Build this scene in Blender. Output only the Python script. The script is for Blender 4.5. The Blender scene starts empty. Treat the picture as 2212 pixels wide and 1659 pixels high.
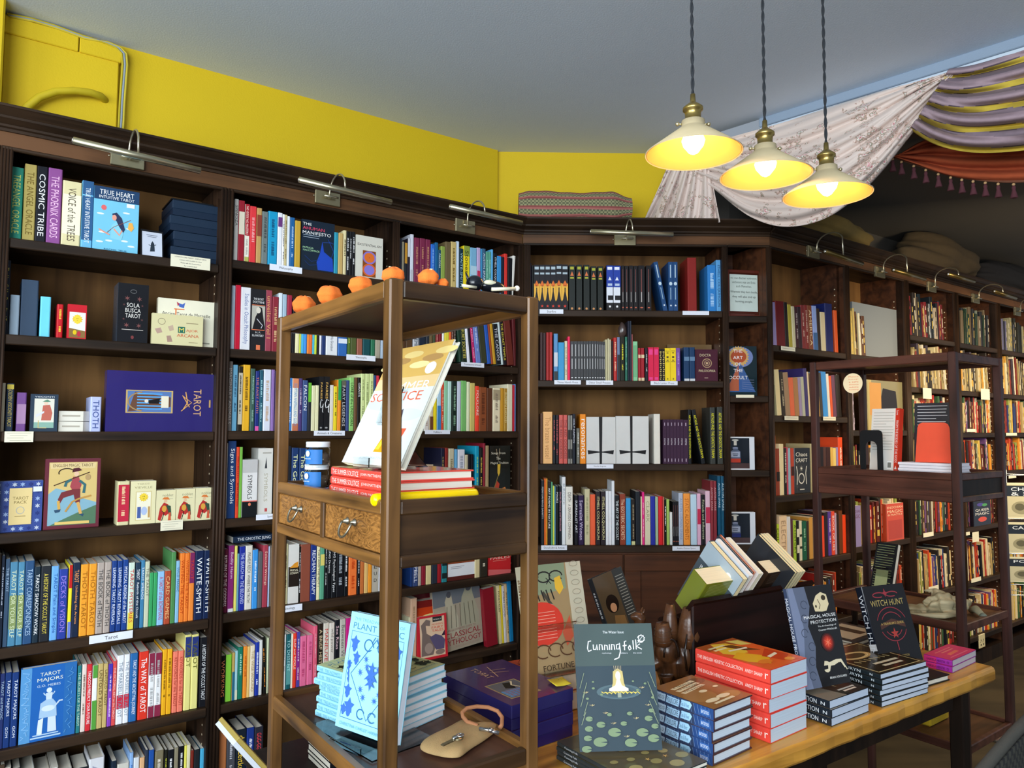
import bpy, math, random
from mathutils import Vector as V, Matrix
random.seed(7)
S = bpy.context.scene
COL = S.collection
PI = math.pi
def rad(d): return d*PI/180
def hexc(h):
    h = h.lstrip('#'); h = h if len(h) == 6 else 'ffffff'; o = []
    for i in (0, 2, 4):
        c = int(h[i:i+2], 16)/255
        o.append(c/12.92 if c <= .04045 else ((c+.055)/1.055)**2.4)
    return (o[0], o[1], o[2], 1.0)
# ---------------------------------------------------------------- camera, world, lights, exposure
FPX = 1590.0
EYE = 1.5
cam = bpy.data.cameras.new('camera'); cam.sensor_width = 36; cam.lens = FPX*36/2212; cam.clip_start = .02
camo = bpy.data.objects.new('camera', cam); COL.objects.link(camo); S.camera = camo
RC = Matrix.Rotation(rad(3.52), 3, 'X') @ Matrix.Rotation(rad(-.19), 3, 'Y')   # from level, looking +y
camo.matrix_world = Matrix.Translation((0, 0, EYE)) @ (RC @ Matrix.Rotation(PI/2, 3, 'X')).to_4x4()
S.view_settings.view_transform = 'Standard'; S.view_settings.look = 'None'
S.view_settings.gamma = 1; S.view_settings.use_curve_mapping = False
S.view_settings.exposure = EXPOSURE = 0.95
W = bpy.data.worlds.new('daylight'); S.world = W; W.use_nodes = True
W.node_tree.nodes['Background'].inputs[0].default_value = (.72, .85, 1, 1)
W.node_tree.nodes['Background'].inputs[1].default_value = .20
def area(name, loc, to, sx, sy, power, col):
    l = bpy.data.lights.new(name, 'AREA'); l.shape = 'RECTANGLE'; l.size = sx; l.size_y = sy; l.energy = power; l.color = col
    o = bpy.data.objects.new(name, l); COL.objects.link(o); o.location = loc
    o.rotation_euler = (V(to)-V(loc)).to_track_quat('-Z', 'Y').to_euler(); return o
area('window_daylight', (-.8, -2.2, 1.9), (.1, 2.5, 1.5), 2.8, 1.9, 112, (.86, .94, 1))
area('side_window_daylight', (-2.9, -.6, 2.0), (1, 2.2, 1.6), 1.6, 1.6, 42, (.84, .93, 1))
area('back_room_light', (2.75, 3.05, 2.04), (3.2, 4.4, .6), .9, .5, 20, (1, .8, .52))
area('back_room_light', (4.1, 4.1, 2.04), (4.0, 5.0, .6), .9, .5, 15, (1, .82, .56))
# ---------------------------------------------------------------- measuring: a pixel of the 2212x1659 photo -> a point on a real plane
def ray(x, y): return RC @ V(((x-1106)/FPX, 1, -(y-829.5)/FPX))
C0 = V((0, 0, EYE))
def hit(x, y, o, n):
    d = ray(x, y); return C0 + d*((V(o)-C0).dot(n)/d.dot(n))
def hz(x, y, z):
    d = ray(x, y); return C0 + d*((z-EYE)/d.z)
def atd(x, y, Y):
    d = ray(x, y); return C0 + d*(Y/d.y)
def zover(P, ypx):     # height above the point P that shows at row ypx
    lo, hi = -1., 4.
    for _ in range(50):
        m = (lo+hi)/2; q = RC.transposed() @ (V((P.x, P.y, m))-C0)
        if 829.5-FPX*q.z/q.y > ypx: lo = m
        else: hi = m
    return (lo+hi)/2
A = rad(36.24); U = V((math.cos(A), math.sin(A), 0)); N_ = V((-math.sin(A), math.cos(A), 0)); K = V((0, 0, 1))
B = rad(1.24); UB = V((math.cos(B), math.sin(B), 0)); NB = V((-math.sin(B), math.cos(B), 0))
PL0 = V((.0511, 3.4745, 0)); PR0 = PL0 + UB*1.187          # the two corners of the bookcase fronts
def mat3(x, y, z, o=(0, 0, 0)):
    return Matrix(((x[0], y[0], z[0], o[0]), (x[1], y[1], z[1], o[1]), (x[2], y[2], z[2], o[2]), (0, 0, 0, 1)))
FL = mat3(U, N_, K, PL0); FB = mat3(UB, NB, K, PL0); FR = mat3(U, N_, K, PR0)   # frames of the three bookcase fronts
class Plane:
    def __init__(s, F, off=0.):
        s.F = F; s.u = F.col[0].xyz; s.n = F.col[1].xyz; s.o = F.col[3].xyz + s.n*off; s.off = off
    def tz(s, x, y):
        P = hit(x, y, s.o, s.n); return ((P-s.o).dot(s.u), P.z)
# ---------------------------------------------------------------- materials
MATS = {}
def newmat(name):
    m = bpy.data.materials.new(name); m.use_nodes = True; nt = m.node_tree; b = nt.nodes['Principled BSDF']; MATS[name] = m
    return m, nt, b, nt.nodes.new, nt.links.new
def coloured(name, rough=.5, bump=0, bscale=300, spec=.5, vary=.12, metal=0, coat=0, vscale=18):
    m, nt, b, N, L = newmat(name)
    at = N('ShaderNodeAttribute'); at.attribute_name = 'Col'
    tc = N('ShaderNodeTexCoord'); no = N('ShaderNodeTexNoise'); no.inputs['Scale'].default_value = vscale; no.inputs['Detail'].default_value = 5
    L(tc.outputs['Object'], no.inputs['Vector'])
    mr = N('ShaderNodeMapRange'); mr.inputs['To Min'].default_value = 1-vary; mr.inputs['To Max'].default_value = 1+vary
    L(no.outputs[0], mr.inputs[0])
    mx = N('ShaderNodeVectorMath'); mx.operation = 'SCALE'; L(at.outputs['Color'], mx.inputs[0]); L(mr.outputs[0], mx.inputs['Scale'])
    L(mx.outputs[0], b.inputs['Base Color']); b.inputs['Roughness'].default_value = rough; b.inputs['Metallic'].default_value = metal
    b.inputs['Specular IOR Level'].default_value = spec; b.inputs['Coat Weight'].default_value = coat
    if bump:
        n2 = N('ShaderNodeTexNoise'); n2.inputs['Scale'].default_value = bscale; L(tc.outputs['Object'], n2.inputs['Vector'])
        bp = N('ShaderNodeBump'); bp.inputs['Strength'].default_value = bump; bp.inputs['Distance'].default_value = .002
        L(n2.outputs[0], bp.inputs['Height']); L(bp.outputs[0], b.inputs['Normal'])
    return m
coloured('cover', .45, vary=.08, spec=.22)
coloured('gloss', .18, vary=.05, spec=.4, coat=.12)
coloured('plain', .7, .1)
coloured('cloth', .9, .5, 900, vary=.18, vscale=40)
coloured('brass', .3, metal=.9, vary=.1)
coloured('carved', .3, .5, 60, vary=.3, vscale=30)
def wood(name, c1, c2, axis='x', rough=.45, sc=1., spec=.4, bump=.15, worn=None, dist=.6, lo=.40, hi=.62):
    m, nt, b, N, L = newmat(name)
    tc = N('ShaderNodeTexCoord'); mp = N('ShaderNodeMapping'); k = 26*sc
    s = {'x': (1.6*sc, k, k), 'y': (k, 1.6*sc, k), 'z': (k, k, 1.6*sc)}[axis]; mp.inputs['Scale'].default_value = s
    L(tc.outputs['Object'], mp.inputs[0]); no = N('ShaderNodeTexNoise'); no.inputs['Scale'].default_value = 1; no.inputs['Detail'].default_value = 8
    no.inputs['Distortion'].default_value = dist; L(mp.outputs[0], no.inputs['Vector'])
    n2 = N('ShaderNodeTexNoise'); n2.inputs['Scale'].default_value = 3.2; n2.inputs['Detail'].default_value = 3; L(tc.outputs['Object'], n2.inputs['Vector'])
    ad = N('ShaderNodeMath'); ad.operation = 'MULTIPLY_ADD'; ad.inputs[1].default_value = .45; L(n2.outputs[0], ad.inputs[0])
    sb = N('ShaderNodeMath'); sb.operation = 'MULTIPLY'; sb.inputs[1].default_value = .62; L(no.outputs[0], sb.inputs[0]); L(sb.outputs[0], ad.inputs[2])
    cr = N('ShaderNodeValToRGB'); cr.color_ramp.elements[0].position = lo; cr.color_ramp.elements[1].position = hi
    cr.color_ramp.elements[0].color = hexc(c1); cr.color_ramp.elements[1].color = hexc(c2); L(ad.outputs[0], cr.inputs[0])
    out = cr.outputs[0]
    if worn:      # rubbed edges: the finish has gone where posts are handled
        ge = N('ShaderNodeNewGeometry'); cp = N('ShaderNodeValToRGB'); cp.color_ramp.elements[0].position = .50; cp.color_ramp.elements[1].position = .56
        L(ge.outputs['Pointiness'], cp.inputs[0]); mix = N('ShaderNodeMixRGB'); mix.inputs[2].default_value = hexc(worn)
        L(cp.outputs[0], mix.inputs[0]); L(out, mix.inputs[1]); out = mix.outputs[0]
    L(out, b.inputs['Base Color']); b.inputs['Roughness'].default_value = rough; b.inputs['Specular IOR Level'].default_value = spec
    bp = N('ShaderNodeBump'); bp.inputs['Strength'].default_value = bump; bp.inputs['Distance'].default_value = .002
    L(no.outputs[0], bp.inputs['Height']); L(bp.outputs[0], b.inputs['Normal'])
    return m
wood('shelf_wood', '1a120c', '38281b', 'x', .5, spec=.2)
wood('post_wood', '1c130e', '3a281c', 'z', .5, spec=.2)
wood('frieze_wood', '46301f', '68462c', 'x', .5, spec=.2)
wood('back_wood', '4a321a', '785630', 'z', .8, .35, .2)
wood('door_wood', '321d13', '55321e', 'x', .45, spec=.25)
wood('rack_wood_z', '28180c', '74502a', 'z', .3)
wood('rack_wood_x_shaded', '20140c', '4c341e', 'x', .3)  # right-face rails: their shade is put into a darker wood colour
wood('rack_wood_y_lit', '3a2410', '906432', 'y', .3)  # left-face rails: worn wood, with the light falling there put into the colour
wood('rack_under', '3c241c', '56382a', 'y', .4)
wood('rack_red', '2c1812', '5c362a', 'y', .35, spec=.3)
wood('rack_redz', '241512', '4c2e28', 'z', .35, spec=.3)
wood('burl', '4a2c12', 'a8743a', 'y', .28, .8, dist=6, lo=.36, hi=.64)
MATS['burl'].node_tree.nodes['Mapping'].inputs['Scale'].default_value = (30, 16, 40)
wood('table_wood', '7a4a14', 'dca044', 'x', .3, .7, bump=.25, dist=1.2)
wood('table_dark', '140d09', '241810', 'z', .5, spec=.2)
wood('trough_wood', '0f0705', '24100c', 'x', .4, spec=.2)
wood('floor_wood', '2a2418', '443a28', 'x', .5, .25)
wood('carved_body', '22140b', '5a3820', 'z', .25, .8, bump=.6, dist=2)
wood('bone_matter', '7a6c4c', 'c0b490', 'x', .7, .6, bump=.8, dist=2)
def simple(name, col, rough, **k):
    m, nt, b, N, L = newmat(name); b.inputs['Base Color'].default_value = hexc(col); b.inputs['Roughness'].default_value = rough
    for kk, vv in k.items(): b.inputs[kk].default_value = vv
    return m
def wallmat(name, col, vary=.07, bump=.25):
    m, nt, b, N, L = newmat(name); tc = N('ShaderNodeTexCoord'); no = N('ShaderNodeTexNoise'); no.inputs['Scale'].default_value = 2.5; no.inputs['Detail'].default_value = 6
    L(tc.outputs['Object'], no.inputs['Vector']); mr = N('ShaderNodeMapRange'); mr.inputs['To Min'].default_value = 1-vary; mr.inputs['To Max'].default_value = 1+vary; L(no.outputs[0], mr.inputs[0])
    mx = N('ShaderNodeVectorMath'); mx.operation = 'SCALE'; mx.inputs[0].default_value = hexc(col)[:3]; L(mr.outputs[0], mx.inputs['Scale']); L(mx.outputs[0], b.inputs['Base Color'])
    b.inputs['Roughness'].default_value = .75; n2 = N('ShaderNodeTexNoise'); n2.inputs['Scale'].default_value = 160; L(tc.outputs['Object'], n2.inputs['Vector'])
    bp = N('ShaderNodeBump'); bp.inputs['Strength'].default_value = bump; bp.inputs['Distance'].default_value = .002; L(n2.outputs[0], bp.inputs['Height']); L(bp.outputs[0], b.inputs['Normal'])
    return m
wallmat('yellow_paint', 'd6b608'); wallmat('ceiling_paint', 'cdd9e6', .04); wallmat('blue_paint', '8fa0b4', .03); wallmat('shaded_paint', '54504a')  # last one: back-room shade put into the colour of the walls beyond the beam
simple('grey_board', '7e8488', .7); simple('paper_edge', 'e4dfd0', .85); simple('acrylic', 'f4f8fa', .04, **{'Transmission Weight': 1.0, 'IOR': 1.3})
simple('glass', 'eef4f4', .03, **{'Transmission Weight': 1.0, 'IOR': 1.2})
simple('steel', '9a9484', .32, Metallic=.9); simple('silver', 'c8c8c8', .25, Metallic=.95)
def pagemat():
    m, nt, b, N, L = newmat('pages'); at = N('ShaderNodeAttribute'); at.attribute_name = 'Col'; tc = N('ShaderNodeTexCoord'); mp = N('ShaderNodeMapping')
    mp.inputs['Scale'].default_value = (900, 6, 6); L(tc.outputs['Object'], mp.inputs[0]); no = N('ShaderNodeTexNoise'); no.inputs['Scale'].default_value = 1; L(mp.outputs[0], no.inputs['Vector'])
    mr = N('ShaderNodeMapRange'); mr.inputs['To Min'].default_value = .78; mr.inputs['To Max'].default_value = 1.12; L(no.outputs[0], mr.inputs[0])
    mx = N('ShaderNodeVectorMath'); mx.operation = 'SCALE'; L(at.outputs['Color'], mx.inputs[0]); L(mr.outputs[0], mx.inputs['Scale']); L(mx.outputs[0], b.inputs['Base Color']); b.inputs['Roughness'].default_value = .9
pagemat()
def emit(name, col, s):
    m, nt, b, N, L = newmat(name); b.inputs['Emission Color'].default_value = hexc(col); b.inputs['Emission Strength'].default_value = s
emit('bulb_glow', 'ffc478', 16)
# ---------------------------------------------------------------- mesh building
class MB:
    def __init__(s): s.v = []; s.f = []; s.c = []; s.m = []; s.sm = []
    def add(s, vs, fs, col='808080', mat='cover', smooth=False, M=None):
        n = len(s.v); s.v += [tuple(M @ V(p)) if M else tuple(p) for p in vs]
        c = hexc(col) if isinstance(col, str) else col
        for f in fs: s.f.append([i+n for i in f]); s.c.append(c); s.m.append(mat); s.sm.append(smooth)
        return s
    def box(s, a, b, col='808080', mat='cover', M=None, bev=0):
        (x0, y0, z0), (x1, y1, z1) = a, b
        if x0 > x1: x0, x1 = x1, x0
        if y0 > y1: y0, y1 = y1, y0
        if z0 > z1: z0, z1 = z1, z0
        if bev:
            d = min(bev, (x1-x0)*.45, (y1-y0)*.45, (z1-z0)*.45); vs = []; idx = {}
            for i, X in enumerate((x0, x1)):
                for j, Y in enumerate((y0, y1)):
                    for k, Z in enumerate((z0, z1)):
                        sx, sy, sz = (1, -1)[i]*d, (1, -1)[j]*d, (1, -1)[k]*d
                        for q, p in enumerate(((X, Y+sy, Z+sz), (X+sx, Y, Z+sz), (X+sx, Y+sy, Z))): idx[i, j, k, q] = len(vs); vs.append(p)
            g = lambda i, j, k, q: idx[i, j, k, q]; fs = []
            fs += [[g(0,0,0,0), g(0,0,1,0), g(0,1,1,0), g(0,1,0,0)], [g(1,0,0,0), g(1,1,0,0), g(1,1,1,0), g(1,0,1,0)]]
            fs += [[g(0,0,0,1), g(1,0,0,1), g(1,0,1,1), g(0,0,1,1)], [g(0,1,0,1), g(0,1,1,1), g(1,1,1,1), g(1,1,0,1)]]
            fs += [[g(0,0,0,2), g(0,1,0,2), g(1,1,0,2), g(1,0,0,2)], [g(0,0,1,2), g(1,0,1,2), g(1,1,1,2), g(0,1,1,2)]]
            for i in (0, 1):
                for j in (0, 1): fs.append([g(i,j,0,0), g(i,j,1,0), g(i,j,1,1), g(i,j,0,1)])
                for k in (0, 1): fs.append([g(i,0,k,0), g(i,1,k,0), g(i,1,k,2), g(i,0,k,2)])
            for j in (0, 1):
                for k in (0, 1): fs.append([g(0,j,k,1), g(1,j,k,1), g(1,j,k,2), g(0,j,k,2)])
            for i in (0, 1):
                for j in (0, 1):
                    for k in (0, 1): fs.append([g(i,j,k,0), g(i,j,k,1), g(i,j,k,2)])
            return s.add(vs, fs, col, mat, False, M)
        vs = [(x0,y0,z0),(x1,y0,z0),(x1,y1,z0),(x0,y1,z0),(x0,y0,z1),(x1,y0,z1),(x1,y1,z1),(x0,y1,z1)]
        return s.add(vs, [[0,3,2,1],[4,5,6,7],[0,1,5,4],[1,2,6,5],[2,3,7,6],[3,0,4,7]], col, mat, False, M)
    def tube(s, pts, r, col='808080', mat='steel', n=8, cap=True, smooth=True):
        pts = [V(p) for p in pts]; rs = r if isinstance(r, (list, tuple)) else [r]*len(pts); vs = []; fs = []
        up = None
        for i, p in enumerate(pts):
            t = (pts[min(i+1, len(pts)-1)]-pts[max(i-1, 0)]).normalized()
            if up is None: up = t.orthogonal().normalized()
            up = (up-t*up.dot(t)).normalized(); w = t.cross(up)
            for k in range(n): a = 2*PI*k/n; vs.append(p+(up*math.cos(a)+w*math.sin(a))*rs[i])
        for i in range(len(pts)-1):
            for k in range(n): fs.append([i*n+k, i*n+(k+1) % n, (i+1)*n+(k+1) % n, (i+1)*n+k])
        if cap: fs += [list(range(n))[::-1], [(len(pts)-1)*n+k for k in range(n)]]
        return s.add(vs, fs, col, mat, smooth)
    def lathe(s, prof, o=(0, 0, 0), n=32, col='808080', mat='steel', smooth=True, M=None, sx=1, sy=1):
        vs = []; fs = []
        for r, z in prof:
            for k in range(n): a = 2*PI*k/n; vs.append((o[0]+r*math.cos(a)*sx, o[1]+r*math.sin(a)*sy, o[2]+z))
        for i in range(len(prof)-1):
            for k in range(n): fs.append([i*n+k, i*n+(k+1) % n, (i+1)*n+(k+1) % n, (i+1)*n+k])
        return s.add(vs, fs, col, mat, smooth, M)
    def blob(s, c, r, col='808080', mat='plain', n=12, f=None, M=None):
        vs = []; fs = []; m = n*2
        for i in range(n+1):
            t = PI*i/n
            for k in range(m):
                a = 2*PI*k/m; d = V((math.sin(t)*math.cos(a), math.sin(t)*math.sin(a), math.cos(t))); q = f(d) if f else 1
                vs.append((c[0]+d.x*r[0]*q, c[1]+d.y*r[1]*q, c[2]+d.z*r[2]*q))
        for i in range(n):
            for k in range(m): fs.append([i*m+k, (i+1)*m+k, (i+1)*m+(k+1) % m, i*m+(k+1) % m])
        return s.add(vs, fs, col, mat, True, M)
    def grid(s, P, nu, nv, col='808080', mat='cloth', smooth=True):   # P(i/nu, j/nv) -> point or (point, colour)
        n0 = len(s.v); cs = []
        for j in range(nv+1):
            for i in range(nu+1): s.v.append(tuple(P(i/nu, j/nv)))
        for j in range(nv):
            for i in range(nu):
                a = n0+j*(nu+1)+i; s.f.append([a, a+1, a+nu+2, a+nu+1]); c = col((i+.5)/nu, (j+.5)/nv) if callable(col) else col
                s.c.append(hexc(c) if isinstance(c, str) else c); s.m.append(mat); s.sm.append(smooth)
        return s
    def merge(s, o, M):
        n = len(s.v); s.v += [tuple(M @ V(p)) for p in o.v]; s.f += [[i+n for i in f] for f in o.f]; s.c += o.c; s.m += o.m; s.sm += o.sm
    def mesh(s, name):
        me = bpy.data.meshes.new(name); me.from_pydata(s.v, [], s.f)
        names = sorted(set(s.m)); [me.materials.append(MATS[k]) for k in names]; ix = {k: i for i, k in enumerate(names)}
        me.polygons.foreach_set('material_index', [ix[k] for k in s.m]); me.polygons.foreach_set('use_smooth', s.sm)
        at = me.color_attributes.new('Col', 'FLOAT_COLOR', 'CORNER'); buf = []
        for p, c in zip(me.polygons, s.c): buf += list(c)*p.loop_total
        at.data.foreach_set('color', buf); me.update(); return me
    def build(s, name, parent=None, M=None, solid=0):
        o = bpy.data.objects.new(name, s.mesh(name)); COL.objects.link(o)
        if parent: o.parent = parent
        if M is not None: o.matrix_local = M
        if solid:
            md = o.modifiers.new('thickness', 'SOLIDIFY'); md.thickness = solid; md.offset = 0
        return o
def tag(o, label, cat, group=None, kind=None):
    o['label'] = label; o['category'] = cat
    if group: o['group'] = group
    if kind: o['kind'] = kind
    return o
def thing(name, label, cat, M=None, group=None):
    o = bpy.data.objects.new(name, None); COL.objects.link(o); o.empty_display_size = .05
    if M is not None: o.matrix_world = M if isinstance(M, Matrix) else Matrix.Translation(M)
    return tag(o, label, cat, group)
def structure(o): o['kind'] = 'structure'; return o
# lettering: the built-in font turned into flat outlines, kept per string
_T = {}
def letters(s):
    if s not in _T:
        cu = bpy.data.curves.new('t', 'FONT'); cu.body = s; cu.size = 1; cu.resolution_u = 2
        ob = bpy.data.objects.new('t', cu); me = bpy.data.meshes.new_from_object(ob)
        vs = [(v.co.x, v.co.y) for v in me.vertices]; fs = [list(p.vertices) for p in me.polygons]
        bpy.data.objects.remove(ob); bpy.data.curves.remove(cu); bpy.data.meshes.remove(me)
        if vs:
            x0 = min(v[0] for v in vs); x1 = max(v[0] for v in vs); y0 = min(v[1] for v in vs); y1 = max(v[1] for v in vs)
        else: x0 = y0 = 0; x1 = y1 = 1
        _T[s] = ([(a-x0, b-y0) for a, b in vs], fs, max(x1-x0, .01), max(y1-y0, .01))
    return _T[s]
def put_text(mb, s, o, ex, ey, w, h, col, mat='cover'):   # text filling the rectangle w x h at o
    if not s.strip(): return
    vs, fs, W_, H_ = letters(s); o = V(o); ex = V(ex); ey = V(ey)
    mb.add([o+ex*(a/W_*w)+ey*(b/H_*h) for a, b in vs], fs, col, mat)
def paint(mb, o, ex, ey, n, W_, H_, items, mat='cover', lift=.0004):   # flat artwork on a face, unit coordinates
    o = V(o); ex = V(ex); ey = V(ey); n = V(n); L = lift
    P = lambda x, y: o+ex*(x*W_)+ey*(y*H_)+n*L
    for it in items:
        k = it[0]; L += .00006
        if k == 'r': _, x0, y0, x1, y1, c = it; mb.add([P(x0,y0),P(x1,y0),P(x1,y1),P(x0,y1)], [[0,1,2,3]], c, mat)
        elif k == 'e':
            _, x, y, rx, ry, c = it[:6]; q = it[6] if len(it) > 6 else 20
            mb.add([P(x+rx*math.cos(2*PI*i/q), y+ry*math.sin(2*PI*i/q)) for i in range(q)], [list(range(q))], c, mat)
        elif k == 's':   # star: x,y,r,points,inner,colour
            _, x, y, r, q, inn, c = it; a = W_/H_
            mb.add([P(x+(r if i % 2 == 0 else r*inn)*math.sin(PI*i/q), y+(r if i % 2 == 0 else r*inn)*math.cos(PI*i/q)*a) for i in range(2*q)], [list(range(2*q))], c, mat)
        elif k == 'p': mb.add([P(*q) for q in it[1]], [list(range(len(it[1])))], it[2], mat)
        elif k == 'l':
            pts = [V((q[0]*W_, q[1]*H_)) for q in it[1]]; w = it[2]*W_/2; vs = []; fs = []
            for i, q in enumerate(pts):
                d = (pts[min(i+1, len(pts)-1)]-pts[max(i-1, 0)]); d = V((-d.y, d.x)).normalized()*w
                vs += [o+ex*(q.x+d.x)+ey*(q.y+d.y)+n*L, o+ex*(q.x-d.x)+ey*(q.y-d.y)+n*L]
            mb.add(vs, [[2*i, 2*i+1, 2*i+3, 2*i+2] for i in range(len(pts)-1)], it[3], mat)
        elif k == 't':   # text, cx, cy, height, colour, width(optional)
            _, s_, x, y, h, c = it[:6]; vs, fs, tw, th = letters(s_); hh = h*H_; ww = it[6]*W_ if len(it) > 6 else tw/th*hh
            put_text(mb, s_, P(x, y)-ex*(ww/2)-ey*(hh/2), ex, ey, ww, hh, c, mat)
        elif k == 'tr':  # turned text, running down: x,y,height across,colour,length
            _, s_, x, y, h, c, ln = it; hh = h*W_; ww = ln*H_
            put_text(mb, s_, P(x, y)-ex*(hh/2)+ey*(ww/2), -ey, ex, ww, hh, c, mat)
def arc(cx, cy, rx, ry, a0, a1, n=14): return [(cx+rx*math.cos(rad(a0+(a1-a0)*i/n)), cy+ry*math.sin(rad(a0+(a1-a0)*i/n))) for i in range(n+1)]
# ---------------------------------------------------------------- books
# local frame of a book: x = thickness (front cover at x = th), y = spine (0) to fore-edge, z = foot to head
def book_mesh(th, dp, h, col, title='', tcol='f0f0f0', bands=(), art=None, back=None, mat='cover', hard=False, lod=0, tr=(.1, .9), spine=None, pcol='e8e2d2'):
    mb = MB(); c = .0015 if not hard else .0028; e = 0 if not hard else .0
    r = min(.0035, th*.2)
    prof = [(0, dp), (0, r), (r*.35, r*.35), (r, 0), (th-r, 0), (th-r*.35, r*.35), (th, r), (th, dp), (th-c, dp), (th-c, .004), (c, .004), (c, dp)]
    n = len(prof); vs = [(x, y, 0) for x, y in prof]+[(x, y, h) for x, y in prof]
    fs = [[i, (i+1) % n, (i+1) % n+n, i+n] for i in range(n)]
    for q in ([0, 1, 10, 11], [1, 2, 3, 4, 5, 6, 9, 10], [6, 7, 8, 9]): fs += [q[::-1], [i+n for i in q]]
    mb.add(vs, fs, col, mat)
    if back: mb.add([(-.0003, 0.003, .0), (-.0003, dp, 0), (-.0003, dp, h), (-.0003, .003, h)], [[0, 3, 2, 1]], back, mat)
    X, Y, Z = V((1, 0, 0)), V((0, 1, 0)), V((0, 0, 1))
    for z0, z1, bc in bands:
        mb.add([(r*.3, -.0003, z0*h), (th-r*.3, -.0003, z0*h), (th-r*.3, -.0003, z1*h), (r*.3, -.0003, z1*h)], [[0, 1, 2, 3]], bc, mat)
        if back is None and lod == 0 and art is None: mb.add([(th+.0002, .001, z0*h), (th+.0002, dp, z0*h), (th+.0002, dp, z1*h), (th+.0002, .001, z1*h)], [[0, 1, 2, 3]], bc, mat)
    if title == '~':
        rn = random.Random(int(th*1e5+h*1e4)); z = h*(tr[1]-rn.uniform(0, .1)); end = h*rn.uniform(.12, .35); gap = h*rn.uniform(.35, .55); w0, w1 = th*rn.uniform(.3, .36), th*rn.uniform(.62, .72)
        while z > end:
            l = rn.uniform(.0015, .0045)
            if not gap-.012 < z < gap+.008: mb.add([(w0, -.0006, z), (w1 if rn.random() < .75 else th*.5, -.0006, z), (w1, -.0006, z-l), (w0, -.0006, z-l)], [[3, 2, 1, 0]], tcol, mat)
            z -= l+rn.choice([.0012, .0012, .0035])
    elif title:
        parts = title.split('|'); tot = sum(len(p)+1 for p in parts)+1.5*(len(parts)-1); z = h*tr[1]; avail = h*(tr[1]-tr[0])
        for i, p in enumerate(parts):
            ln = avail*(len(p)+1)/tot; full = letters(p); hh = th*.56*(1 if i == 0 else .7)
            ll = min(ln, full[2]/full[3]*hh*1.5); hh = min(hh, ll/full[2]*full[3]*1.5)
            put_text(mb, p, (th/2-hh/2, -.0007, z), -Z, X, ll, hh, tcol, mat); z -= ln+avail*1.5/tot
    if spine: paint(mb, (0, 0, 0), X, Z, -Y, th, h, spine, mat, .0005)
    if art: paint(mb, (th, 0, 0), Y, Z, X, dp, h, art, mat)
    pg = MB(); g = .0006 if not hard else .003
    pg.box((c, .003, g), (th-c, dp-(.0005 if not hard else .004), h-g), pcol, 'pages')
    return mb, pg
BOOKS = []      # every shelf book waits here with its size in the photo; the largest become things of their own
def frame(o, x, y, z): return mat3(x, y, z, o)
def name_colour(c):
    r, g, b = [int(c[i:i+2], 16)/255 for i in (0, 2, 4)]; mx, mn = max(r, g, b), min(r, g, b); d = mx-mn; s = d/mx if mx else 0
    if mx < .2: return 'black'
    if s < .16: return 'white' if mx > .83 else 'pale grey' if mx > .66 else 'grey' if mx > .38 else 'charcoal'
    h = (60*((g-b)/d) % 360 if mx == r else 60*((b-r)/d)+120 if mx == g else 60*((r-g)/d)+240)
    if h < 14 or h >= 345: n = 'pink' if mx > .85 and s < .55 else 'red' if mx > .58 else 'maroon'
    elif h < 42: n = 'cream' if s < .3 and mx > .7 else 'orange' if mx > .78 and s > .5 else 'tan' if mx > .6 else 'brown'
    elif h < 68: n = 'cream' if s < .45 and mx > .75 else 'yellow' if mx > .72 and s > .55 else 'khaki' if mx > .4 else 'dark olive'
    elif h < 165: n = ('pale ' if mx > .7 and s < .45 else 'dark ' if mx < .42 else '')+'green'
    elif h < 195: n = ('pale ' if mx > .75 and s < .5 else 'dark ' if mx < .45 else '')+'teal'
    elif h < 255: n = ('pale ' if mx > .7 and s < .5 else 'navy ' if mx < .5 else '')+'blue'
    elif h < 300: n = ('pale ' if mx > .7 and s < .5 else 'dark ' if mx < .42 else '')+'purple'
    else: n = 'magenta' if mx > .6 and s > .5 else 'mauve' if mx > .55 else 'plum'
    return n
def norm(c): return ''.join(x for x in c if x in '0123456789abcdef')[:6].ljust(6, '0')
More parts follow.
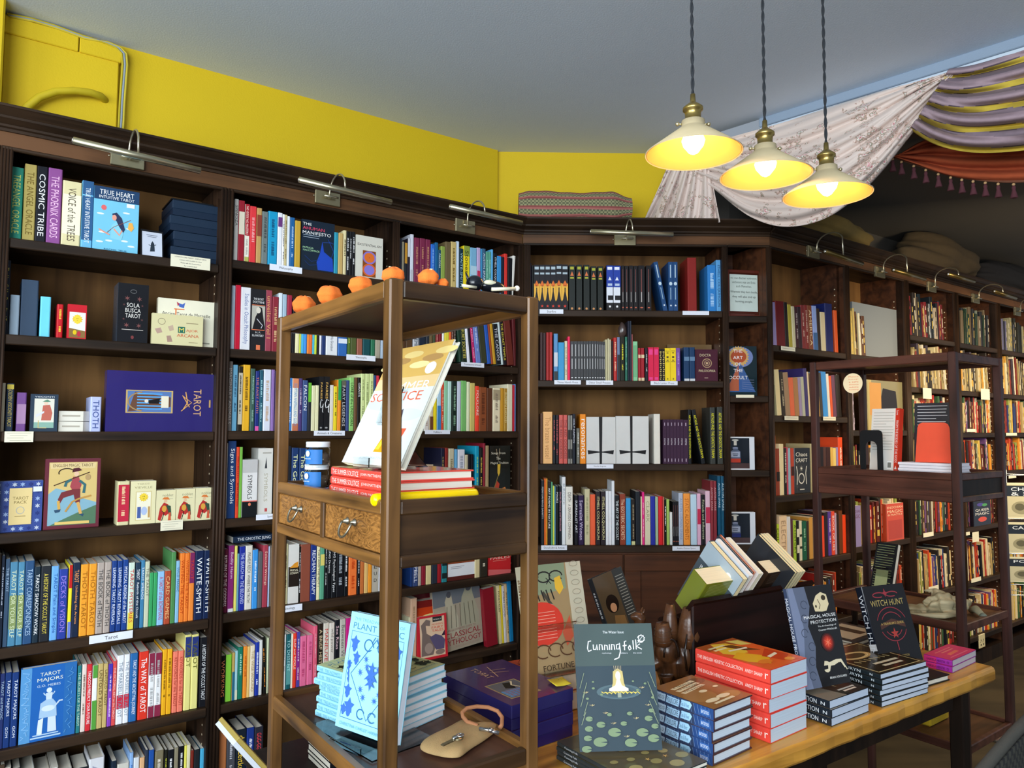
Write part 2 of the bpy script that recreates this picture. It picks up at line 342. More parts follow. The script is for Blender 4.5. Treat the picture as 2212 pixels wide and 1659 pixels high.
def row(F, off, crop, ym, z0, where, text, dp=.145, kind='book', only_stuff=False, hard=False):
    ox, oy, s = crop; pl = Plane(F, off); pxmm = []; nrow = []
    for ln in text.strip().split('\n'):
        ln = ln.strip()
        if not ln: continue
        a = ln.split(' ', 5); xL, xR, yT = float(a[0]), float(a[1]), float(a[2]); cs = a[3]; tc = a[4] if len(a) > 4 and a[4] != '_' else 'f0f0f0'; title = a[5] if len(a) > 5 else ''
        lean = 0
        if '@' in cs: cs, l = cs.split('@'); lean = float(l)
        q = cs.split('/'); col = norm(q[0]); bands = []
        for bnd in q[1:]: rg, bc = bnd.split(':'); r0, r1 = rg.split('-'); bands.append((float(r0)/100, float(r1)/100, norm(bc)))
        tL, _ = pl.tz(ox+xL/s, oy+ym/s); tR, _ = pl.tz(ox+xR/s, oy+ym/s); _, zt = pl.tz(ox+(xL+xR)/2/s, oy+yT/s)
        h = max(.06, min(zt-z0, .33)); th = max(.004, tR-tL-.0006)
        if lean:
            zm = pl.tz(ox+xL/s, oy+ym/s)[1]; tL += math.tan(rad(lean))*(zm-z0); h /= math.cos(rad(lean))
        nrow.append(dict(F=F, off=off, t=tL, th=th, z=z0, h=h, dp=dp*(.92+.16*random.random()), col=col, bands=bands, tcol=norm(tc), title=title, lean=lean, where=where, area=(xR-xL)/s*h*FPX/max(.5, hit(ox+xL/s, oy+ym/s, pl.o, pl.n).y), kind=kind, hard=hard or th > .032, stuff=only_stuff))
    for i, b in enumerate(nrow): b['prev'] = nrow[i-1] if i else None; b['next'] = nrow[i+1] if i < len(nrow)-1 else None; b['i'] = i; b['n'] = len(nrow)
    BOOKS.extend(nrow)
def fill(F, off, t0, t1, z0, pal, hr=(.17, .24), tr=(.012, .032), lean=0, dp=.15, seed=1, gap=.03):
    R = random.Random(seed); t = t0+.004
    while True:
        th = R.uniform(*tr)
        if t+th > t1-gap: break
        c = R.choice(pal); h = R.uniform(*hr)
        BOOKS.append(dict(F=F, off=off+R.uniform(0, .012), t=t, th=th, z=z0, h=h, dp=dp, col=c, bands=[(.15, .3, R.choice(pal))] if R.random() < .25 else [], tcol=R.choice(['f0e8d0', '201810', 'e0c060']), title='', lines=R.random() < .7, lean=lean, where='', area=0, kind='book', hard=False, stuff=True))
        t += th+.0008
def spine_lines(b, mb):
    th, h = b['th'], b['h']; R = random.Random(int(b['t']*1e4)); z = h*.88
    while z > h*.25:
        l = R.uniform(.02, .06); mb.add([(th*.35, -.0006, z), (th*.62, -.0006, z), (th*.62, -.0006, max(z-l, .02)), (th*.35, -.0006, max(z-l, .02))], [[3, 2, 1, 0]], b['tcol'], 'cover'); z -= l+R.uniform(.01, .03)
SP = {}         # special spine artwork by title key
def book_parts(b):
    sp = SP.get(b['title']); title = '' if sp else b['title']
    mb, pg = book_mesh(b['th'], b['dp'], b['h'], b['col'], title, b['tcol'], b['bands'], hard=b['hard'], lod=1, spine=sp)
    if b.get('lines'): spine_lines(b, mb)
    return mb, pg
def book_matrix(b):
    M = b['F'] @ Matrix.Translation((b['t'], b['off'], b['z']+.0006))
    if b['lean'] > 0: M = M @ Matrix.Rotation(-rad(b['lean']), 4, 'Y')
    elif b['lean'] < 0: M = M @ Matrix.Translation((b['th'], 0, 0)) @ Matrix.Rotation(-rad(b['lean']), 4, 'Y') @ Matrix.Translation((-b['th'], 0, 0))
    return M
ORD = 'first second third fourth fifth sixth seventh eighth ninth tenth eleventh twelfth thirteenth fourteenth fifteenth sixteenth'.split()
NONAME = ('WAITE', 'CROWLEY', 'SPINOZA', 'FREUD', 'JUNG', 'REICH', 'COLQUHOUN', 'DURKHEIM', 'HAECKEL', 'ARTAUD', 'TREADWELL', 'MATTHEWS', 'CAMPBELL', 'MARSEILLE', 'SPARE', 'CLARK', 'COLIN', 'ROBIN', 'BEELZEBUB', 'ITHELL')
def clean_title(t):
    t = t.split('|')[0]
    if not t or t == '~' or t in SP or any(w in t.upper() for w in NONAME): return ''
    w = [x for x in t.replace('&', 'and').split() if x]
    if len(w) > 1 and w[0].lower() in ('the', 'a'): w = w[1:]
    w = w[:4]
    while w and w[-1].lower() in ('of', 'the', 'and', 'for', 'in', 'to', 'a', 'from'): w.pop()
    return ' '.join(w).lower()
SPN = {}
def finish_books(limit):
    ind = sorted([b for b in BOOKS if not b['stuff']], key=lambda b: -b['area'])[:limit]; keep = set(id(b) for b in ind)
    used = {}
    ordered = [b for b in BOOKS if id(b) in keep]
    for b in ordered:
        cn = name_colour(b['col']); tt = clean_title(b['title']); nb = [name_colour(x['col']) for x in (b.get('prev'), b.get('next')) if x]
        hw = b['where']; size = 'thin ' if b['th'] < .013 else 'thick ' if b['th'] > .036 else ''
        extra = SPN.get(b['title'], '')
        if extra: base = f'{extra}, {hw}'
        elif tt: base = f'{size}{cn} book lettered {tt}, {hw}'
        elif b['lean']: base = f'{size}{cn} book leaning between {nb[0]} and {nb[-1]} ones, {hw}'
        elif len(nb) == 2: base = f'{size}{cn} book between {nb[0]} and {nb[1]} ones, {hw}'
        else: base = f'{size}{cn} book at the row end beside a {nb[0]} one, {hw}' if nb else f'{cn} book, {hw}'
        b['base'] = base; used.setdefault(base, []).append(b)
    for base, bs in used.items():
        for i, b in enumerate(bs):
            b['label'] = base if len(bs) == 1 else f'{ORD[min(i, 15)]} of {len(bs) if len(bs) > 9 else ["", "", "two", "three", "four", "five", "six", "seven", "eight", "nine"][len(bs)]}: {base}'
            w = b['label'].split()
            if len(w) > 16: b['label'] = ' '.join(x for x in w if x not in ('the', 'a'))
    rest = MB()
    for b in BOOKS:
        mb, pg = book_parts(b); M = book_matrix(b)
        if id(b) in keep:
            o = mb.build(b['kind'], None, M); o.matrix_world = M; tag(o, b['label'], 'book', 'books ' + b['where']); pg.build('page_block', o)
        else: rest.merge(mb, M); rest.merge(pg, M)
    o = rest.build('books'); tag(o, 'the smaller and farther books filling the rest of the dark wooden shelves', 'books', None, 'stuff')
# a display copy: book stood with its front cover to the room on a shelf
def faced(F, off, crop, xL, xR, yT, ym, z0, th, col, art, label, name='book', cat='book', lean=0, roll=0, yaw=0, spine_col=None, mat='gloss', group=None, hard=False, hmax=.4, title='', tcol='f0f0f0'):
    ox, oy, s = crop; pl = Plane(F, off); tL, _ = pl.tz(ox+xL/s, oy+ym/s); tR, _ = pl.tz(ox+xR/s, oy+ym/s); _, zt = pl.tz(ox+(xL+xR)/2/s, oy+yT/s)
    w = tR-tL; h = min(zt-z0, hmax); mb, pg = book_mesh(th, w, h, spine_col or col, title, tcol, art=[('r', 0, 0, 1, 1, col)]+art, mat=mat, hard=hard)
    u, n = pl.u, pl.n; M = mat3(-n, u, K, pl.o+u*tL+K*(z0+.0006)+n*th)
    M = M @ Matrix.Translation((th, 0, 0)) @ Matrix.Rotation(rad(yaw), 4, 'Z') @ Matrix.Rotation(-rad(lean), 4, 'Y') @ Matrix.Rotation(rad(roll), 4, 'X') @ Matrix.Translation((-th, 0, 0))
    o = mb.build(name, None, M); o.matrix_world = M; tag(o, label, cat, group); pg.build('page_block' if cat != 'box' else 'box_body', o); return o
def tray_ticket(F, crop, xL, xR, yT, yB, ym, text, label, off=-.012, tcol='505050', cream=False):
    ox, oy, s = crop; pl = Plane(F, off); tL, z1 = pl.tz(ox+xL/s, oy+yT/s); tR, _ = pl.tz(ox+xR/s, oy+ym/s); _, z0 = pl.tz(ox+(xL+xR)/2/s, oy+yB/s)
    _, z1 = pl.tz(ox+(xL+xR)/2/s, oy+yT/s); w = tR-tL; h = z1-z0; mb = MB(); mb.box((0, 0, 0), (w, .0012, h), 'e8e2c8' if cream else 'e4e8f2', 'cover')
    lines = text.split('|')
    for i, t in enumerate(lines):
        if not t: continue
        if t == '~': paint(mb, (0, 0, 0), (1, 0, 0), (0, 0, 1), (0, -1, 0), w, h, [('r', .08+.1*(i % 2), 1-(i+.75)/(len(lines)+.4), .92-.13*(i % 3), 1-(i+.6)/(len(lines)+.4), 'a8a490')]); continue
        hh = .34/len(lines)*1.2 if len(lines) > 1 else .46; y = .5 if len(lines) == 1 else 1-(i+.7)/(len(lines)+.4)
        vs, fs, tw, thh = letters(t); ww = min(.8, tw/thh*hh*h/w)
        paint(mb, (0, 0, 0), (1, 0, 0), (0, 0, 1), (0, -1, 0), w, h, [('t', t, .5, y, hh, tcol, ww)])
    o = mb.build('shelf_ticket', None, F @ Matrix.Translation((tL, off, z0))); o.matrix_world = F @ Matrix.Translation((tL, off, z0))
    tag(o, label, 'ticket', 'paper tickets on the shelf edges'); return o
# a stack lying flat, read off four pixels: near corner foot and top, far ends of the two top edges
def boxfit(nb, nt, l, r, z0, L=None, R=None):
    P = hz(nb[0], nb[1], z0); zt = zover(P, nt[1]); PL_, PR_ = hz(l[0], l[1], zt), hz(r[0], r[1], zt); T = V((P.x, P.y, zt))
    a = PL_-T; b = PR_-T; eb = b.normalized(); ea = V((-eb.y, eb.x, 0)); ea2 = a.normalized(); ea = (ea+ea2).normalized() if ea.dot(ea2) > .8 else ea
    eb = V((ea.y, -ea.x, 0)); return P, ea, eb, (L or a.dot(ea)), (R or b.dot(eb)), zt-z0
def stack(fit, n, z0, mk, labels, name='book', cat='book', group=None, jit=.004, seed=3, ang=1.5):
    P, ea, eb, L, R, H = fit; T = H/n; rn = random.Random(seed); out = []
    for i in range(n):
        mb, pg = mk(T-.0004, R, L, i); o0 = V((P.x, P.y, z0+.0004+i*T))
        M = mat3(K, eb, ea, o0)
        if i: M = Matrix.Translation(ea*rn.uniform(-jit, jit)+eb*rn.uniform(-jit, jit)) @ M @ Matrix.Translation((0, R/2, L/2)) @ Matrix.Rotation(rad(rn.uniform(-ang, ang)), 4, 'X') @ Matrix.Translation((0, -R/2, -L/2))
        o = mb.build(name, None, M); o.matrix_world = M; pg.build('page_block' if cat != 'box' else 'box_tray', o); tag(o, labels[i], cat, group); out.append(o)
    return out
# a display copy standing free, read off its corners: BL, BR on a height or plane, TL fixes lean and height
def standpose(PBL, PBR, tl, th, lean=None):
    Y = (PBR-PBL); w = Y.length; Y.normalize(); n = Y.cross(K).normalized()     # n: out of the cover, to the viewer
    if n.y > 0 and n.dot(PBL-C0) > 0: n = -n
    best = None
    for i in range(0, 101):
        a = rad(-10+i*.6) if lean is None else rad(lean)
        Z = (K*math.cos(a)-n*math.sin(a)).normalized()
        d = ray(*tl).normalized(); w0 = C0-PBL; A_ = d.dot(Z); den = 1-A_*A_
        s_ = (A_*(d.dot(w0))-Z.dot(w0))/-den if False else (Z.dot(w0)-A_*d.dot(w0))/den
        t_ = (A_*Z.dot(w0)-d.dot(w0))/den
        dist = ((C0+d*t_)-(PBL+Z*s_)).length
        if best is None or dist < best[0]: best = (dist, a, Z, s_)
        if lean is not None: break
    _, a, Z, h = best; X = Y.cross(Z); return mat3(X, Y, Z, PBL-X*th), w, h, math.degrees(a)
# ---------------------------------------------------------------- the room
D = .30
ZC = 2.95
def wallbox(name, F, t0, t1, y0, y1, z0, z1, mat):
    mb = MB(); mb.box((t0, y0, z0), (t1, y1, z1), 'ffffff', mat); o = mb.build(name, None, F); o.matrix_world = F; return structure(o)
wallbox('wall_left', FL, -4.2, .06, D, D+.12, 0, ZC, 'yellow_paint')
wallbox('wall_back', FB, -.14, .93, D, D+.12, 0, ZC, 'yellow_paint')
wallbox('wall_niche', FB, .93, 1.092, D, D+.12, 0, ZC, 'shaded_paint')
wallbox('wall_right', FR, .095, 5.2, D, D+.12, 0, ZC, 'shaded_paint')
mb = MB(); mb.box((-4.5, -2.6, -.05), (7, 8, 0), 'ffffff', 'floor_wood'); structure(mb.build('floor'))
mb = MB()                                   # lighter main ceiling up to the beam, lower ceiling of the back room
BA, BB_ = V((.72, 3.80, 0)), V((2.95, 1.53, 0)); bd = (BB_-BA).normalized(); bn = V((-bd.y, bd.x, 0))
far = BB_+bd*1.6
mb.add([(-4.5, -2.6, ZC), (far.x, -2.6, ZC), (far.x, far.y, ZC), (BA.x, BA.y, ZC), (.6, 4.4, ZC), (-4.5, 4.4, ZC)], [[0, 1, 2, 3, 4, 5]], 'ffffff', 'ceiling_paint')
mb.v += [(x, y, z+.08) for x, y, z in mb.v]; mb.f.append([11, 10, 9, 8, 7, 6]); mb.c.append(mb.c[0]); mb.m.append('ceiling_paint'); mb.sm.append(False)
structure(mb.build('ceiling'))
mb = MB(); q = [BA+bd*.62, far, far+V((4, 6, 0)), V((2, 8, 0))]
mb.add([(p.x, p.y, 2.76) for p in q]+[(p.x, p.y, 2.84) for p in q], [[0, 1, 2, 3], [7, 6, 5, 4], [0, 4, 5, 1], [1, 5, 6, 2], [2, 6, 7, 3], [3, 7, 4, 0]], 'ffffff', 'shaded_paint'); structure(mb.build('ceiling_lower'))
FBM = mat3(bd, bn, K, BA)                   # frame of the beam: x along it, y away from the camera
mb = MB(); mb.box((.62, 0, 2.75), (4.7, .12, ZC), 'ffffff', 'ceiling_paint'); o = mb.build('wall_bulkhead', None, FBM); o.matrix_world = FBM; structure(o)
mb = MB(); mb.box((.62, -.012, ZC-.042), (4.7, 0, ZC), 'ffffff', 'blue_paint', bev=.003); o = mb.build('trim_1', None, FBM); o.matrix_world = FBM; structure(o)
# chimney-side nib of wall at the far edge and the boxed-in panel with its pipe and cables
PW = Plane(FL, D)
t_n = PW.tz(6, 120)[0]
mb = MB(); mb.box((t_n-.5, D-.12, 2.40), (t_n, D, ZC), 'ffffff', 'yellow_paint', bev=.006); o = mb.build('wall_nib', None, FL); o.matrix_world = FL; structure(o)
t_e = PW.tz(262, 110)[0]
mb = MB(); mb.box((t_n, D-.022, 2.45), (t_e-.008, D, 2.878), 'ffffff', 'yellow_paint', bev=.004)
mb.box((t_n, D-.03, 2.872), (t_e-.002-.14, D, ZC-.015), 'ffffff', 'yellow_paint', bev=.003); mb.box((t_e-.139, D-.03, 2.872), (t_e-.002, D, ZC-.015), 'ffffff', 'yellow_paint', bev=.003)
o = mb.build('trim_2', None, FL); o.matrix_world = FL; structure(o)
def onwall(x, y, off): P = hit(x, y, PL0+N_*(D-off), N_); return P
mb = MB(); pts = [onwall(x, y, o) for x, y, o in ((46, 246, .05), (60, 230, .055), (85, 210, .06), (120, 198, .062), (160, 196, .06), (195, 200, .055), (218, 208, .045), (226, 216, .02), (224, 222, .0))]
mb.tube(pts, .0135, 'c4ac10', 'plain', 14); tag(mb.build('water_pipe'), 'yellow painted pipe arching over the left-hand cornice below the ceiling', 'pipe')
for i, (dx, col) in enumerate(((0, '8e9aa6'), (5, 'c9b430'), (-5, 'b8a418'))):
    mb = MB(); pts = [onwall(x+dx*(.5 if j < 4 else 1), y+dx*.6*(j < 4), .03) for j, (x, y) in enumerate(((18, 33), (70, 43), (120, 58), (180, 80), (230, 92), (256, 103), (268, 116), (270, 140), (267, 180), (264, 220), (262, 262), (261, 278)))]
    mb.tube(pts, .0042, col, 'plain', 8); tag(mb.build('electric_cable'), ['grey cable running along the ceiling corner then down the yellow wall', 'pale yellow cable outermost of the bundle down the yellow wall', 'dull yellow cable innermost of the bundle beside the boxed panel'][i], 'cable', 'cables on the yellow wall')
# ---------------------------------------------------------------- bookcases
def fluted(mb, t0, t1, z0, z1, n=4, y=-.012):
    mb.box((t0, y+.006, z0), (t1, .04, z1), '30221a', 'post_wood'); w = (t1-t0)/n
    for i in range(n): mb.tube([(t0+w*(i+.5), y+.006, z0), (t0+w*(i+.5), y+.006, z1)], w*.42, '30221a', 'post_wood', 8)
def molding(mb, t0, t1, zb, zt, proj=.055):
    prof = [(0, 0), (-.010, 0), (-.010, .12), (-.018, .16), (-.018, .26), (-.012, .30), (-.026, .40), (-.034, .46), (-.034, .56), (-.028, .60), (-.044, .76), (-.052, .84), (-.055, .86), (-.055, .95), (-.048, 1.0), (.04, 1.0), (.04, 0)]
    h = zt-zb; vs = []; n = len(prof)
    for t in (t0, t1): vs += [(t, y*proj/.055, zb+z*h) for y, z in prof]
    mb.add(vs, [[i, (i+1) % n, (i+1) % n+n, i+n] for i in range(n)]+[list(range(n)), list(range(n, 2*n))[::-1]], '241812', 'shelf_wood')
SH = .028
def prism(m, pts, z0, z1, mat):
    n = len(pts); m.add([(x, y, z0) for x, y in pts]+[(x, y, z1) for x, y in pts], [list(range(n))[::-1], list(range(n, 2*n))]+[[i, (i+1) % n, (i+1) % n+n, i+n] for i in range(n)], 'ffffff', mat)
def bookcase(F, label, t0, t1, shelves, pil, zt=2.38, base=None, depth=D, back='back_wood', cor=None, miL=0, miR=0):
    th = thing('bookcase', label, 'bookcase', F, 'built-in bookcases round the shop')
    def pc(name, f):
        m = MB(); f(m); return m.build(name, th)
    z0 = base[1] if base else .09
    pc('back_panel', lambda m: m.box((t0+miL*depth, depth-.015, z0), (t1-miR*depth, depth-.003, zt+.02), 'ffffff', back))
    for sl, a in ((miL, t0-.012), (-miR, t1)):
        if sl: pc('side_panel', lambda m: prism(m, [(a, .004), (a+.012, .004), (a+.012+sl*depth, depth-.003), (a+sl*depth, depth-.003)], z0, zt+.02, 'door_wood'))
    for a, b in ([] if miL else [(t0-.012, t0)])+([] if miR else [(t1, t1+.012)]): pc('side_panel', lambda m: (m.box((a, .004, z0), (b, depth-.003, zt+.02), 'ffffff', 'door_wood' if F is not FL else 'post_wood'),
        [m.box((b if a < t0 else a, yy, zz), ((b+.0006) if a < t0 else a-.0006, yy+.006, zz+.006), 'c8b898', 'plain') for yy in (.05,) for zz in [z0+.12+.033*k for k in range(int((zt-z0-.2)/.033))]]))
    for z in shelves:
        pc('shelf', lambda m: (prism(m, [(t0+.0005, .004), (t1-.0005, .004), (t1-.0005-miR*depth, depth-.018), (t0+.0005+miL*depth, depth-.018)], z-SH, z, 'shelf_wood'), m.box((t0+.0005, -.004, z-SH-.003), (t1-.0005, .006, z+.001), 'ffffff', 'shelf_wood', bev=.003)))
    for a, b in pil: pc('pilaster', lambda m: fluted(m, a, b, z0, zt))
    c0, c1 = cor or (t0-.05, t1+.05)
    pc('frieze', lambda m: (m.box((c0, -.002, zt), (c1, .03, 2.445), 'ffffff', 'frieze_wood'), m.box((c0, -.009, zt-.008), (c1, .004, zt+.004), 'ffffff', 'shelf_wood', bev=.003), m.box((c0, .03, 2.4), (c1, depth, 2.43), 'ffffff', 'shelf_wood')))
    pc('cornice', lambda m: molding(m, c0, c1, 2.43, 2.505))
    if base:
        pc('cabinet', lambda m: (m.box((t0-.02, .006, .09), (t1+.002, .03 if miR else depth, base[1]-SH-.004), 'ffffff', 'door_wood'), m.box((t0-.02, .03, 0), (t1, .06 if miR else depth, .09), 'ffffff', 'table_dark')))
        for a, b in base[0]:
            d = MB(); zt_ = base[1]-SH-.012; zb_ = .11; r = .075
            d.box((a, -.012, zt_-r), (b, .006, zt_), 'fff', 'door_wood', bev=.002); d.box((a, -.012, zb_), (b, .006, zb_+r), 'fff', 'door_wood', bev=.002)
            d.box((a, -.0115, zb_+r), (a+r, .006, zt_-r), 'fff', 'door_wood', bev=.002); d.box((b-r, -.0115, zb_+r), (b, .006, zt_-r), 'fff', 'door_wood', bev=.002)
            d.box((a+r-.002, -.003, zb_+r-.002), (b-r+.002, .006, zt_-r+.002), 'fff', 'door_wood'); d.build('door', th)
    else: pc('plinth', lambda m: m.box((t0-.02, .02, 0), (t1+.02, depth, .09), 'ffffff', 'table_dark'))
    return th
LS = [2.095, 1.79, 1.487, 1.173, .824, .518, .20]
LS2 = [2.120, 1.79, 1.49, 1.172, .835, .518, .20]
bookcase(FL, 'dark wooden bookcase with boxed card decks above and rows of bright books below', -2.022, -1.39, LS, [(-2.055, -2.022), (-1.39, -1.345)], cor=(-2.055, -1.368))
bookcase(FL, 'dark wooden bookcase bay beyond the leftmost pilaster, mostly outside the picture', -2.70, -2.055, LS, [(-2.74, -2.70)], cor=(-2.74, -2.055))
bookcase(FL, 'dark wooden bookcase whose top shelf carries the Philosophy ticket', -1.345, -.69, LS2, [], cor=(-1.368, -.66))
bookcase(FL, 'dark wooden bookcase in the corner, seen through the front display rack', -.66, -.028, LS2, [(-.69, -.66), (-.028, -.002)], cor=(-.66, -.004))
BS = [2.067, 1.731, 1.338, .958]
bookcase(FB, 'dark wooden bookcase facing the room with panelled cupboard doors under four shelves', .035, .955, BS, [(.004, .035), (.955, .983)], zt=2.385, base=([(.04, .468), (.476, .95)], .958), cor=(.0, .983), depth=D)
bookcase(FB, 'narrow dark bookcase holding the framed quotation and small framed bottles', .983, 1.170, [2.044, 1.662, 1.31, .96], [(1.170, 1.187)], zt=2.385, cor=(.983, 1.187), base=([(.99, 1.165)], .96), back='door_wood', miR=.317, depth=.26)
RS1 = [1.907, 1.569, 1.187, .860, .54, .2]
bookcase(FR, 'dark wooden bookcase around the outside corner beyond the narrow one', .008, .66, RS1, [(-.004, .008), (.66, .703)], cor=(0, .682), depth=.27, miL=.317)
RS2 = [1.907, 1.50, 1.187, .885, .54, .2]
bookcase(FR, 'dark wooden bookcase holding the tall white board on its top shelf', .703, 1.30, RS2, [(1.30, 1.355)], cor=(.682, 1.33), depth=.27)
RS3 = [2.063, 1.755, 1.487, 1.226, .885, .545, .2]
bookcase(FR, 'dark wooden bookcase behind the near post of the farther rack', 1.355, 1.95, RS3, [(1.95, 2.008)], cor=(1.33, 1.98), depth=.27)
bookcase(FR, 'dark wooden bookcase seen through the narrow end of the farther rack', 2.008, 2.60, RS3, [(2.60, 2.655)], cor=(1.98, 2.63), depth=.27)
bookcase(FR, 'dark wooden bookcase farthest along, behind the greeting card spinner', 2.655, 3.26, RS3, [(3.26, 3.31)], cor=(2.63, 3.31), depth=.27)
# ---------------------------------------------------------------- picture lamps
def picture_lamp(F, px0, py0, px1, py1, plx, ply, label, rx, ry, out=.15, pl2=.028, dark=False):
    p = Plane(F, -.012); pb = Plane(F, -out); t0, z0 = pb.tz(px0, py0); t1, z1 = pb.tz(px1, py1); tc, zc = p.tz(plx, ply)
    ta, za = pb.tz(rx, ry); zb = (z0+z1)/2
    th = thing('picture_lamp', label, 'lamp', F @ Matrix.Translation((tc, 0, zc)), 'brass picture lamps above the shelves')
    m = MB(); m.box((-.052, -.016, -.03), (.052, -.002, .03), 'b0a684', 'brass', bev=.002); m.build('wall_plate', th)
    m = MB(); m.tube([(-.022, -.032, 0), (.036, -.032, 0)], .0042, 'c8c0a8', 'brass', 8); m.tube([(.008, -.016, 0), (.008, -.032, 0)], .004, 'c8c0a8', 'brass'); m.build('swivel', th)
    m = MB(); m.blob((-.056, -.009, 0), (.003, .003, .003), 'd0c8b0', 'brass', 6); m.build('screw', th)
    dz = zb-zc; dx = ta-tc; top = max(dz, 0)+.075
    pts = [(0, -.032, .0)]; R_ = (out-.02)/2
    pts += [(dx*i/10, -.032-(out-.04)*(1-math.cos(PI*i/10))/2, top-.055+.055*math.sin(PI*i/10) if i < 10 else dz+.01) for i in range(11)]
    m = MB(); m.tube([V(q) for q in pts], .0036, 'c8c0a8', 'brass', 8); m.build('curved_arm', th)
    hl = (t1-t0)/2; m = MB(); cx = (t0+t1)/2-tc
    m.tube([(cx-hl, -out, z0-zc), (cx+hl, -out, z1-zc)], .0115, 'b8b094' if not dark else '8a7444', 'brass', 14); b = m.build('lamp_tube', th)
    m = MB(); m.tube([(cx-hl-.004, -out, z0-zc), (cx-hl, -out, z0-zc)], [.004, .009], 'f0ece0', 'brass', 10); m.build('end_cap', b)
picture_lamp(FL, 158, 303, 433, 369, 276, 343, 'brass picture lamp nearest, above the boxed card decks', 300, 333)
picture_lamp(FL, 646, 388, 845, 437, 708, 427, 'brass picture lamp above the Philosophy shelf', 748, 405)
picture_lamp(FL, 972, 446, 1127, 482, 1005, 489, 'brass picture lamp beside the inner corner of the shelves', 1050, 465)
picture_lamp(FB, 1276, 500, 1454, 507, 1350, 517, 'brass picture lamp on the bookcase facing the room', 1368, 500, out=.10)
for i, (a, b, c, d, e, f, g, h) in enumerate(((1782, 543, 1862, 570, 1757, 545, 1825, 560), (1930, 583, 1997, 603, 1901, 588, 1963, 592), (2048, 592, 2104, 608, 2013, 620, 2074, 600), (2148, 629, 2194, 644, 2108, 645, 2170, 637), (2226, 668, 2262, 682, 2198, 673, 2245, 675))):
    picture_lamp(FR, a, b, c, d, e, f, ['unlit picture lamp nearest the outside corner, above dark shelves', 'unlit picture lamp above the tall white board', 'unlit picture lamp below the brown cloth bundle', 'unlit picture lamp below the dark round basket', 'unlit picture lamp farthest along the dark cornice'][i], g, h, out=.2, dark=True)
# ---------------------------------------------------------------- pendant lamps
def pendant(px, py, w, label):
    Y = .245*FPX/w; P = atd(px, py, Y)
    th = thing('pendant_lamp', label, 'lamp', Matrix.Translation(P), 'three cone pendant lamps')
    m = MB(); m.lathe([(.124, 0), (.1255, .002), (.036, .068), (.030, .074), (.030, .088), (.0285, .088), (.0285, .073), (.0345, .067), (.122, .0015), (.124, 0)], n=56, col='c2b08a', mat='plain')
    m.build('lamp_shade', th)
    m = MB(); m.lathe([(.1205, .0018), (.034, .0655), (.001, .068)], n=48, col='e8a860', mat='gloss'); m.build('shade_lining', th)
    m = MB(); m.lathe([(.0, .160), (.0065, .160), (.0075, .140), (.009, .138), (.019, .130), (.026, .124), (.026, .117), (.021, .114), (.0205, .094), (.027, .09), (.027, .084), (0, .084)], n=32, col='b39a5a', mat='brass'); m.build('lamp_holder', th)
    for sgn in (-1, 1): m = MB(); m.tube([(sgn*.027, 0, .080), (sgn*.038, 0, .080)], .003, 'c8b888', 'brass', 8); m.blob((sgn*.041, 0, .080), (.0055, .0055, .0055), 'd8c8a0', 'brass', 8); m.build('thumb_screw', th)
    m = MB(); m.lathe([(0, -.002), (.012, .004), (.026, .022), (.030, .036), (.024, .052), (.014, .062), (.012, .07)], n=24, col='ffffff', mat='bulb_glow'); b = m.build('bulb', th)
    m = MB(); L = ZC-P.z-.16; n = int(L/.006)
    for ph in (0, PI): m.tube([(.0023*math.cos(i*.55+ph), .0023*math.sin(i*.55+ph), .158+L*i/n) for i in range(n+1)], .0026, '2c2f34', 'cloth', 6)
    m.build('twisted_cord', th)
    l = bpy.data.lights.new('bulb_light', 'POINT'); l.energy = .9; l.color = (1, .6, .25); l.shadow_soft_size = .028
    lo = bpy.data.objects.new('bulb_light', l); COL.objects.link(lo); lo.location = P+V((0, 0, -.012))
pendant(1498, 333, 207, 'lit cone pendant lamp hanging highest, over the carved camel')
pendant(1654, 381, 192, 'lit cone pendant lamp in the middle of the three')
pendant(1787, 423, 182, 'lit cone pendant lamp hanging lowest, nearest the draped floral cloth')
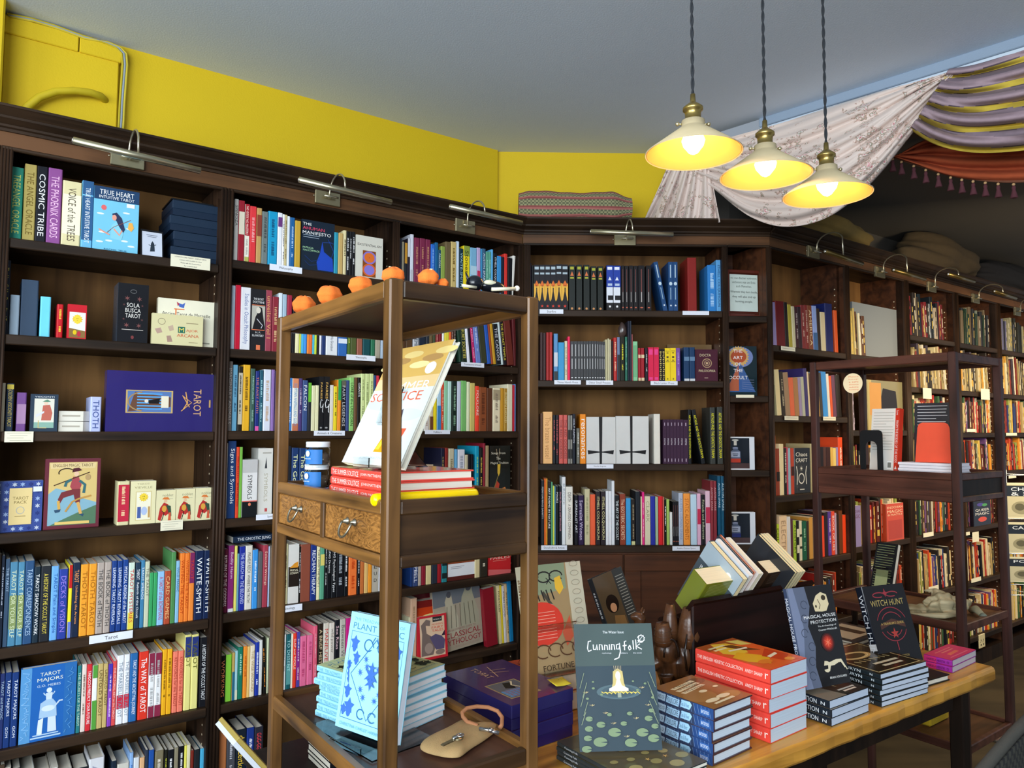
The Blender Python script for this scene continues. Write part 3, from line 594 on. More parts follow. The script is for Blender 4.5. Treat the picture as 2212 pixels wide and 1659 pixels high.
# ---------------------------------------------------------------- hanging cloths (traced on the beam's own plane, folds in depth)
def catmull(pts, t):
    n = len(pts)-1; x = min(max(t, 0), .99999)*n; i = int(x); f = x-i; g = lambda k: pts[min(max(k, 0), n)]
    a, b, c, d = g(i-1), g(i), g(i+1), g(i+2)
    return tuple(.5*(2*b[k]+(c[k]-a[k])*f+(2*a[k]-5*b[k]+4*c[k]-d[k])*f*f+(3*b[k]-a[k]-3*c[k]+d[k])*f**3) for k in (0, 1))
def onbeam(x, y, off): return hit(x, y, BA-bn*off, bn)
def drape(top, bot, nu, nv, fold, col, off=.05, mat='cloth'):
    def P(u, v):
        a = catmull(top, u); b = catmull(bot, u); return onbeam(a[0]+(b[0]-a[0])*v, a[1]+(b[1]-a[1])*v, off+fold(u, v))
    return MB().grid(P, nu, nv, col, mat)
def flowers():
    m, nt, b, N, L = newmat('floral_cloth'); tc = N('ShaderNodeTexCoord'); vo = N('ShaderNodeTexVoronoi'); vo.inputs['Scale'].default_value = 11
    no = N('ShaderNodeTexNoise'); no.inputs['Scale'].default_value = 26; no.inputs['Detail'].default_value = 4; L(tc.outputs['Object'], no.inputs['Vector'])
    va = N('ShaderNodeMixRGB'); va.inputs[0].default_value = .22; L(tc.outputs['Object'], va.inputs[1]); L(no.outputs[1], va.inputs[2]); L(va.outputs[0], vo.inputs['Vector'])
    cr = N('ShaderNodeValToRGB'); e = cr.color_ramp.elements; e[0].position = 0; e[0].color = hexc('8e3a44'); e[1].position = .62; e[1].color = hexc('dccac0')
    for p, c in ((.13, 'd09898'), (.2, 'f0e8e0'), (.27, '77765e'), (.33, 'c09a8c'), (.4, 'dccac0')): x = e.new(p); x.color = hexc(c)
    L(vo.outputs['Distance'], cr.inputs[0]); L(cr.outputs[0], b.inputs['Base Color']); b.inputs['Roughness'].default_value = .6; b.inputs['Sheen Weight'].default_value = .3
    bp = N('ShaderNodeBump'); bp.inputs['Strength'].default_value = .35; bp.inputs['Distance'].default_value = .003; L(no.outputs[0], bp.inputs['Height']); L(bp.outputs[0], b.inputs['Normal'])
flowers()
th = thing('floral_drape', 'cream and pink floral cloth swagged from the ceiling beam behind the pendant lamps', 'drape', Matrix.Translation(onbeam(1700, 300, .05)))
Mi = th.matrix_world.inverted()
def sub(mb, name): o = mb.build(name, th); o.matrix_local = Mi; md = o.modifiers.new('thickness', 'SOLIDIFY'); md.thickness = .003; return o
sub(drape([(1490, 335), (1560, 302), (1700, 262), (1850, 214), (1960, 182), (2062, 152)], [(1480, 372), (1545, 410), (1620, 468), (1700, 490), (1790, 468), (1880, 396), (1960, 300), (2030, 210), (2066, 152)], 90, 44,
    lambda u, v: .028*(1-v*.3)*math.sin(v*26+u*7+2*math.sin(u*5))*min(1, 6*v)+.012*math.sin(v*61+u*9)+.07*math.sin(PI*v)*math.sin(PI*min(u*1.1, 1)), 'ffffff', .04, 'floral_cloth'), 'swag')
sub(drape([(1452, 340), (1480, 335), (1505, 335), (1530, 345)], [(1390, 478), (1420, 474), (1450, 478), (1480, 486), (1520, 486), (1556, 480)], 70, 30,
    lambda u, v: .02*(.4+v)*math.sin(u*30+v*2)+.008*math.sin(u*67+v*5), 'ffffff', .06, 'floral_cloth'), 'hanging_tail')
th = thing('striped_drape', 'mauve and yellow striped cloth swagged beside the floral one, nearer the frame edge', 'drape', Matrix.Translation(onbeam(2140, 220, .05)))
Mi = th.matrix_world.inverted()
def stripe(u, v):
    k = (v*4.6+.15*math.sin(u*4)) % 1; base = 'c9b040' if .46 < k < .76 else 'a48d95' if k < .42 else '85747e'
    return base if not (.42 < k < .45 or .77 < k < .80) else '5a4c54'
sub(drape([(2050, 150), (2110, 140), (2212, 108), (2330, 66), (2450, 30)], [(1966, 278), (2010, 306), (2070, 326), (2150, 330), (2250, 318), (2350, 280), (2450, 200)], 80, 90,
    lambda u, v: .03*math.sin(v*29+u*3)+.012*math.sin(v*53-u*6)+.09*math.sin(PI*v)-.02, stripe, .06), 'swag')
th = thing('orange_drape', 'burnt orange cloth with a tasselled fringe hanging behind the striped drape', 'drape', Matrix.Translation(onbeam(2140, 340, -.3)))
Mi = th.matrix_world.inverted()
sub(drape([(1950, 330), (2010, 300), (2100, 300), (2212, 300), (2400, 290)], [(1930, 338), (1990, 358), (2050, 378), (2110, 388), (2180, 393), (2280, 390), (2400, 360)], 70, 24,
    lambda u, v: -.32+.025*math.sin(v*20+u*5), 'b4522c', .05), 'valance')
fr = [(1928, 338), (1985, 357), (2050, 377), (2110, 387), (2180, 392), (2280, 388)]
mb = MB(); mb.tube([onbeam(*catmull(fr, i/40), -.28) for i in range(41)], .006, '7a4a34', 'cloth', 6); o = mb.build('fringe_braid', th); o.matrix_local = Mi
for i in range(11):
    x, y = catmull(fr, .0+i*.082); P = onbeam(x, y, -.27); mb = MB(); mb.blob(P-K*.012, (.006, .006, .006), 'c8a070', 'plain', 6)
    mb.lathe([(.002, -.016), (.006, -.02), (.008, -.028), (.006, -.033), (.014, -.066), (.009, -.068), (0, -.066)], P, 10, '5e3038', 'cloth'); o = mb.build('tassel', th); o.matrix_local = Mi
# ---------------------------------------------------------------- things lying on top of the cornices
pb = Plane(FB, .02); tL, _ = pb.tz(1121, 465); tR, _ = pb.tz(1368, 460)
m = MB()
def rollP(u, v):
    a = 2*PI*v; w = tR-tL; end = .5*(math.cos(PI*min(1, u*9))+1) if u < .111 else 0; e2 = .5*(math.cos(PI*min(1, (1-u)*5))+1) if u > .8 else 0
    r = 1-.12*end-.34*e2; return (w*u, .085+.075*math.cos(a)*r, .08+.08*math.sin(a)*r*(1+.06*math.sin(u*9)+.02*math.sin(u*31)))
def rollC(u, v):
    k = (v*11) % 1
    if k > .62: return 'a8645c' if k < .72 or k > .9 else '8a4844'
    return '94916a' if (int(u*60)+int(v*60)) % 2 else '5e5e46'
m.grid(rollP, 90, 60, rollC, 'cloth'); m.add([rollP(0, i/24) for i in range(24)], [list(range(24))], '6a4038', 'cloth'); m.add([rollP(1, i/24) for i in range(24)], [list(range(24))[::-1]], '6a4038', 'cloth')
Mx = FB @ Matrix.Translation((tL, .0, 2.506)); o = m.build('folded_blanket', None, Mx); o.matrix_world = Mx; tag(o, 'rolled woven blanket with red and green bands lying on the cornice', 'blanket')
def bundle(F, xs, ys, ztop, zb, col, label, seed, name='cloth_bundle', cat='cloth', mat='cloth', ry=.14):
    p = Plane(F, .06); t0, _ = p.tz(xs[0], ys); t1, _ = p.tz(xs[1], ys); cx = (t0+t1)/2; a = (t1-t0)/2; h = (ztop-zb); R = random.Random(seed); ph = [R.uniform(0, 6) for _ in range(6)]
    m = MB(); m.blob((0, 0, h*.42), (a, ry, h*.58), col, mat, 24, lambda d: 1+.10*math.sin(3*d.x+4*d.z+ph[0])+.07*math.sin(8*d.x+ph[1]+3*d.y)+.05*math.sin(13*d.z+ph[2]+6*d.x)-(.12 if d.z < -.5 else 0))
    Mx = F @ Matrix.Translation((cx, .11, zb+.012)); o = m.build(name, None, Mx); o.matrix_world = Mx; tag(o, label, cat)
bundle(FR, (1690, 1880), 500, 2.66, 2.505, '8a7038', 'brownish cloth bundle below the lowest pendant lamp, its yellow glow put into the colour', 1)  # lamp glow on the lump is carried by the cloth colour
bundle(FR, (1960, 2110), 560, 2.74, 2.505, '4a3c26', 'large brown cloth bundle on the dark cornice above the farther lamps', 2)
bundle(FR, (2128, 2260), 600, 2.73, 2.505, '17161a', 'black round bag on the dark cornice at the picture edge', 3, 'soft_bag', 'bag')
# ---------------------------------------------------------------- the rows: left edge, right edge, top (in an enlarged crop), colour, lettering colour, lettering
c1 = (0, 200, 4.424); c2 = (0, 540, 3.95); c3 = (0, 930, 3.95); c4 = (0, 1300, 4.424); c5 = (460, 340, 4.609); c6 = (440, 620, 4.879); c7 = (440, 920, 5.183); c8 = (440, 1140, 5.027); f5 = (440, 1420, 6.9125)
d1 = (820, 400, 5.027); d2 = (860, 660, 5.531); d3 = (860, 940, 5.531); d4 = (860, 1160, 5.185); d5 = (1120, 470, 5.027); d6 = (1140, 680, 4.88); d7 = (1140, 990, 4.809); d8 = (1540, 480, 5.183); e1 = (1540, 760, 5.531); e2 = (1540, 1020, 6.144)
SP['flame'] = [('r', 0, 0, 1, 1, '15121a'), ('r', .12, .9, .88, .96, 'a8b8c0'), ('r', .12, .79, .88, .83, 'a8b8c0'), ('p', [(0, .6), (.5, .52), (.98, .6), (.98, .2), (.8, .25), (.52, .48), (.2, .25), (0, .2)], 'e8b040'), ('p', [(.1, .56), (.5, .66), (.9, .56), (.75, .52), (.5, .55), (.25, .52)], 'd86a28'), ('r', .42, .38, .6, .5, '14121a'), ('p', [(.5, .48), (.82, .26), (.95, .05), (.05, .05), (.2, .26)], '14121a'), ('s', .5, .1, .28, 5, .45, 'd83828')]
SPN['flame'] = 'black book with yellow flame pattern on the spine'
SP['tri'] = [('r', 0, 0, 1, 1, '1b2220'), ('r', .2, .9, .8, .96, 'a8a838'), ('p', [(.2, .76), (.8, .76), (.5, .86)], 'd07040'), ('r', .2, .7, .8, .735, 'a8a838'), ('s', .5, .05, .25, 5, .6, 'd09058')]; SPN['tri'] = 'black book with an orange triangle on the spine'
SP['blueboot'] = [('r', 0, 0, 1, 1, '16181c'), ('r', 0, .52, 1, .99, '2440a0'), ('r', .15, .9, .85, .96, 'e8ecf8'), ('p', [(.25, .67), (.75, .67), (.5, .75)], 'e8ecf8'), ('r', .2, .55, .85, .6, 'b8c8e0'), ('r', 0, .18, .95, .52, 'e4e8f0'), ('r', .2, .24, 1, .34, '16181c'), ('s', .5, .1, .2, 5, .6, 'f0f0f0')]; SPN['blueboot'] = 'blue, white and black banded book'
SP['dots'] = [('r', 0, 0, 1, 1, '17161a'), ('r', .42, .28, .56, .92, '7a4440'), ('r', .42, .2, .56, .42, 'b8b0ac'), ('e', .5, .08, .25, .016, 'c06048')]; SPN['dots'] = 'thin black book with a small orange dot'
SP['greys'] = [('r', 0, 0, 1, 1, '3d3f42'), ('r', .38, .62, .6, .92, 'c4c4c4'), ('r', .38, .3, .6, .56, 'c4c4c4'), ('e', .5, .08, .26, .016, 'e0e0e0')]; SPN['greys'] = 'thin charcoal book with silver lettering'
SP['navydot'] = [('r', 0, 0, 1, 1, '1f4878'), ('r', .36, .68, .6, .94, 'b0c8d8'), ('e', .5, .56, .36, .035, 'c8dce8'), ('r', .4, .24, .58, .48, '9ab8cc'), ('s', .5, .12, .25, 5, .6, 'e8f0f4')]; SPN['navydot'] = 'navy book with a pale disc on the spine'
SP['mag'] = [('r', 0, 0, 1, 1, 'd8204c'), ('r', .15, .78, .85, .94, 'e8408a'), ('r', .15, .04, .85, .12, 'e8408a')]; SPN['mag'] = 'crimson book with pink spine ends'
SP['gold'] = [('r', 0, 0, 1, 1, '16120f')]+[('r', .25+.2*(i % 2), .05+.06*i, .7+.1*(i % 3), .08+.06*i, 'd8c070') for i in range(15)]; SPN['gold'] = 'thin black book with gold patterned spine'
SP['yel'] = [('r', 0, 0, 1, 1, 'f0d020'), ('r', .15, .9, .85, .92, '80701a'), ('r', .3, .84, .7, .87, '60501a'), ('r', .3, .7, .7, .76, '60501a'), ('r', .15, .58, .85, .6, '80701a'), ('r', .3, .62, .7, .65, '60501a'), ('s', .5, .07, .2, 4, .5, '60501a')]; SPN['yel'] = 'bright yellow clothbound book'
SP['scar'] = [('r', 0, 0, 1, 1, '3a2038'), ('r', .42, .86, .6, .93, 'c0b0c0'), ('tr', 'MYSTAI', .5, .5, .4, 'e0d8e0', .14), ('r', .42, .05, .6, .12, 'c0b0c0')]; SPN['scar'] = 'thin dark purple book, white spine lettering'
SP['fairies'] = [('r', 0, 0, 1, 1, '17181b'), ('tr', 'FAIRIES', .5, .74, .4, 'e8b860', .3), ('l', [(.85, .56), (.5, .58), (.25, .5), (.4, .42), (.7, .44), (.95, .5), (.8, .36), (.95, .34)], .13, 'f0f0f0'), ('e', .5, .06, .25, .015, 'a0a0a0')]; SPN['fairies'] = 'tall black book about fairies with a white swash'
SP['nogods'] = [('r', 0, 0, 1, 1, 'efe9d8'), ('r', 0, .46, 1, 1, 'b02030'), ('tr', 'NO GODS NO MASTERS', .5, .72, .5, 'f8f0e0', .48), ('tr', 'DANIEL GUERIN', .5, .27, .4, '50483c', .26), ('r', 0, 0, 1, .1, 'b8b860')]; SPN['nogods'] = 'half red, half white book'
SP['blav'] = [('r', 0, 0, 1, 1, '1c1d22'), ('t', 'THE SECRET', .5, .84, .035, 'e8e8e8', .7), ('t', 'DOCTRINE', .5, .79, .035, 'e8e8e8', .8), ('r', .04, .735, .96, .745, 'e07850'), ('r', .04, .35, .96, .73, 'b8b4a8'), ('p', [(.1, .35), (.3, .55), (.45, .62), (.55, .72), (.75, .7), (.95, .4), (.95, .35)], '1a1a1e'), ('e', .5, .66, .16, .05, 'd8d0c0'), ('l', [(.4, .52), (.55, .48), (.8, .42), (.7, .37)], .05, 'c8c8d0'), ('r', .04, .335, .96, .347, 'e07850'), ('t', 'H. P.', .5, .3, .03, 'e8e8e8'), ('t', 'BLAVATSKY', .5, .25, .035, 'e8e8e8', .8), ('r', .38, .02, .66, .1, 'e07850')]; SPN['blav'] = 'thick black book with a hooded portrait on its spine'
SP['primal'] = [('r', 0, 0, 1, 1, 'd8d6d0'), ('r', 0, .28, 1, .62, '241c16'), ('p', [(.1, .6), (.6, .68), (.95, .7), (.95, .6)], 'd8902c'), ('t', 'PRIMAL', .55, .56, .035, 'e8e0c0', .8), ('t', 'SCREAM', .55, .51, .035, 'e8e0c0', .8)]; SPN['primal'] = 'white book with a dark picture band on its spine'
SP['psym'] = [('r', 0, 0, 1, 1, 'dedcda'), ('r', 0, .77, 1, 1, 'c0bebc'), ('r', 0, 0, 1, .27, '14181c'), ('r', 0, .265, 1, .285, 'e07068'), ('tr', 'SYMBOLS', .5, .52, .3, '202020', .42), ('e', .5, .22, .09, .03, 'e08060')]; SPN['psym'] = 'squat white and black dictionary lettered symbols'
SP['gz'] = [('r', 0, 0, 1, 1, '23353c'), ('e', .5, .92, .4, .05, '8aa098')]; SPN['gz'] = 'dark volume'
SP['flip'] = [('r', 0, 0, 1, 1, 'cdd8e8'), ('e', .5, .5, .3, .1, '3a80b8')]
SP['freud'] = [('r', 0, 0, 1, 1, 'b9b2a2')]+[('t', ch, .5, .86-.15*i, .075, '2c2a28', .5) for i, ch in enumerate('FREUD')]; SPN['freud'] = 'grey-beige book with large stacked capitals'
W1 = 'top shelf left of the boxes'
def BX(*a): row(*a, kind='boxed_deck', dp=.13)
BX(FL, .035, c1, 1200, 2.095, 'on the deck shelf', '''85 212 712 2a8f78 d8e070 TREEANGEL ORACLE
218 338 685 b9a55c 7a6424 THE ANGEL ORACLE
338 445 705 15161e f5f5f5 COSMIC TRIBE
447 585 725 8f4f90 f0c0e0 THE PHOENIX CARDS
590 775 850 e0d4a4/20-80:efe9cc 5a4a3a VOICE of the TREES
778 890 845 6fb6d8/14-78:2f5b88/80-100:2f5b88 f0f4f8 TRUE HEART INTUITIVE TAROT''')
BX(FL, .03, c2, 600, 1.79, 'below the deck shelf', '''8 75 85 17202e d8c850 The New Golden Dawn Ritual Tarot
80 165 385 93a6b6 c0ccd4
172 322 256 34465c 34465c
340 432 400 6fd0ee 6fd0ee
485 540 465 c01c24 f0c040 ~''')
BX(FL, .03, c2, 1400, 1.487, 'beside the big purple box', '''-30 40 1135 e4dcc0 808080
48 115 1140 2c3b50/88-98:d9c24c d9c25c GOLDEN VISCONTI TAROT
140 225 1218 7a4f90/20-70:b08ab0 e0c0e0
770 865 1255 b9c0e8 3a4f8a THOTH''')
row(FL, .02, c3, 1500, .824, 'on the shelf with the Tarot ticket', '''-60 0 1060 2a2018
0 30 1070 1c2638 c0c8d8 ~
35 75 1100 3d5570 b0c8e0 THE TAROT
75 145 1125 4f88a8/20-60:8a9a60 e0e8c0 TAROT FOR YOUR SELF
145 205 1125 4f88a8/20-60:8a9a60 e0e8c0 TAROT FOR YOUR SELF
205 285 1115 2c4f78 a8c4e0 TAROT CORRESPONDENCES
285 340 1165 1e2f3c f0f0f0 TAROT SHADOW WORK
340 430 1160 25282e e6d050 A HISTORY OF THE OCCULT TAROT
430 497 1160 6fabe3 2a60a8 TAROT Plain and Simple
497 575 1185 2a3f9a 9a80e0 DECKS of VISION
580 612 1150 f0e030/68-100:c02020/0-22:6a80d0 707020
612 680 1130 1c2840 f0a060 TAROT|Unlocking the Arcana
680 750 1145 f0a030 a86818 THOTH TAROT
750 820 1140 f0a030 a86818 THOTH TAROT
820 885 1130 b3a59b 404040 THE BOOK of THOTH
885 945 1125 b3a59b 404040 THE BOOK of THOTH
945 992 1115 1d3f85 e8f0ff LEARNING TAROT REVERSALS
992 1040 1115 1d3f85 e8f0ff LEARNING TAROT REVERSALS
1040 1088 1105 1e448e f0f4ff MYSTICAL ORIGINS of the TAROT
1090 1145 1130 cfe0d0/0-25:e8d850 d03838 TAROT MYSTERIES
1148 1195 1130 243a50 f0f4f8 TAROT|Rebirth of the Occult
1195 1230 1110 3f7fa8 e8f0f8 TAROT SPREADS
1230 1272 1120 c8ccb0 707060 THE TAROT
1272 1305 1215 3aa060 2a7040
1305 1340 1215 3aa060 2a7040
1340 1400 1205 8fc0e8 c04060 A TAROT of the BOHEMIANS
1400 1455 1200 b04a30 f0c080 CARD GAMES
1455 1495 1040 4f8a50 e0e0a0
1495 1528 1115 88b8d8 3a6a90 WILD MAGIC
1528 1570 1050 f08030 c04010 WRITING THE TAROT
1570 1608 1050 f08030 c04010 WRITING THE TAROT
1608 1655 1045 ee8838/55-100:7a2858 c83a28 TAROT
1655 1732 1030 16264a f0f0f0 WAITE-SMITH
1732 1812 1025 16264a f0f0f0 WAITE-SMITH''')
row(FL, .02, c4, 900, .518, 'one shelf below the Tarot ticket', '''-80 0 690 2a3870
0 45 690 2a3870 b0c8d8 TAROT and MAGIC
45 110 680 1c3a78 e8eef8 TAROT MAJORS|GOM
110 180 678 1c3a78 e8eef8 TAROT MAJORS|GOM
735 775 615 2a7a80 d0e8d0 THE SECRETS OF THE TAROT
778 825 600 e8d5ca 806050 ~
825 875 600 d83038 ffffff TAROCCHI PREDICT YOUR FUTURE
878 930 610 f0f2ee/0-45:58a040/80-100:58a040 f0f2ee
930 985 595 c9b070 5a4820 UNTOLD TAROT
985 1028 592 c9b070 5a4820 UNTOLD TAROT
1030 1072 597 8a48b8/60-100:4838b0 e8d0f0 ~
1072 1110 570 e05050 f8d0c0 THE PICTORIAL KEY to the TAROT
1112 1180 515 eef0f4/22-42:d03048 8090a0 THE MARSEILLE TAROT
1180 1235 505 eef0f4/22-42:d03048 8090a0 THE MARSEILLE TAROT
1235 1312 495 2a68a8 f0f4f8 TAROT AND THE ARCHETYPAL JOURNEY
1320 1415 480 e03828 ffffff The WAY of TAROT
1415 1475 495 f0f0f0/66-100:8a2a45/0-18:8a2a45 b0b0b0 ~
1475 1540 490 f0f0f0/66-100:8a2a45/0-18:8a2a45 b0b0b0 ~
1545 1590 458 f0b020 8a6010 ~
1590 1640 455 f0b020 8a6010 ~
1645 1695 478 f08068 b84030 KEYWORDS for the TAROT
1695 1750 472 f08068 b84030 KEYWORDS for the TAROT
1755 1820 318 e8e08a/70-97:2a3878 606020 TAROT
1820 1890 315 e8e08a/70-97:2a3878 606020 TAROT
1900 1975 345 15161c f0f0f0 A HISTORY OF THE OCCULT TAROT''')
row(FL, .02, c4, 1560, .20, 'on the lowest shelf', '''0 50 1560 504030
50 110 1585 d8d0c0
120 200 1595 303840
205 330 1600 e0e0d8
335 480 1620 c0b8a8
485 560 1585 d8d4c8
562 690 1600 c8c4b8
700 850 1590 202428
852 1000 1495 d8d8dc 9a9ab0 A
1065 1120 1525 1c2838 f0f0f0 A
1122 1238 1545 d0ccc0
1240 1275 1445 8ab0e0 3a70c0 ~
1277 1335 1490 d8dce0 606870 ~
1337 1385 1490 e0b080 a05a20
1387 1418 1420 303848 e0e0e0
1420 1475 1420 2050a0 d0e0f8
1480 1565 1425 7a7258 e8e0d0 ~
1570 1603 1418 202018 e0e040 ~
1603 1665 1418 14161c f4f4f4 ~
1665 1705 1398 8a826a
1705 1760 1385 101014 f0f0f0 ~
1760 1785 1378 e8e060
1785 1820 1370 e0d8b0
1822 1852 1425 7a2a20
1854 1910 1415 202428
1912 1965 1405 48a8d0''')
P1 = 'on the Philosophy shelf'
row(FL, .02, c5, 900, 2.12, P1, '''205 250 415 c9c6c0 303030 SPINOZA
250 312 430 a02030/45-82:e8e0c8 403830
315 358 465 efe9d8 fff nogods
362 430 487 e03a40 f4a8a8 ~
432 485 505 c0985c/50-88:8a4030 5a3020
485 548 540 6f7a78 404848 ~
548 642 540 1a98c4 0a4870 ~
642 690 552 e8eaf0/74-92:6a3878 606070
690 712 568 f0f0ee 404040 ~
712 738 572 c8b888 706040 ~
738 765 588 e0e8f0 6080a0
765 815 600 1f5f98 b0d0f0 ~
815 875 632 c8a038 403010
1210 1250 748 2a90a8 1a5060
1250 1298 755 c8a868
1300 1330 728 ddd0a0 302818 ~
1330 1360 738 14161a f0f0f0 ~
1360 1388 740 14161a f0f0f0 ~
1388 1418 742 14161a f0f0f0 ~''')
row(FL, .02, c6, 400, 1.79, 'below the Philosophy shelf', '''285 330 -15 b8c8d8 8090a8
330 388 -20 d01838 f06070
388 495 5 e8e8ec 7080b0 Studies in Occult Philosophy
498 650 25 1c1d22 fff blav
650 720 35 9a4050 e0a868 unveiled Vol I
722 790 105 8a2a38 d8b080 ~
790 830 65 d8e4ec 8090a0
832 876 78 a0b8c8
878 932 88 a02840/0-40:6a6a70 e0c0c0''')
row(FL, .02, c6, 550, 1.79, 'above the Theosophy ticket', '''936 965 120 16161a f0f0f0
967 1010 250 e8e0b0
1010 1030 260 c8d050
1030 1060 260 48b0e0
1060 1090 265 3f90e0
1092 1118 268 f08838
1118 1148 268 e87030
1148 1170 270 48b8d8
1170 1195 275 c8d840
1200 1222 250 16181c
1222 1245 260 e8e8f0
1245 1290 230 1c3468 90a8d0
1290 1415 210 e4e6e8 404858 Beelzebub's Tales|to His Grandson
1418 1515 240 3068b0/28-38:dce4ee f0f0f0
1520 1550 260 4a6a28 e0d850 ~
1550 1615 230 4f5a30 303818
1618 1678 250 9a5a48 7a4438
1680 1760 245 104a50 0a3038
1765 1810 255 2a7050 1a4830
1812 1866 240 a8a08c 706858
1868 1900 260 b0c0d0''')
row(FL, .02, c6, 1300, 1.49, 'left of the Animals and Creatures ticket', '''245 300 785 7a7470 d0ccc8 IMAGINARY ANIMALS
303 355 822 6aa8c8 2a5070 ~
358 408 838 242018/10-90:c8bfa8 181818 ~
410 487 822 e8b028 6a4a10 ~
490 540 862 3a5a50 8ab0a0 ~
542 585 887 1f2f78/0-8:e05aa0 c87868 THE FAIRY FAITH
585 625 878 1e5468 a0d0d8 ~
628 708 870 d4d8e4 c0a080 ~
710 745 872 8a6aa8 5a4070
748 812 885 4a3a60
816 884 890 c8c0b0''')
row(FL, .02, c6, 1300, 1.49, 'over the Animals and Creatures ticket', '''885 930 960 3a80d0 d0e0f8 ~
932 1000 965 e8e6da/0-14:c07050/82-100:d88860 4a90c0 EGYPTIAN ANIMALS AND GODS
1002 1040 965 4a3870 d0c0d0 ~
1040 1098 985 3a5080 e8ecf4 FALCON
1098 1135 1010 222830/60-100:6ab838
1135 1178 1040 e0dcb0 b0a880
1178 1215 1038 e0dcb0 b0a880
1215 1262 945 16171b e8b860 fairies
1265 1325 945 16171b e8b860 fairies
1330 1370 1035 ddd5c8
1370 1410 1048 e8d028 303010 ~
1412 1450 980 f09028/60-100:2a9a50 504010
1450 1500 990 1a1a1e/88-100:606050 c8c8c8 FAIRY LEGENDS
1500 1535 985 38487a 8090c0
1535 1585 955 90c870 203018 LORE of the UNICORN
1585 1620 955 6a4a30 c0a080
1620 1655 955 15130f f0f0f0 GIANTS
1655 1700 915 d0dc98 8a9860 ~
1700 1745 915 d0dc98 8a9860 ~
1745 1790 915 d0dc98 8a9860 ~
1790 1815 932 2a4878
1817 1850 935 d03040''')
row(FL, .02, c7, 700, 1.172, 'on the symbols shelf', '''235 262 195 e8e8e0 a0a0a0
262 360 170 1c3c70 f0f4f8 Signs and Symbols
360 396 238 e84828 a82010 ~
398 430 238 78b848 4a8020
432 600 378 dedcda fff psym
925 980 228 1c2028 e8e8e0
980 1062 248 1c3868 e8ecb0 The Golden
1065 1145 252 1c3868 e8ecb0 The Golden
1150 1240 300 203038
1245 1330 330 2a2420''')
row(FL, .02, c8, 600, .835, 'left of the Psychology ticket', '''200 262 235 5a1830 e8d8d8 RETURN OF THE GODDESS
265 330 197 8a2a70/0-5:e8e8e8 f0d0e8 Bodily Harm
332 362 200 e8e070
362 384 285 6aa0b8
385 450 207 1f2f98 c8d0f8 THE SEARCH for THE BELOVED
450 528 197 dcd8cc 303030 WILHELM REICH|WHERE'S THE TRUTH?
528 590 242 3a90d8 e0f0ff ~
590 640 268 5a5a5c e0d0c0
640 698 192 a03848 f0c8b0 Selected Writings
700 715 205 b0c0e0
718 790 215 6a5a4a
792 862 225 a09a80''')
row(FL, .02, c8, 600, .835, 'along the Psychology ticket shelf', '''865 916 180 c0b890 404030 ~
918 1030 182 d8d6d0 fff primal
1030 1055 207 14120f f0f0f0 ~
1048 1160 182 8a4a38 5a3028
1160 1225 187 1c3480 f0f4f8 REICHIAN THERAPY
1228 1262 175 e8e0b0 202020 THE I AND THE NOT-I
1262 1312 170 58a080/60-80:e0d070
1315 1337 170 14161a f0f0f0 ~
1337 1385 165 101216 f0f0f0 JUNG Dreams
1385 1440 160 15171b f0f0f0 JUNG Psychological Types
1440 1525 165 14151a a0a8b0 ~
1525 1570 190 101418 f0f0f0 ~
1575 1665 180 f07838 c04010 ~
1667 1700 190 14161a f0f0f0 ~
1700 1743 200 c87038 8a4820
1745 1788 200 e0b870 a07830
1788 1828 210 f09828 a06010
1830 1896 215 b8b0a0 303030 freud
1898 1915 230 e8e8ec''')
row(FL, .02, c8, 1450, .518, 'two shelves below the symbols shelf', '''175 245 1395 14120f f09060 WORKING
245 310 1380 88d040 4a8020
312 342 1360 c8a860/0-60:2a6a88
344 374 1340 a0d0d8/0-20:d8dcc0 304858
375 430 1300 1a7860 b0e0c8 ~
432 475 1290 f09030 c05010 ~
475 505 1290 e8c070 b08030
505 560 1282 e8dcc0 b09060 THE WISE WOUND
562 605 1247 2038a0 e0e8ff ~
605 640 1222 d8d8d4 808080
640 672 1190 14120f@3 f09030 ~
690 705 1200 d8e0b8
707 780 1180 706a5a
782 856 1175 d0d4d8''')
row(FL, .02, c8, 1450, .518, 'behind the pale blue book stack', '''858 894 1165 dcdcd8 a0a0a0 ~
896 948 1160 1a5a60/8-45:5a9a98 b0e0e0 TO DISSENT
950 970 1155 f0e8d0
970 1008 1150 e84028 ffe0d0 SLAP and TICKLE
1008 1045 1135 8a2a88/70-100:4a48a0/0-12:4a48a0 f0d0e0 ~
1045 1120 1178 e8709a c04070 ~
1122 1188 1168 e8709a c04070 ~
1190 1235 1070 e0607a f0b0b8 ~
1240 1295 1045 2a2018 e0c8a0 A BRIEF HISTORY
1297 1360 1038 d8d0c0 d03838 MANEUVERS
1360 1420 1035 e0d8cc 7a7068 wild power
1420 1475 1005 16181f f0c8d0 Sex Rites
1477 1540 995 c0bcb0 707068 Between Women
1542 1600 985 c82080 e880b0
1602 1660 1000 d8d4c8
1662 1740 985 303848
1742 1830 1000 b04030''')
row(FL, .02, f5, 1400, .20, 'lowest shelf near the rack foot', '''205 345 1000 c07848 8a5030
347 478 1135 4a4c54/30-34:c8c8c8 d0d0d8 ~
480 638 1080 16202c f0c840 der Zeitkreise
640 755 1055 1c3480 f0f0f8 ~
757 890 1045 2a2a34 f04850 GGG-GGG|IN HAITI''')
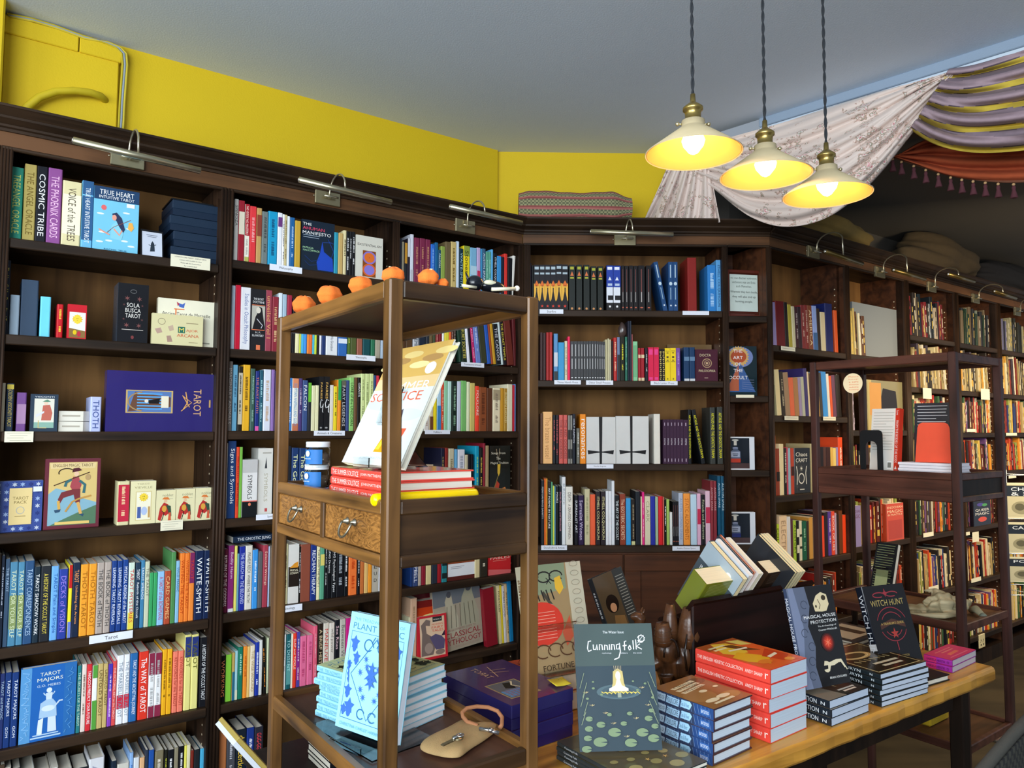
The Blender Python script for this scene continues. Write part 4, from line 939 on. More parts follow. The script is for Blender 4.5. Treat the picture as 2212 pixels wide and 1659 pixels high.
row(FL, .02, d1, 800, 2.12, 'top shelf in the corner', '''205 245 580 2a3040 808898
245 268 615 a09880
272 303 628 1e242c/50-100:c89030 14161c
304 332 580 2a2430/60-100:d8d8e0
335 372 535 d8dce8/0-30:c0c0c8 303050
378 436 573 7a2a48 c08868 ~
438 498 580 7a2a48 c08868 ~
500 556 592 7a2a48 c08868 ~
558 605 645 2a6ac8 90b8e8 ~
605 638 625 1a6090 70b0d8
638 668 705 1e4a68 e0f0f8 FALCON
668 715 667 8aa048 5a6a20
717 775 617 6a5a3c 403020
778 836 617 c8b070 705820 ~
838 866 612 c8d8e8 7090b0
868 912 690 103040 a0c8d0 WAITE-SMITH
914 982 662 e8d020/78-100:8a9a40 303010 Stones
985 1058 682 7ab0d0/40-60:b0d0e0 4a7898
1060 1098 682 c0a8d0/0-50:c03050 e0d0e8
1100 1117 692 3a90c0
1119 1155 692 3a5f80 e0e8f0 AUSTIN SPARE
1157 1185 725 5aa088 b0e0d0 ~
1186 1212 725 5aa088 b0e0d0 ~
1213 1235 700 5aa8d8
1238 1277 742 14181c e8e8f0 ITHELL COLQUHOUN
1280 1325 772 3a90d0 1a60a0
1327 1357 782 1c2030
1358 1392 747 d83830 f0d0c0
1395 1445 792 15171c a0a0a8
1450 1478 770 e8e4dc@-4''')
F2 = 'beside the Freemasonry ticket'
row(FL, .02, d2, 450, 1.80, 'left of the leaning Freemasonry books', '''95 175 330 5a4028
178 250 328 c8ccd0 304050 TEMPLAR
250 330 320 1c2838 90a0b0
332 375 302 2a3038 b0a080
376 418 297 6a5838 c0a878
420 450 290 404830
450 485 287 8a2428 c89080 ~
486 525 277 7a1c24 c89080
528 552 267 e8e8e0
555 612 257 e0d040/0-6:303018 808020
614 636 252 e86830
638 665 247 5a3028 c0b0a0 ~
667 690 242 3a2820 c0b0a0 ~''')
row(FL, .02, d2, 600, 1.80, 'over the Freemasonry ticket', '''728 762 238 1f3a2a@5 80a080
764 822 228 1c2a1c@5 e0d060 SECRET SOCIETIES
824 858 218 e8e8f0@6
860 888 218 14141c@6
890 925 212 c02868@7 f0b0c0 ~
926 985 208 6a80c0@7 d0d8f0 ~
987 1060 207 3a3c28@7
1062 1105 210 2a58b0@7 90b0e8
1107 1130 222 a04828@7
1132 1165 222 c89828@7
1167 1225 228 181c20@7 d0d0d8 THE CANON
1227 1250 190 c8d8d8@7
1252 1292 165 1c1820@7 e8d048 THE SECRET TEMPLE
1300 1378 140 6a2a20@7 8a4a38
1382 1420 165 5a1c20@3 8a3a38''')
row(FL, .02, d2, 1300, 1.49, 'over the Folklore ticket', '''195 228 1100 d0c8b8
230 268 1100 c03840
270 310 1090 a8b090 708058
312 376 1040 d8d0c8 a08878 ~
378 423 1000 d8c8a8/0-35:6a4028 806040
425 465 942 e8d018 807010
467 516 895 b0d0e0/0-50:3a80b8 5080a0
518 548 897 d84828 f0c0a8 ~
549 593 900 90c8a0 5a9070
594 640 907 b8dcd0 6090a0
645 705 902 182820 88b090 ~
707 753 907 c8ccdc 505868
755 818 900 78b868 509048
820 860 914 dce0b8 a0a870
862 920 927 c8b868 706828
925 970 964 f04830 f8e0d8 FOLKLORE
972 1060 977 8a4a28 5a2c18 ~
1062 1130 987 5a3420 3a2014
1132 1223 987 e8dcb8/72-96:a89878 807060 ~
1225 1265 987 c89028 805808
1266 1306 992 b08838 f0e0a0 ROBIN HOOD
1307 1368 942 e0d8b8 a09060
1370 1395 952 c02838 e08080
1396 1420 942 6a98d8 4068a0''')
row(FL, .02, d3, 300, 1.172, 'behind the yellow tube', '''515 560 157 1c1c30/0-60:3a3050 c8b060 ~
562 600 154 8a2820 c08070
605 672 162 c8c0a0 807858 ~
678 713 170 68a8d0
715 800 174 dcdce4 9098a8 ~
802 838 237 c8c0a0
840 870 227 16161c 8080a0
872 902 230 14141c 9090a0
925 970 132 1a98b8 b0e070 ~
975 1016 152 1c1e1c e0c050 ~
1018 1045 97 8a2030 d0a0a0
1048 1088 127 a89068 605030''')
row(FL, .02, d4, 400, .835, 'two shelves below the Folklore ticket', '''140 163 140 1c3870
165 228 140 3a4a78 f0f0f8 CAMPBELL
228 262 135 b8a898 706050
265 312 130 8a2030 c09080
315 375 120 d8c890 908050
378 443 110 28303c 606870
443 487 105 a01c24 c05050
490 550 100 2a8088/10-25:182828/45-60:182828/75-90:182828 c8b060
862 918 90 d8c898 a09060
920 1006 85 2f2a20 d8d0b8 ~''')
row(FL, .03, d4, 1000, .518, 'beside the leaning mythology guide', '''120 145 900 e0d8b0
140 212 690 d8b090 a08060 ~
1128 1160 542 f0e0a8@4 404020 FOLKTALES
1161 1182 540 e8d030@4 404020
1183 1214 545 e0dcdc@4 606080 ROBIN HOOD
1216 1243 525 e0c090@4 705830 ~
1245 1290 472 1a80b8@4 60b0d8''')
B1 = 'top shelf, bookcase facing the room'
row(FB, .02, d5, 800, 2.067, B1, '''80 108 335 1c4058 6090b0 ~
118 142 495 2a1c30 c04050
145 165 520 14181c c0c0c0
168 228 515 14121a fff flame
228 288 515 14121a fff flame
288 347 515 14121a fff flame
347 408 515 14121a fff flame
408 472 507 14121a fff flame
472 540 512 14121a fff flame
548 616 515 18201c fff tri
628 692 515 18201c fff tri
708 772 515 18201c fff tri
786 848 530 18201c fff tri
860 922 530 18201c fff tri
956 1030 518 16181c fff blueboot
1032 1110 520 16181c fff blueboot
1118 1152 522 18141a fff dots
1158 1195 524 18141a fff dots
1202 1246 522 18141a fff dots
1252 1296 524 18141a fff dots
1302 1372 522 18141a fff dots
1388 1442 522 18141a fff dots
1530 1576 487 1f4878@11 fff navydot
1630 1679 483 1f4878 fff navydot
1681 1730 483 1f4878 fff navydot
1838 1938 437 8a2420 5a1814
2055 2148 518 2f80c8 c0e0f8 ~
2150 2203 462 5aa0d8 1c3c68 ITHELL COLQUHOUN''')
B2 = 'on the small presses shelf'
row(FB, .02, d6, 600, 1.731, B2, '''130 160 187 3a2424 7a5050
162 192 192 3a2424 7a5050
195 225 187 a82828 702020
228 262 185 b02c28 702020
275 320 200 5a90c0/30-60:c8d0d8/0-20:303838
322 388 293 3a98cc 2a6a98
390 420 277 d8d0b0 908060 ~
422 448 231 f02858
450 487 280 3c3e40 fff greys
488 524 280 3c3e40 fff greys
525 557 280 3c3e40 fff greys
558 586 280 3c3e40 fff greys
588 615 280 3c3e40 fff greys
616 643 280 3c3e40 fff greys
644 671 278 3c3e40 fff greys
672 700 278 3c3e40 fff greys
701 727 278 3c3e40 fff greys
728 751 280 3c3e40 fff greys
752 774 282 3c3e40 fff greys
775 796 284 3c3e40 fff greys
797 816 288 3c3e40 fff greys
818 844 262 c0b890
845 861 252 d0c8a0
862 880 262 c8c0a0
882 904 277 2a1418
906 942 242 b82c28 f0c8a0 ~
945 975 237 7080a0/0-60:303030
978 1026 232 181c10 e8e030 ~
1028 1054 234 2a6a58 80b8a0 ~
1058 1076 67 1a2030
1078 1097 67 1c2838
1098 1110 207 9a5050
1112 1162 282 88c898/10-90:70b080 2a5038
1165 1193 352 a01c28/70-80:e0c8a0/0-10:e0c8a0
1196 1233 352 a01c28/70-80:e0c8a0/0-10:e0c8a0
1240 1270 352 1c1c24 e0e0e0 ~
1272 1327 344 d8204c fff mag
1330 1384 344 d8204c fff mag
1386 1415 362 14120f fff gold
1417 1446 362 14120f fff gold
1448 1503 354 f0d020 fff yel
1505 1564 352 f0d020 fff yel
1566 1612 352 7a50a0 b090d0 ~
1648 1706 344 183a60/0-8:c8ccd0/60-72:6080a0 d0d8e0
1708 1766 344 183a60/0-8:c8ccd0/60-72:6080a0 d0d8e0''')
row(FB, .02, d6, 1400, 1.338, 'on the shelf of the crosses', '''133 160 1042 5a3a28
162 262 1024 f0b878 c08850 The brazen vessel
265 294 1057 1c1c22 c05050 ~
296 326 1057 1c1c22 c05050 ~
330 374 1057 d06058 703030 THE RED GODDESS
376 420 1057 d06058 703030 THE RED GODDESS
425 448 1062 8a8880/10-30:202020/50-70:202020
450 472 1062 8a8880/10-30:202020/50-70:202020
473 505 1047 141a28 d0d0d8 HOLY DAIMON
515 550 1197 6a6a60 e0e0d8 ~
552 615 1049 f08c18 f8f8f0 resonances
1332 1400 1047 e0dccf d09080
1428 1462 1105 3a2038 fff scar
1463 1499 1105 3a2038 fff scar
1500 1535 1105 3a2038 fff scar
1536 1572 1105 3a2038 fff scar
1573 1607 1105 3a2038 fff scar
1608 1644 1106 3a2038 fff scar
1645 1692 1108 3a2038 fff scar
1694 1728 1000 14161a e8e020 ARTAUD AND THE GNOSTIC DRAMA
1800 1845 1005 14161a@10 e8e020 ARTAUD AND THE GNOSTIC DRAMA
1925 1982 977 3a3c38 e8e020 ARTAUD AND THE GNOSTIC DRAMA
2003 2062 972 3a3c38 e8e020 ARTAUD AND THE GNOSTIC DRAMA''')
row(FB, .02, d7, 700, .958, 'on the occult art shelf', '''140 170 232 23262c d0d0d0 PERFORMING SANITY
172 190 212 f07028
191 206 212 e8a030
207 241 242 1c1a18 f0f0f0 ART FORMS IN NATURE
242 260 247 5aa078
262 278 287 d8e050
279 290 292 60a0c8
291 324 292 101418 f0f0f0 MASKS
326 354 292 141824 e8a0b0 Devils Demons and Witchcraft
356 396 195 e4e8ea 9098a0 BURDOCK
398 470 297 e8e4d8 403020 DEATH|A GRAVESIDE COMPANION
486 525 387 16141c e0e0e8 SURREALIST ART
527 585 387 2a1840 d8c8e8 Surrealist Women
592 648 322 c8c098 909068 ~
650 705 377 e86038 b03818
707 757 347 2a2024 e8e0a0 ITHELL COLQUHOUN
760 810 347 2a2024 e8e0a0 ITHELL COLQUHOUN
812 844 342 e4e6ea a0a4b0
845 873 342 e4e6ea a0a4b0
874 905 237 e0e4e8 b0b0b8
907 955 387 14161a e0e8e8 THE ART OF THE OCCULT
958 1020 372 8a3a24 e8c8a8 The ESOTERIC SECRETS
1022 1074 417 3a98d0 2070a8
1076 1118 427 241c18/0-8:c8c890 a09070 ~
1122 1172 347 1a2028 708090
1176 1190 400 e8d0b0
1191 1215 352 e02880 f0c0d8 ~
1218 1278 397 d8d0b0 a09878 CLARK
1280 1327 397 28309a 6068c8
1328 1358 402 a0b898 607858
1360 1404 397 d82028 701010
1406 1418 402 e07060
1420 1443 432 14140f f0f0f0 ~
1444 1475 427 a0c060 305010
1478 1505 562 e0e0dc 606060
1508 1529 452 15131a fff dots
1530 1550 452 15131a fff dots
1551 1568 452 15131a fff dots
1570 1618 362 b0b8c8 8090b0 AUSTIN OSMAN SPARE
1620 1690 367 f09840 b06018 STATIC ALIGNMENTS
1695 1760 377 b8d4e4 5a98c0
1763 1803 367 e0b0c8/40-70:c03050 f0d0d8
1806 1845 382 1c1a20 c8d0a8 Friends and Influences
1850 1900 342 e0b8c8/40-70:c03050 f0d0d8
1902 1934 237 8a3038 d0a0a0 AUSTIN SPARE
1936 1968 237 8a3038 d0a0a0 AUSTIN SPARE
1978 2012 187 14506c c0d8e0 AUSTIN SPARE
2014 2052 187 14506c c0d8e0 AUSTIN SPARE''')
row(FR, .02, d8, 1200, 1.907, 'top shelf around the outside corner', '''672 712 900 9a8ab8@3
715 808 892 6a1418@3 4a0c10
812 848 902 201814@3 c0b090
850 888 927 b0a038@3 504810
890 925 947 d0c8a0@3 706840
927 960 952 3a1820@3 b0a0a0 ~
962 996 952 2a1820@3 b0a0a0
998 1034 932 7a2828@3 d0b0a0 ~
1036 1070 932 7a2420@3 d0b0a0 ~
1072 1120 937 7a4028@3 e0c8a0 AMERICA
1122 1170 942 8aa0d8/0-40:3a6090@3 d0d0e0
1172 1206 972 2a1c18@3 c0a080
1210 1262 1012 c8bc98@2 807050
1266 1345 917 141f58@2 0c1438
1362 1398 992 c85020@2 702808''')
R2 = 'middle shelf around the outside corner'
row(FR, .02, e1, 550, 1.569, R2, '''728 756 400 8a8868@5
758 812 217 e0cc98@5
815 858 242 2a2018@5 c0b090 ~
862 918 252 a08060@5 e8e0d0
920 972 312 e06840@4 a03818
975 1028 312 a87848@4
1030 1063 312 9888a8@4
1066 1100 302 b0b098@4
1102 1140 202 3a3068@4 8880b0
1142 1160 242 e0c8a0@4
1162 1190 260 503828@4
1192 1220 250 c0a868@4
1222 1248 270 e0d0b0@4
1250 1275 302 d8a850@4
1277 1310 252 403830@4 c0b8a8
1312 1368 237 3a90d8@4 80b8e8
1370 1400 267 e8e0d0@4
1402 1430 292 e05828@4
1432 1472 282 6a4058@4
1476 1530 282 2a2420@4''')
row(FR, .02, e1, 1400, 1.187, 'shelf with the black chaos book', '''737 757 1002 b05030
758 800 1157 8a3820/30-50:201008
801 850 1102 e0cfa0 a08050
852 884 1152 201c18 e0d8c8 ~
885 902 1142 c04050
903 933 1152 90b0c0
935 973 1152 b84028/40-60:401810
1176 1220 1100 c0b080
1222 1266 1140 806848
1270 1324 1142 1c1418 a08080
1326 1358 1142 503028 c09060
1360 1410 1142 3a1c18 c09060
1412 1440 1142 e0b050
1441 1478 1150 e8c870 805820
1480 1503 1142 9a88b8
1505 1557 1022 e85028 f8f0e0 ~''')
row(FR, .02, e2, 900, .860, 'low shelf around the outside corner', '''840 886 692 b8d030 101010 COLIN
888 990 582 e8c8a0 b09070 ELECTRIC
992 1038 592 d8d8d8 906040
1042 1070 622 5a3038
1072 1110 642 a8c838 203010 A HISTORY
1114 1150 647 1c1814/20-40:e0dcc0/60-80:e0dcc0
1152 1188 647 e0d8b8/30-36:303020/60-66:303020
1190 1250 652 1c5a40 a0d0a8 ~
1252 1280 652 3a2c20
1282 1330 602 c89040 805010
1332 1380 600 a08058
1382 1430 580 303028
1435 1485 582 e84828 b02010
1487 1533 532 2a1c20 d0b8a0
1535 1578 522 5a3a90 d0c0e8 ~
1580 1625 522 e04830 f8e8e0 BOOK OF LIES
1627 1650 542 b098b0
1652 1680 562 2a1c14 e0d0b0
1682 1728 512 6a3818 c08040
1730 1774 567 f04820 b02808''')
PD = ['3a2820', '6a5a44', 'c8b890', '1c2028', 'a83828', '2a3a50', '8a7a58', 'd8c8a0', '5a2a24', '403a30']
PB_ = ['c8a848', 'd8c8a0', '2a2420', 'b84020', '2a3a68', 'c8b080', '7a2a20', 'd88828', '3a5a38', '1c1c22', '6a4878', 'a89060', 'c8bca0', '889040', '5a2018', '15151a', 'a82820', '4a3828']
fill(FR, .02, .71, .98, 1.907, ['c0a860', 'd8d0b0', '8a7a50', '5a3a28', 'e0d8c0'], (.2, .27), seed=11, lean=3)
fill(FR, .02, 1.37, 1.90, 2.063, ['7a2024', '1a1618', 'a89880', '18242c', '6a1c20', '989ca0', '2a221c', '141a20'], (.2, .27), seed=12, lean=3)  # top-row palettes darkened: shade above the room lamps put into the book colours
fill(FR, .02, 2.02, 2.57, 2.063, ['a09888', '18301f', '14181e', '7a8274', '26262a', '6a5a44', '1a1c1c'], (.2, .27), seed=13)
fill(FR, .02, 2.67, 3.2, 2.063, ['5e5c78', '14181e', '26261f', '8a8468', '3a3018'], (.2, .25), seed=14)
fill(FR, .02, .71, .83, 1.50, ['e0d0b0', 'c8b8a0', 'b0a0b0', 'd8a060'], (.2, .26), seed=15, lean=2)
k = 20
for t0, t1 in ((1.365, 1.93), (2.02, 2.58), (2.665, 3.23)):
    for z, pal, hr in ((1.755, ['b8a478', 'd0c090', '8a7850', 'c89030', '7a2a20', '3a3038', 'd8ccb0', '302820', '9a8858'], (.22, .28)), (1.487, PB_, (.18, .24)), (1.226, PB_, (.17, .23)), (.885, PB_, (.19, .24)), (.545, PB_, (.19, .25)), (.2, PB_, (.19, .25))):
        k += 1; fill(FR, .02, t0, t1, z, pal, hr, (.010, .024), lean=3 if k % 2 else 0, seed=k, gap=.05)
for t0, t1, z in ((.71, 1.0, 1.187), (1.08, 1.27, 1.187), (.71, 1.27, .885), (.71, 1.27, .54), (.02, .62, .54), (.02, .62, .2), (.71, 1.27, .2)):
    k += 1; fill(FR, .02, t0, t1, z, PB_, (.18, .24), (.012, .03), seed=k)
# ---------------------------------------------------------------- display racks and the long table
def rack(P, w, d, top, tray, boxb, sh, low, label, red=False, drawers=True, back=True):
    F = mat3(U, N_, K, P); th = thing('display_rack', label, 'rack', F, None); p = .027; wz, wx, wy = ('rack_redz', 'rack_red', 'rack_red') if red else ('rack_wood_z', 'rack_wood_x_shaded', 'rack_wood_y_lit')
    def pc(n, f, par=None): m = MB(); f(m); return m.build(n, par or th)
    for x in (0, w-p):
        for y in (0, d-p): pc('post', lambda m: m.box((x, y, 0), (x+p, y+p, top), 'fff', wz, bev=.003))
    def rails(z0, z1, n, inset=.002):
        pc(n, lambda m: m.box((p, inset, z0), (w-p, p-.006, z1), 'fff', wx, bev=.003)); pc(n, lambda m: m.box((p, d-p+.006, z0), (w-p, d-inset, z1), 'fff', wx, bev=.003))
        pc(n, lambda m: m.box((inset, p, z0), (p-.006, d-p, z1), 'fff', wy, bev=.003)); pc(n, lambda m: m.box((w-p+.006, p, z0), (w-inset, d-p, z1), 'fff', wy, bev=.003))
    rails(top-.034, top-.001, 'top_rail'); pc('top_panel', lambda m: m.box((p-.008, p-.008, top-.016), (w-p+.008, d-p+.008, top-.006), 'fff', 'rack_under'))
    rails(tray-.026, tray, 'tray_rail'); pc('tray_board', lambda m: m.box((p-.006, p-.006, tray-.022), (w-p+.006, d-p+.006, tray-.014), 'fff', 'rack_under' if not red else wy))
    rails(boxb, boxb+.022, 'box_rail'); pc('box_bottom', lambda m: m.box((p-.006, p-.006, boxb+.006), (w-p+.006, d-p+.006, boxb+.012), 'fff', 'rack_under'))
    pc('end_panel', lambda m: m.box((p-.002, .008, boxb+.02), (w-p+.002, .014, tray-.024), 'fff', 'table_dark' if red else wx)); pc('end_panel', lambda m: m.box((p-.002, d-.014, boxb+.02), (w-p+.002, d-.008, tray-.024), 'fff', wx))
    pc('side_panel', lambda m: m.box((w-.014, p-.002, boxb+.02), (w-.008, d-p+.002, tray-.024), 'fff', wy))
    if drawers:
        mid = d/2; pc('drawer_divider', lambda m: m.box((.002, mid-.009, boxb+.02), (.02, mid+.009, tray-.024), 'fff', wz, bev=.002))
        for a, b in ((p+.002, mid-.010), (mid+.010, d-p-.002)):
            dr = pc('drawer', lambda m: (m.box((.006, a, boxb+.023), (.022, b, tray-.027), 'fff', 'burl', bev=.002), m.box((.022, a+.006, boxb+.024), (w-.03, b-.006, tray-.03), '8a6a48', 'plain')))
            c = (a+b)/2; zc = (boxb+tray)/2+.008
            for s in (-1, 1): pc('handle_mount', lambda m: (m.lathe([(0, 0), (.0068, 0), (.0075, .002), (.005, .004), (.003, .010), (0, .010)], n=16, col='b8b4a8', mat='steel', M=Matrix.Translation((.006, c+s*.016, zc)) @ Matrix.Rotation(-PI/2, 4, 'Y'))), dr)
            pc('ring_handle', lambda m: m.tube([(-.003-.012*math.sin(PI*i/16)**.7, c+.021*math.cos(PI+PI*i/16)*(1.0+.10*math.sin(PI*i/16)), zc-.026*math.sin(PI*i/16)**.9) for i in range(17)], .0022, 'a8a498', 'steel', 10), dr)
    else: pc('side_panel', lambda m: (m.box((.006, p-.002, boxb+.02), (.014, d-p+.002, tray-.024), 'fff', wy), m.box((.003, p, boxb+.019), (.010, d-p, boxb+.030), 'fff', wy, bev=.002)))
    for z in [sh]+low:
        rails(z-.030, z, 'shelf_rail'); pc('shelf_board', lambda m: m.box((p-.006, p-.006, z-.020), (w-p+.006, d-p+.006, z-.012), 'fff', 'rack_under' if not red else 'frieze_wood'))
    return F
P1 = atd(843, 603, 1.25); P1.z = 0
P2 = atd(2063, 762, 2.6); P2.z = 0
R1 = rack(P1, .326, .583, 1.76, 1.378, 1.262, .898, [.40], 'worn dark wooden display rack with two ring-handled drawers, nearest the camera')
R2F = rack(P2, .406, .565, 1.782, 1.349, 1.245, .826, [.412], 'reddish wooden display rack beyond the far end of the table', red=True, drawers=False)
TA = rad(34.46); TX = V((math.cos(TA), math.sin(TA), 0)); TY = V((-math.sin(TA), math.cos(TA), 0)); TL = 1.62; TD = .64; TZ = .78
T0 = V((1.479, 2.296, 0))-TX*TL; TF = mat3(TX, TY, K, T0)
th = thing('long_table', 'long golden wooden table with worn rounded edge and dark legs, covered in book piles', 'table', TF)
m = MB(); prof = [(0, -.036), (.006, -.044), (TD-.006, -.044), (TD, -.036), (TD, -.008), (TD-.008, 0), (.010, 0), (.003, -.004), (0, -.012)]; n = 40; vs = []; rn = random.Random(5)
for i in range(n+1):
    j = rn.uniform(-.0025, .0015)
    for y, z in prof: vs.append((TL*i/n, y+(j if y < .02 else 0), z+TZ))
k = len(prof); m.add(vs, [[i*k+a, i*k+(a+1) % k, (i+1)*k+(a+1) % k, (i+1)*k+a] for i in range(n) for a in range(k)]+[list(range(k)), [n*k+a for a in range(k)][::-1]], 'fff', 'table_wood'); m.build('tabletop', th)
for x in (.07, TL-.105):
    for y in (.05, TD-.11): m = MB(); m.box((x, y, 0), (x+.042, y+.042, TZ-.046), 'fff', 'table_dark', bev=.004); m.build('leg', th)
for a, b in (((.125, .065), (TL-.13, .085)), ((.125, TD-.095), (TL-.13, TD-.075))): m = MB(); m.box((a[0], a[1], TZ-.12), (b[0], b[1], TZ-.046), 'fff', 'table_dark'); m.build('apron', th)
for x in (.085, TL-.115): m = MB(); m.box((x, .105, TZ-.12), (x+.02, TD-.11, TZ-.046), 'fff', 'table_dark'); m.build('apron', th)
# ---- pods, string and ornament on the near rack's roof
RZ = 1.7605
def roofpt(x, y, z=RZ+.02): return hz(x, y, z)
def rk(u_, n_, z): return P1+U*u_+N_*n_+K*z
pods = [(656, 648, 23, 'orange papery pod at the far end of the rack roof'), (712, 626, 25, 'largest round orange pod on the rack roof'), (779, 610, 24, 'flattened orange pod with loose strings'), (850, 592, 23, 'orange pod directly above the near post'), (926, 596, 22, 'crumpled orange pod beyond the near post'), (957, 609, 12, 'smallest orange pod, half hidden by the rack roof edge')]
Pp = []
for i, (x, y, r, lb) in enumerate(pods):
    n_ = (.52, .41, .27, .14, .032, .03)[i]; u_ = (.028, .028, .03, .035, .16, .215)[i]
    # put it where its pixel says, on a plane standing along the roof
    pl = P1+U*u_ if i < 4 else P1+N_*n_; P = hit(x, y, pl, U if i < 4 else N_); R_ = r*P.y/FPX*1.08; zc = RZ+R_*.74; P.z = zc; Pp.append(P)
    m = MB(); ph = i*1.3; hh = zc-RZ
    m.blob((0, 0, 0), (R_, R_*.96, R_*.8), 'f07828', 'cloth', 16, lambda d: 1+.05*math.sin(5*math.atan2(d.y, d.x)+ph)+.04*math.sin(9*d.z+ph)); m.tube([(0, 0, hh*.8), (R_*.3, 0, hh*1.05), (R_*.55, .003, hh*.98)], .0012, 'd8c8a0', 'plain', 5)
    Mx = Matrix.Translation(P) @ Matrix.Rotation(ph, 4, 'Z'); o = m.build('orange_pod', None, Mx); tag(o, lb, 'ornament', 'orange pods on the near rack')
m = MB(); m.tube([V((a.x, a.y, RZ+.003)) for a in Pp], .0011, 'd8c090', 'plain', 5); tag(m.build('thin_string'), 'thin pale string threading the orange pods along the rack roof', 'string')
Q = hit(1040, 614, P1+N_*.03, N_); Q.z = RZ+.002
Mx = mat3(U, N_, K, Q) @ Matrix.Scale(1.25, 4); m = MB()
m.blob((-.012, .0, .012), (.014, .012, .012), '12151c', 'gloss', 12); m.blob((.020, .0, .010), (.024, .012, .010), '12151c', 'gloss', 12); m.tube([(-.022, -.002, .008), (-.030, -.002, .026)], [.004, .001], '12151c', 'gloss')
m.blob((.012, -.006, .014), (.012, .006, .005), 'd8d4b8', 'gloss', 10); m.tube([(.012, -.01, .004), (.058, -.012, .010)], .003, 'e4dcc0', 'gloss'); m.blob((.059, -.012, .0105), (.0045, .0045, .0045), 'f4f0e4', 'gloss', 8); m.tube([(-.04, -.008, .004), (-.015, -.008, .004)], .0025, 'e4dcc0', 'gloss')
o = m.build('animal_ornament', None, Mx); tag(o, 'small black and cream painted animal ornament with a pale stick on the rack roof', 'ornament')
# ---- on the near rack's tray
def acry(name, pts, w, M, label):     # a bent clear sheet: profile in (y, z), width along x
    m = MB(); vs = []
    for x in (-w/2, w/2): vs += [(x, y, z) for y, z in pts]
    n = len(pts); m.add(vs, [[i, i+1, i+1+n, i+n] for i in range(n-1)], 'fff', 'acrylic'); o = m.build(name, None, M); md = o.modifiers.new('thickness', 'SOLIDIFY'); md.thickness = .0028; tag(o, label, 'stand', 'clear acrylic book stands'); return o
TR = 1.3645
def jar(x, y0, y1, w, z, label):
    P = hit(x, (y0+y1)/2, P1+U*.055, U); Y = P.y; r = w*Y/FPX/2; h = (y0-y1)*Y/FPX; P.z = z
    th = thing('incense_jar', label, 'jar', Matrix.Translation(P), 'jars of incense on the rack tray')
    m = MB(); m.lathe([(0, .001), (r*.86, .001), (r*.95, .004), (r*.95, h*.72), (r*.84, h*.79), (r*.84, h*.8), (r*.8, h*.8), (r*.8, h*.78), (r*.9, h*.71), (r*.9, .006), (0, .005)], n=40, col='fff', mat='glass'); m.build('jar_glass', th)
    m = MB(); m.lathe([(0, h*.79), (r*.93, h*.79), (r*.95, h*.80), (r*.92, h*.84), (r*.95, h*.86), (r*.92, h*.9), (r*.95, h*.94), (r*.92, h), (0, h)], n=40, col='dfe4ea', mat='gloss'); m.build('jar_lid', th)
    m = MB(); m.lathe([(0, .006), (r*.86, .006), (r*.86, h*.5), (r*.6, h*.55), (0, h*.56)], n=24, col='6a5648', mat='cloth'); rn = random.Random(int(x)); [m.blob((r*.72*math.cos(a), r*.72*math.sin(a), rn.uniform(.01, h*.55)), (.0045, .0045, .004), rn.choice(['d8d0c0', '8a7058', '4a3830', 'b09880']), 'plain', 4) for a in [rn.uniform(0, 6.3) for _ in range(40)]]; q = m.build('incense_grains', th); q['kind'] = 'stuff'
    m = MB(); a0, a1 = 185, 305; n = 20; rr = r*.957
    vs = [(rr*math.cos(rad(a0+(a1-a0)*i/n)), rr*math.sin(rad(a0+(a1-a0)*i/n)), z_) for z_ in (h*.14, h*.70) for i in range(n+1)]; m.add(vs, [[i, i+1, i+n+2, i+n+1] for i in range(n)], '2c6cae', 'cover', True)
    aa = rad(236); c = V((rr*math.cos(aa), rr*math.sin(aa), h*.5)); nn = V((math.cos(aa), math.sin(aa), 0)); ee = V((-math.sin(aa), math.cos(aa), 0))
    paint(m, c-ee*.011-K*.011, ee, K, nn, .022, .022, [('e', .5, .62, .28, .3, 'e8ecf0'), ('r', .32, .55, .68, .57, '2c6cae'), ('t', 'NATURAL INCENSE', .5, .12, .12, 'dfe8f0', .9)], lift=.0022); m.build('jar_label', th)
jar(687, 1001, 946, 54, TR+.0495, 'upper glass jar of incense with white lid and blue label')
jar(684, 1058, 1003, 54, TR, 'lower glass jar of incense supporting the upper one')
sol = boxfit((832, 1084), (832, 1021), (689, 1011), (1024, 1007), TR)
Ps = hit(832, 1084, P1+U*.045, U); zt = zover(Ps, 1021); Tp = V((Ps.x, Ps.y, zt)); Hs = zt-TR
Lq = hit(689, 1011, P1+U*.045, U); Lln = (V((Lq.x, Lq.y, 0))-V((Ps.x, Ps.y, 0))).length
Rq = hit(1024, 1007, Ps, N_); Rln = (V((Rq.x, Rq.y, 0))-V((Ps.x, Ps.y, 0))).length
fit = (V((Ps.x, Ps.y, TR)), N_, U, min(Lln, .26), min(Rln, .25), Hs)
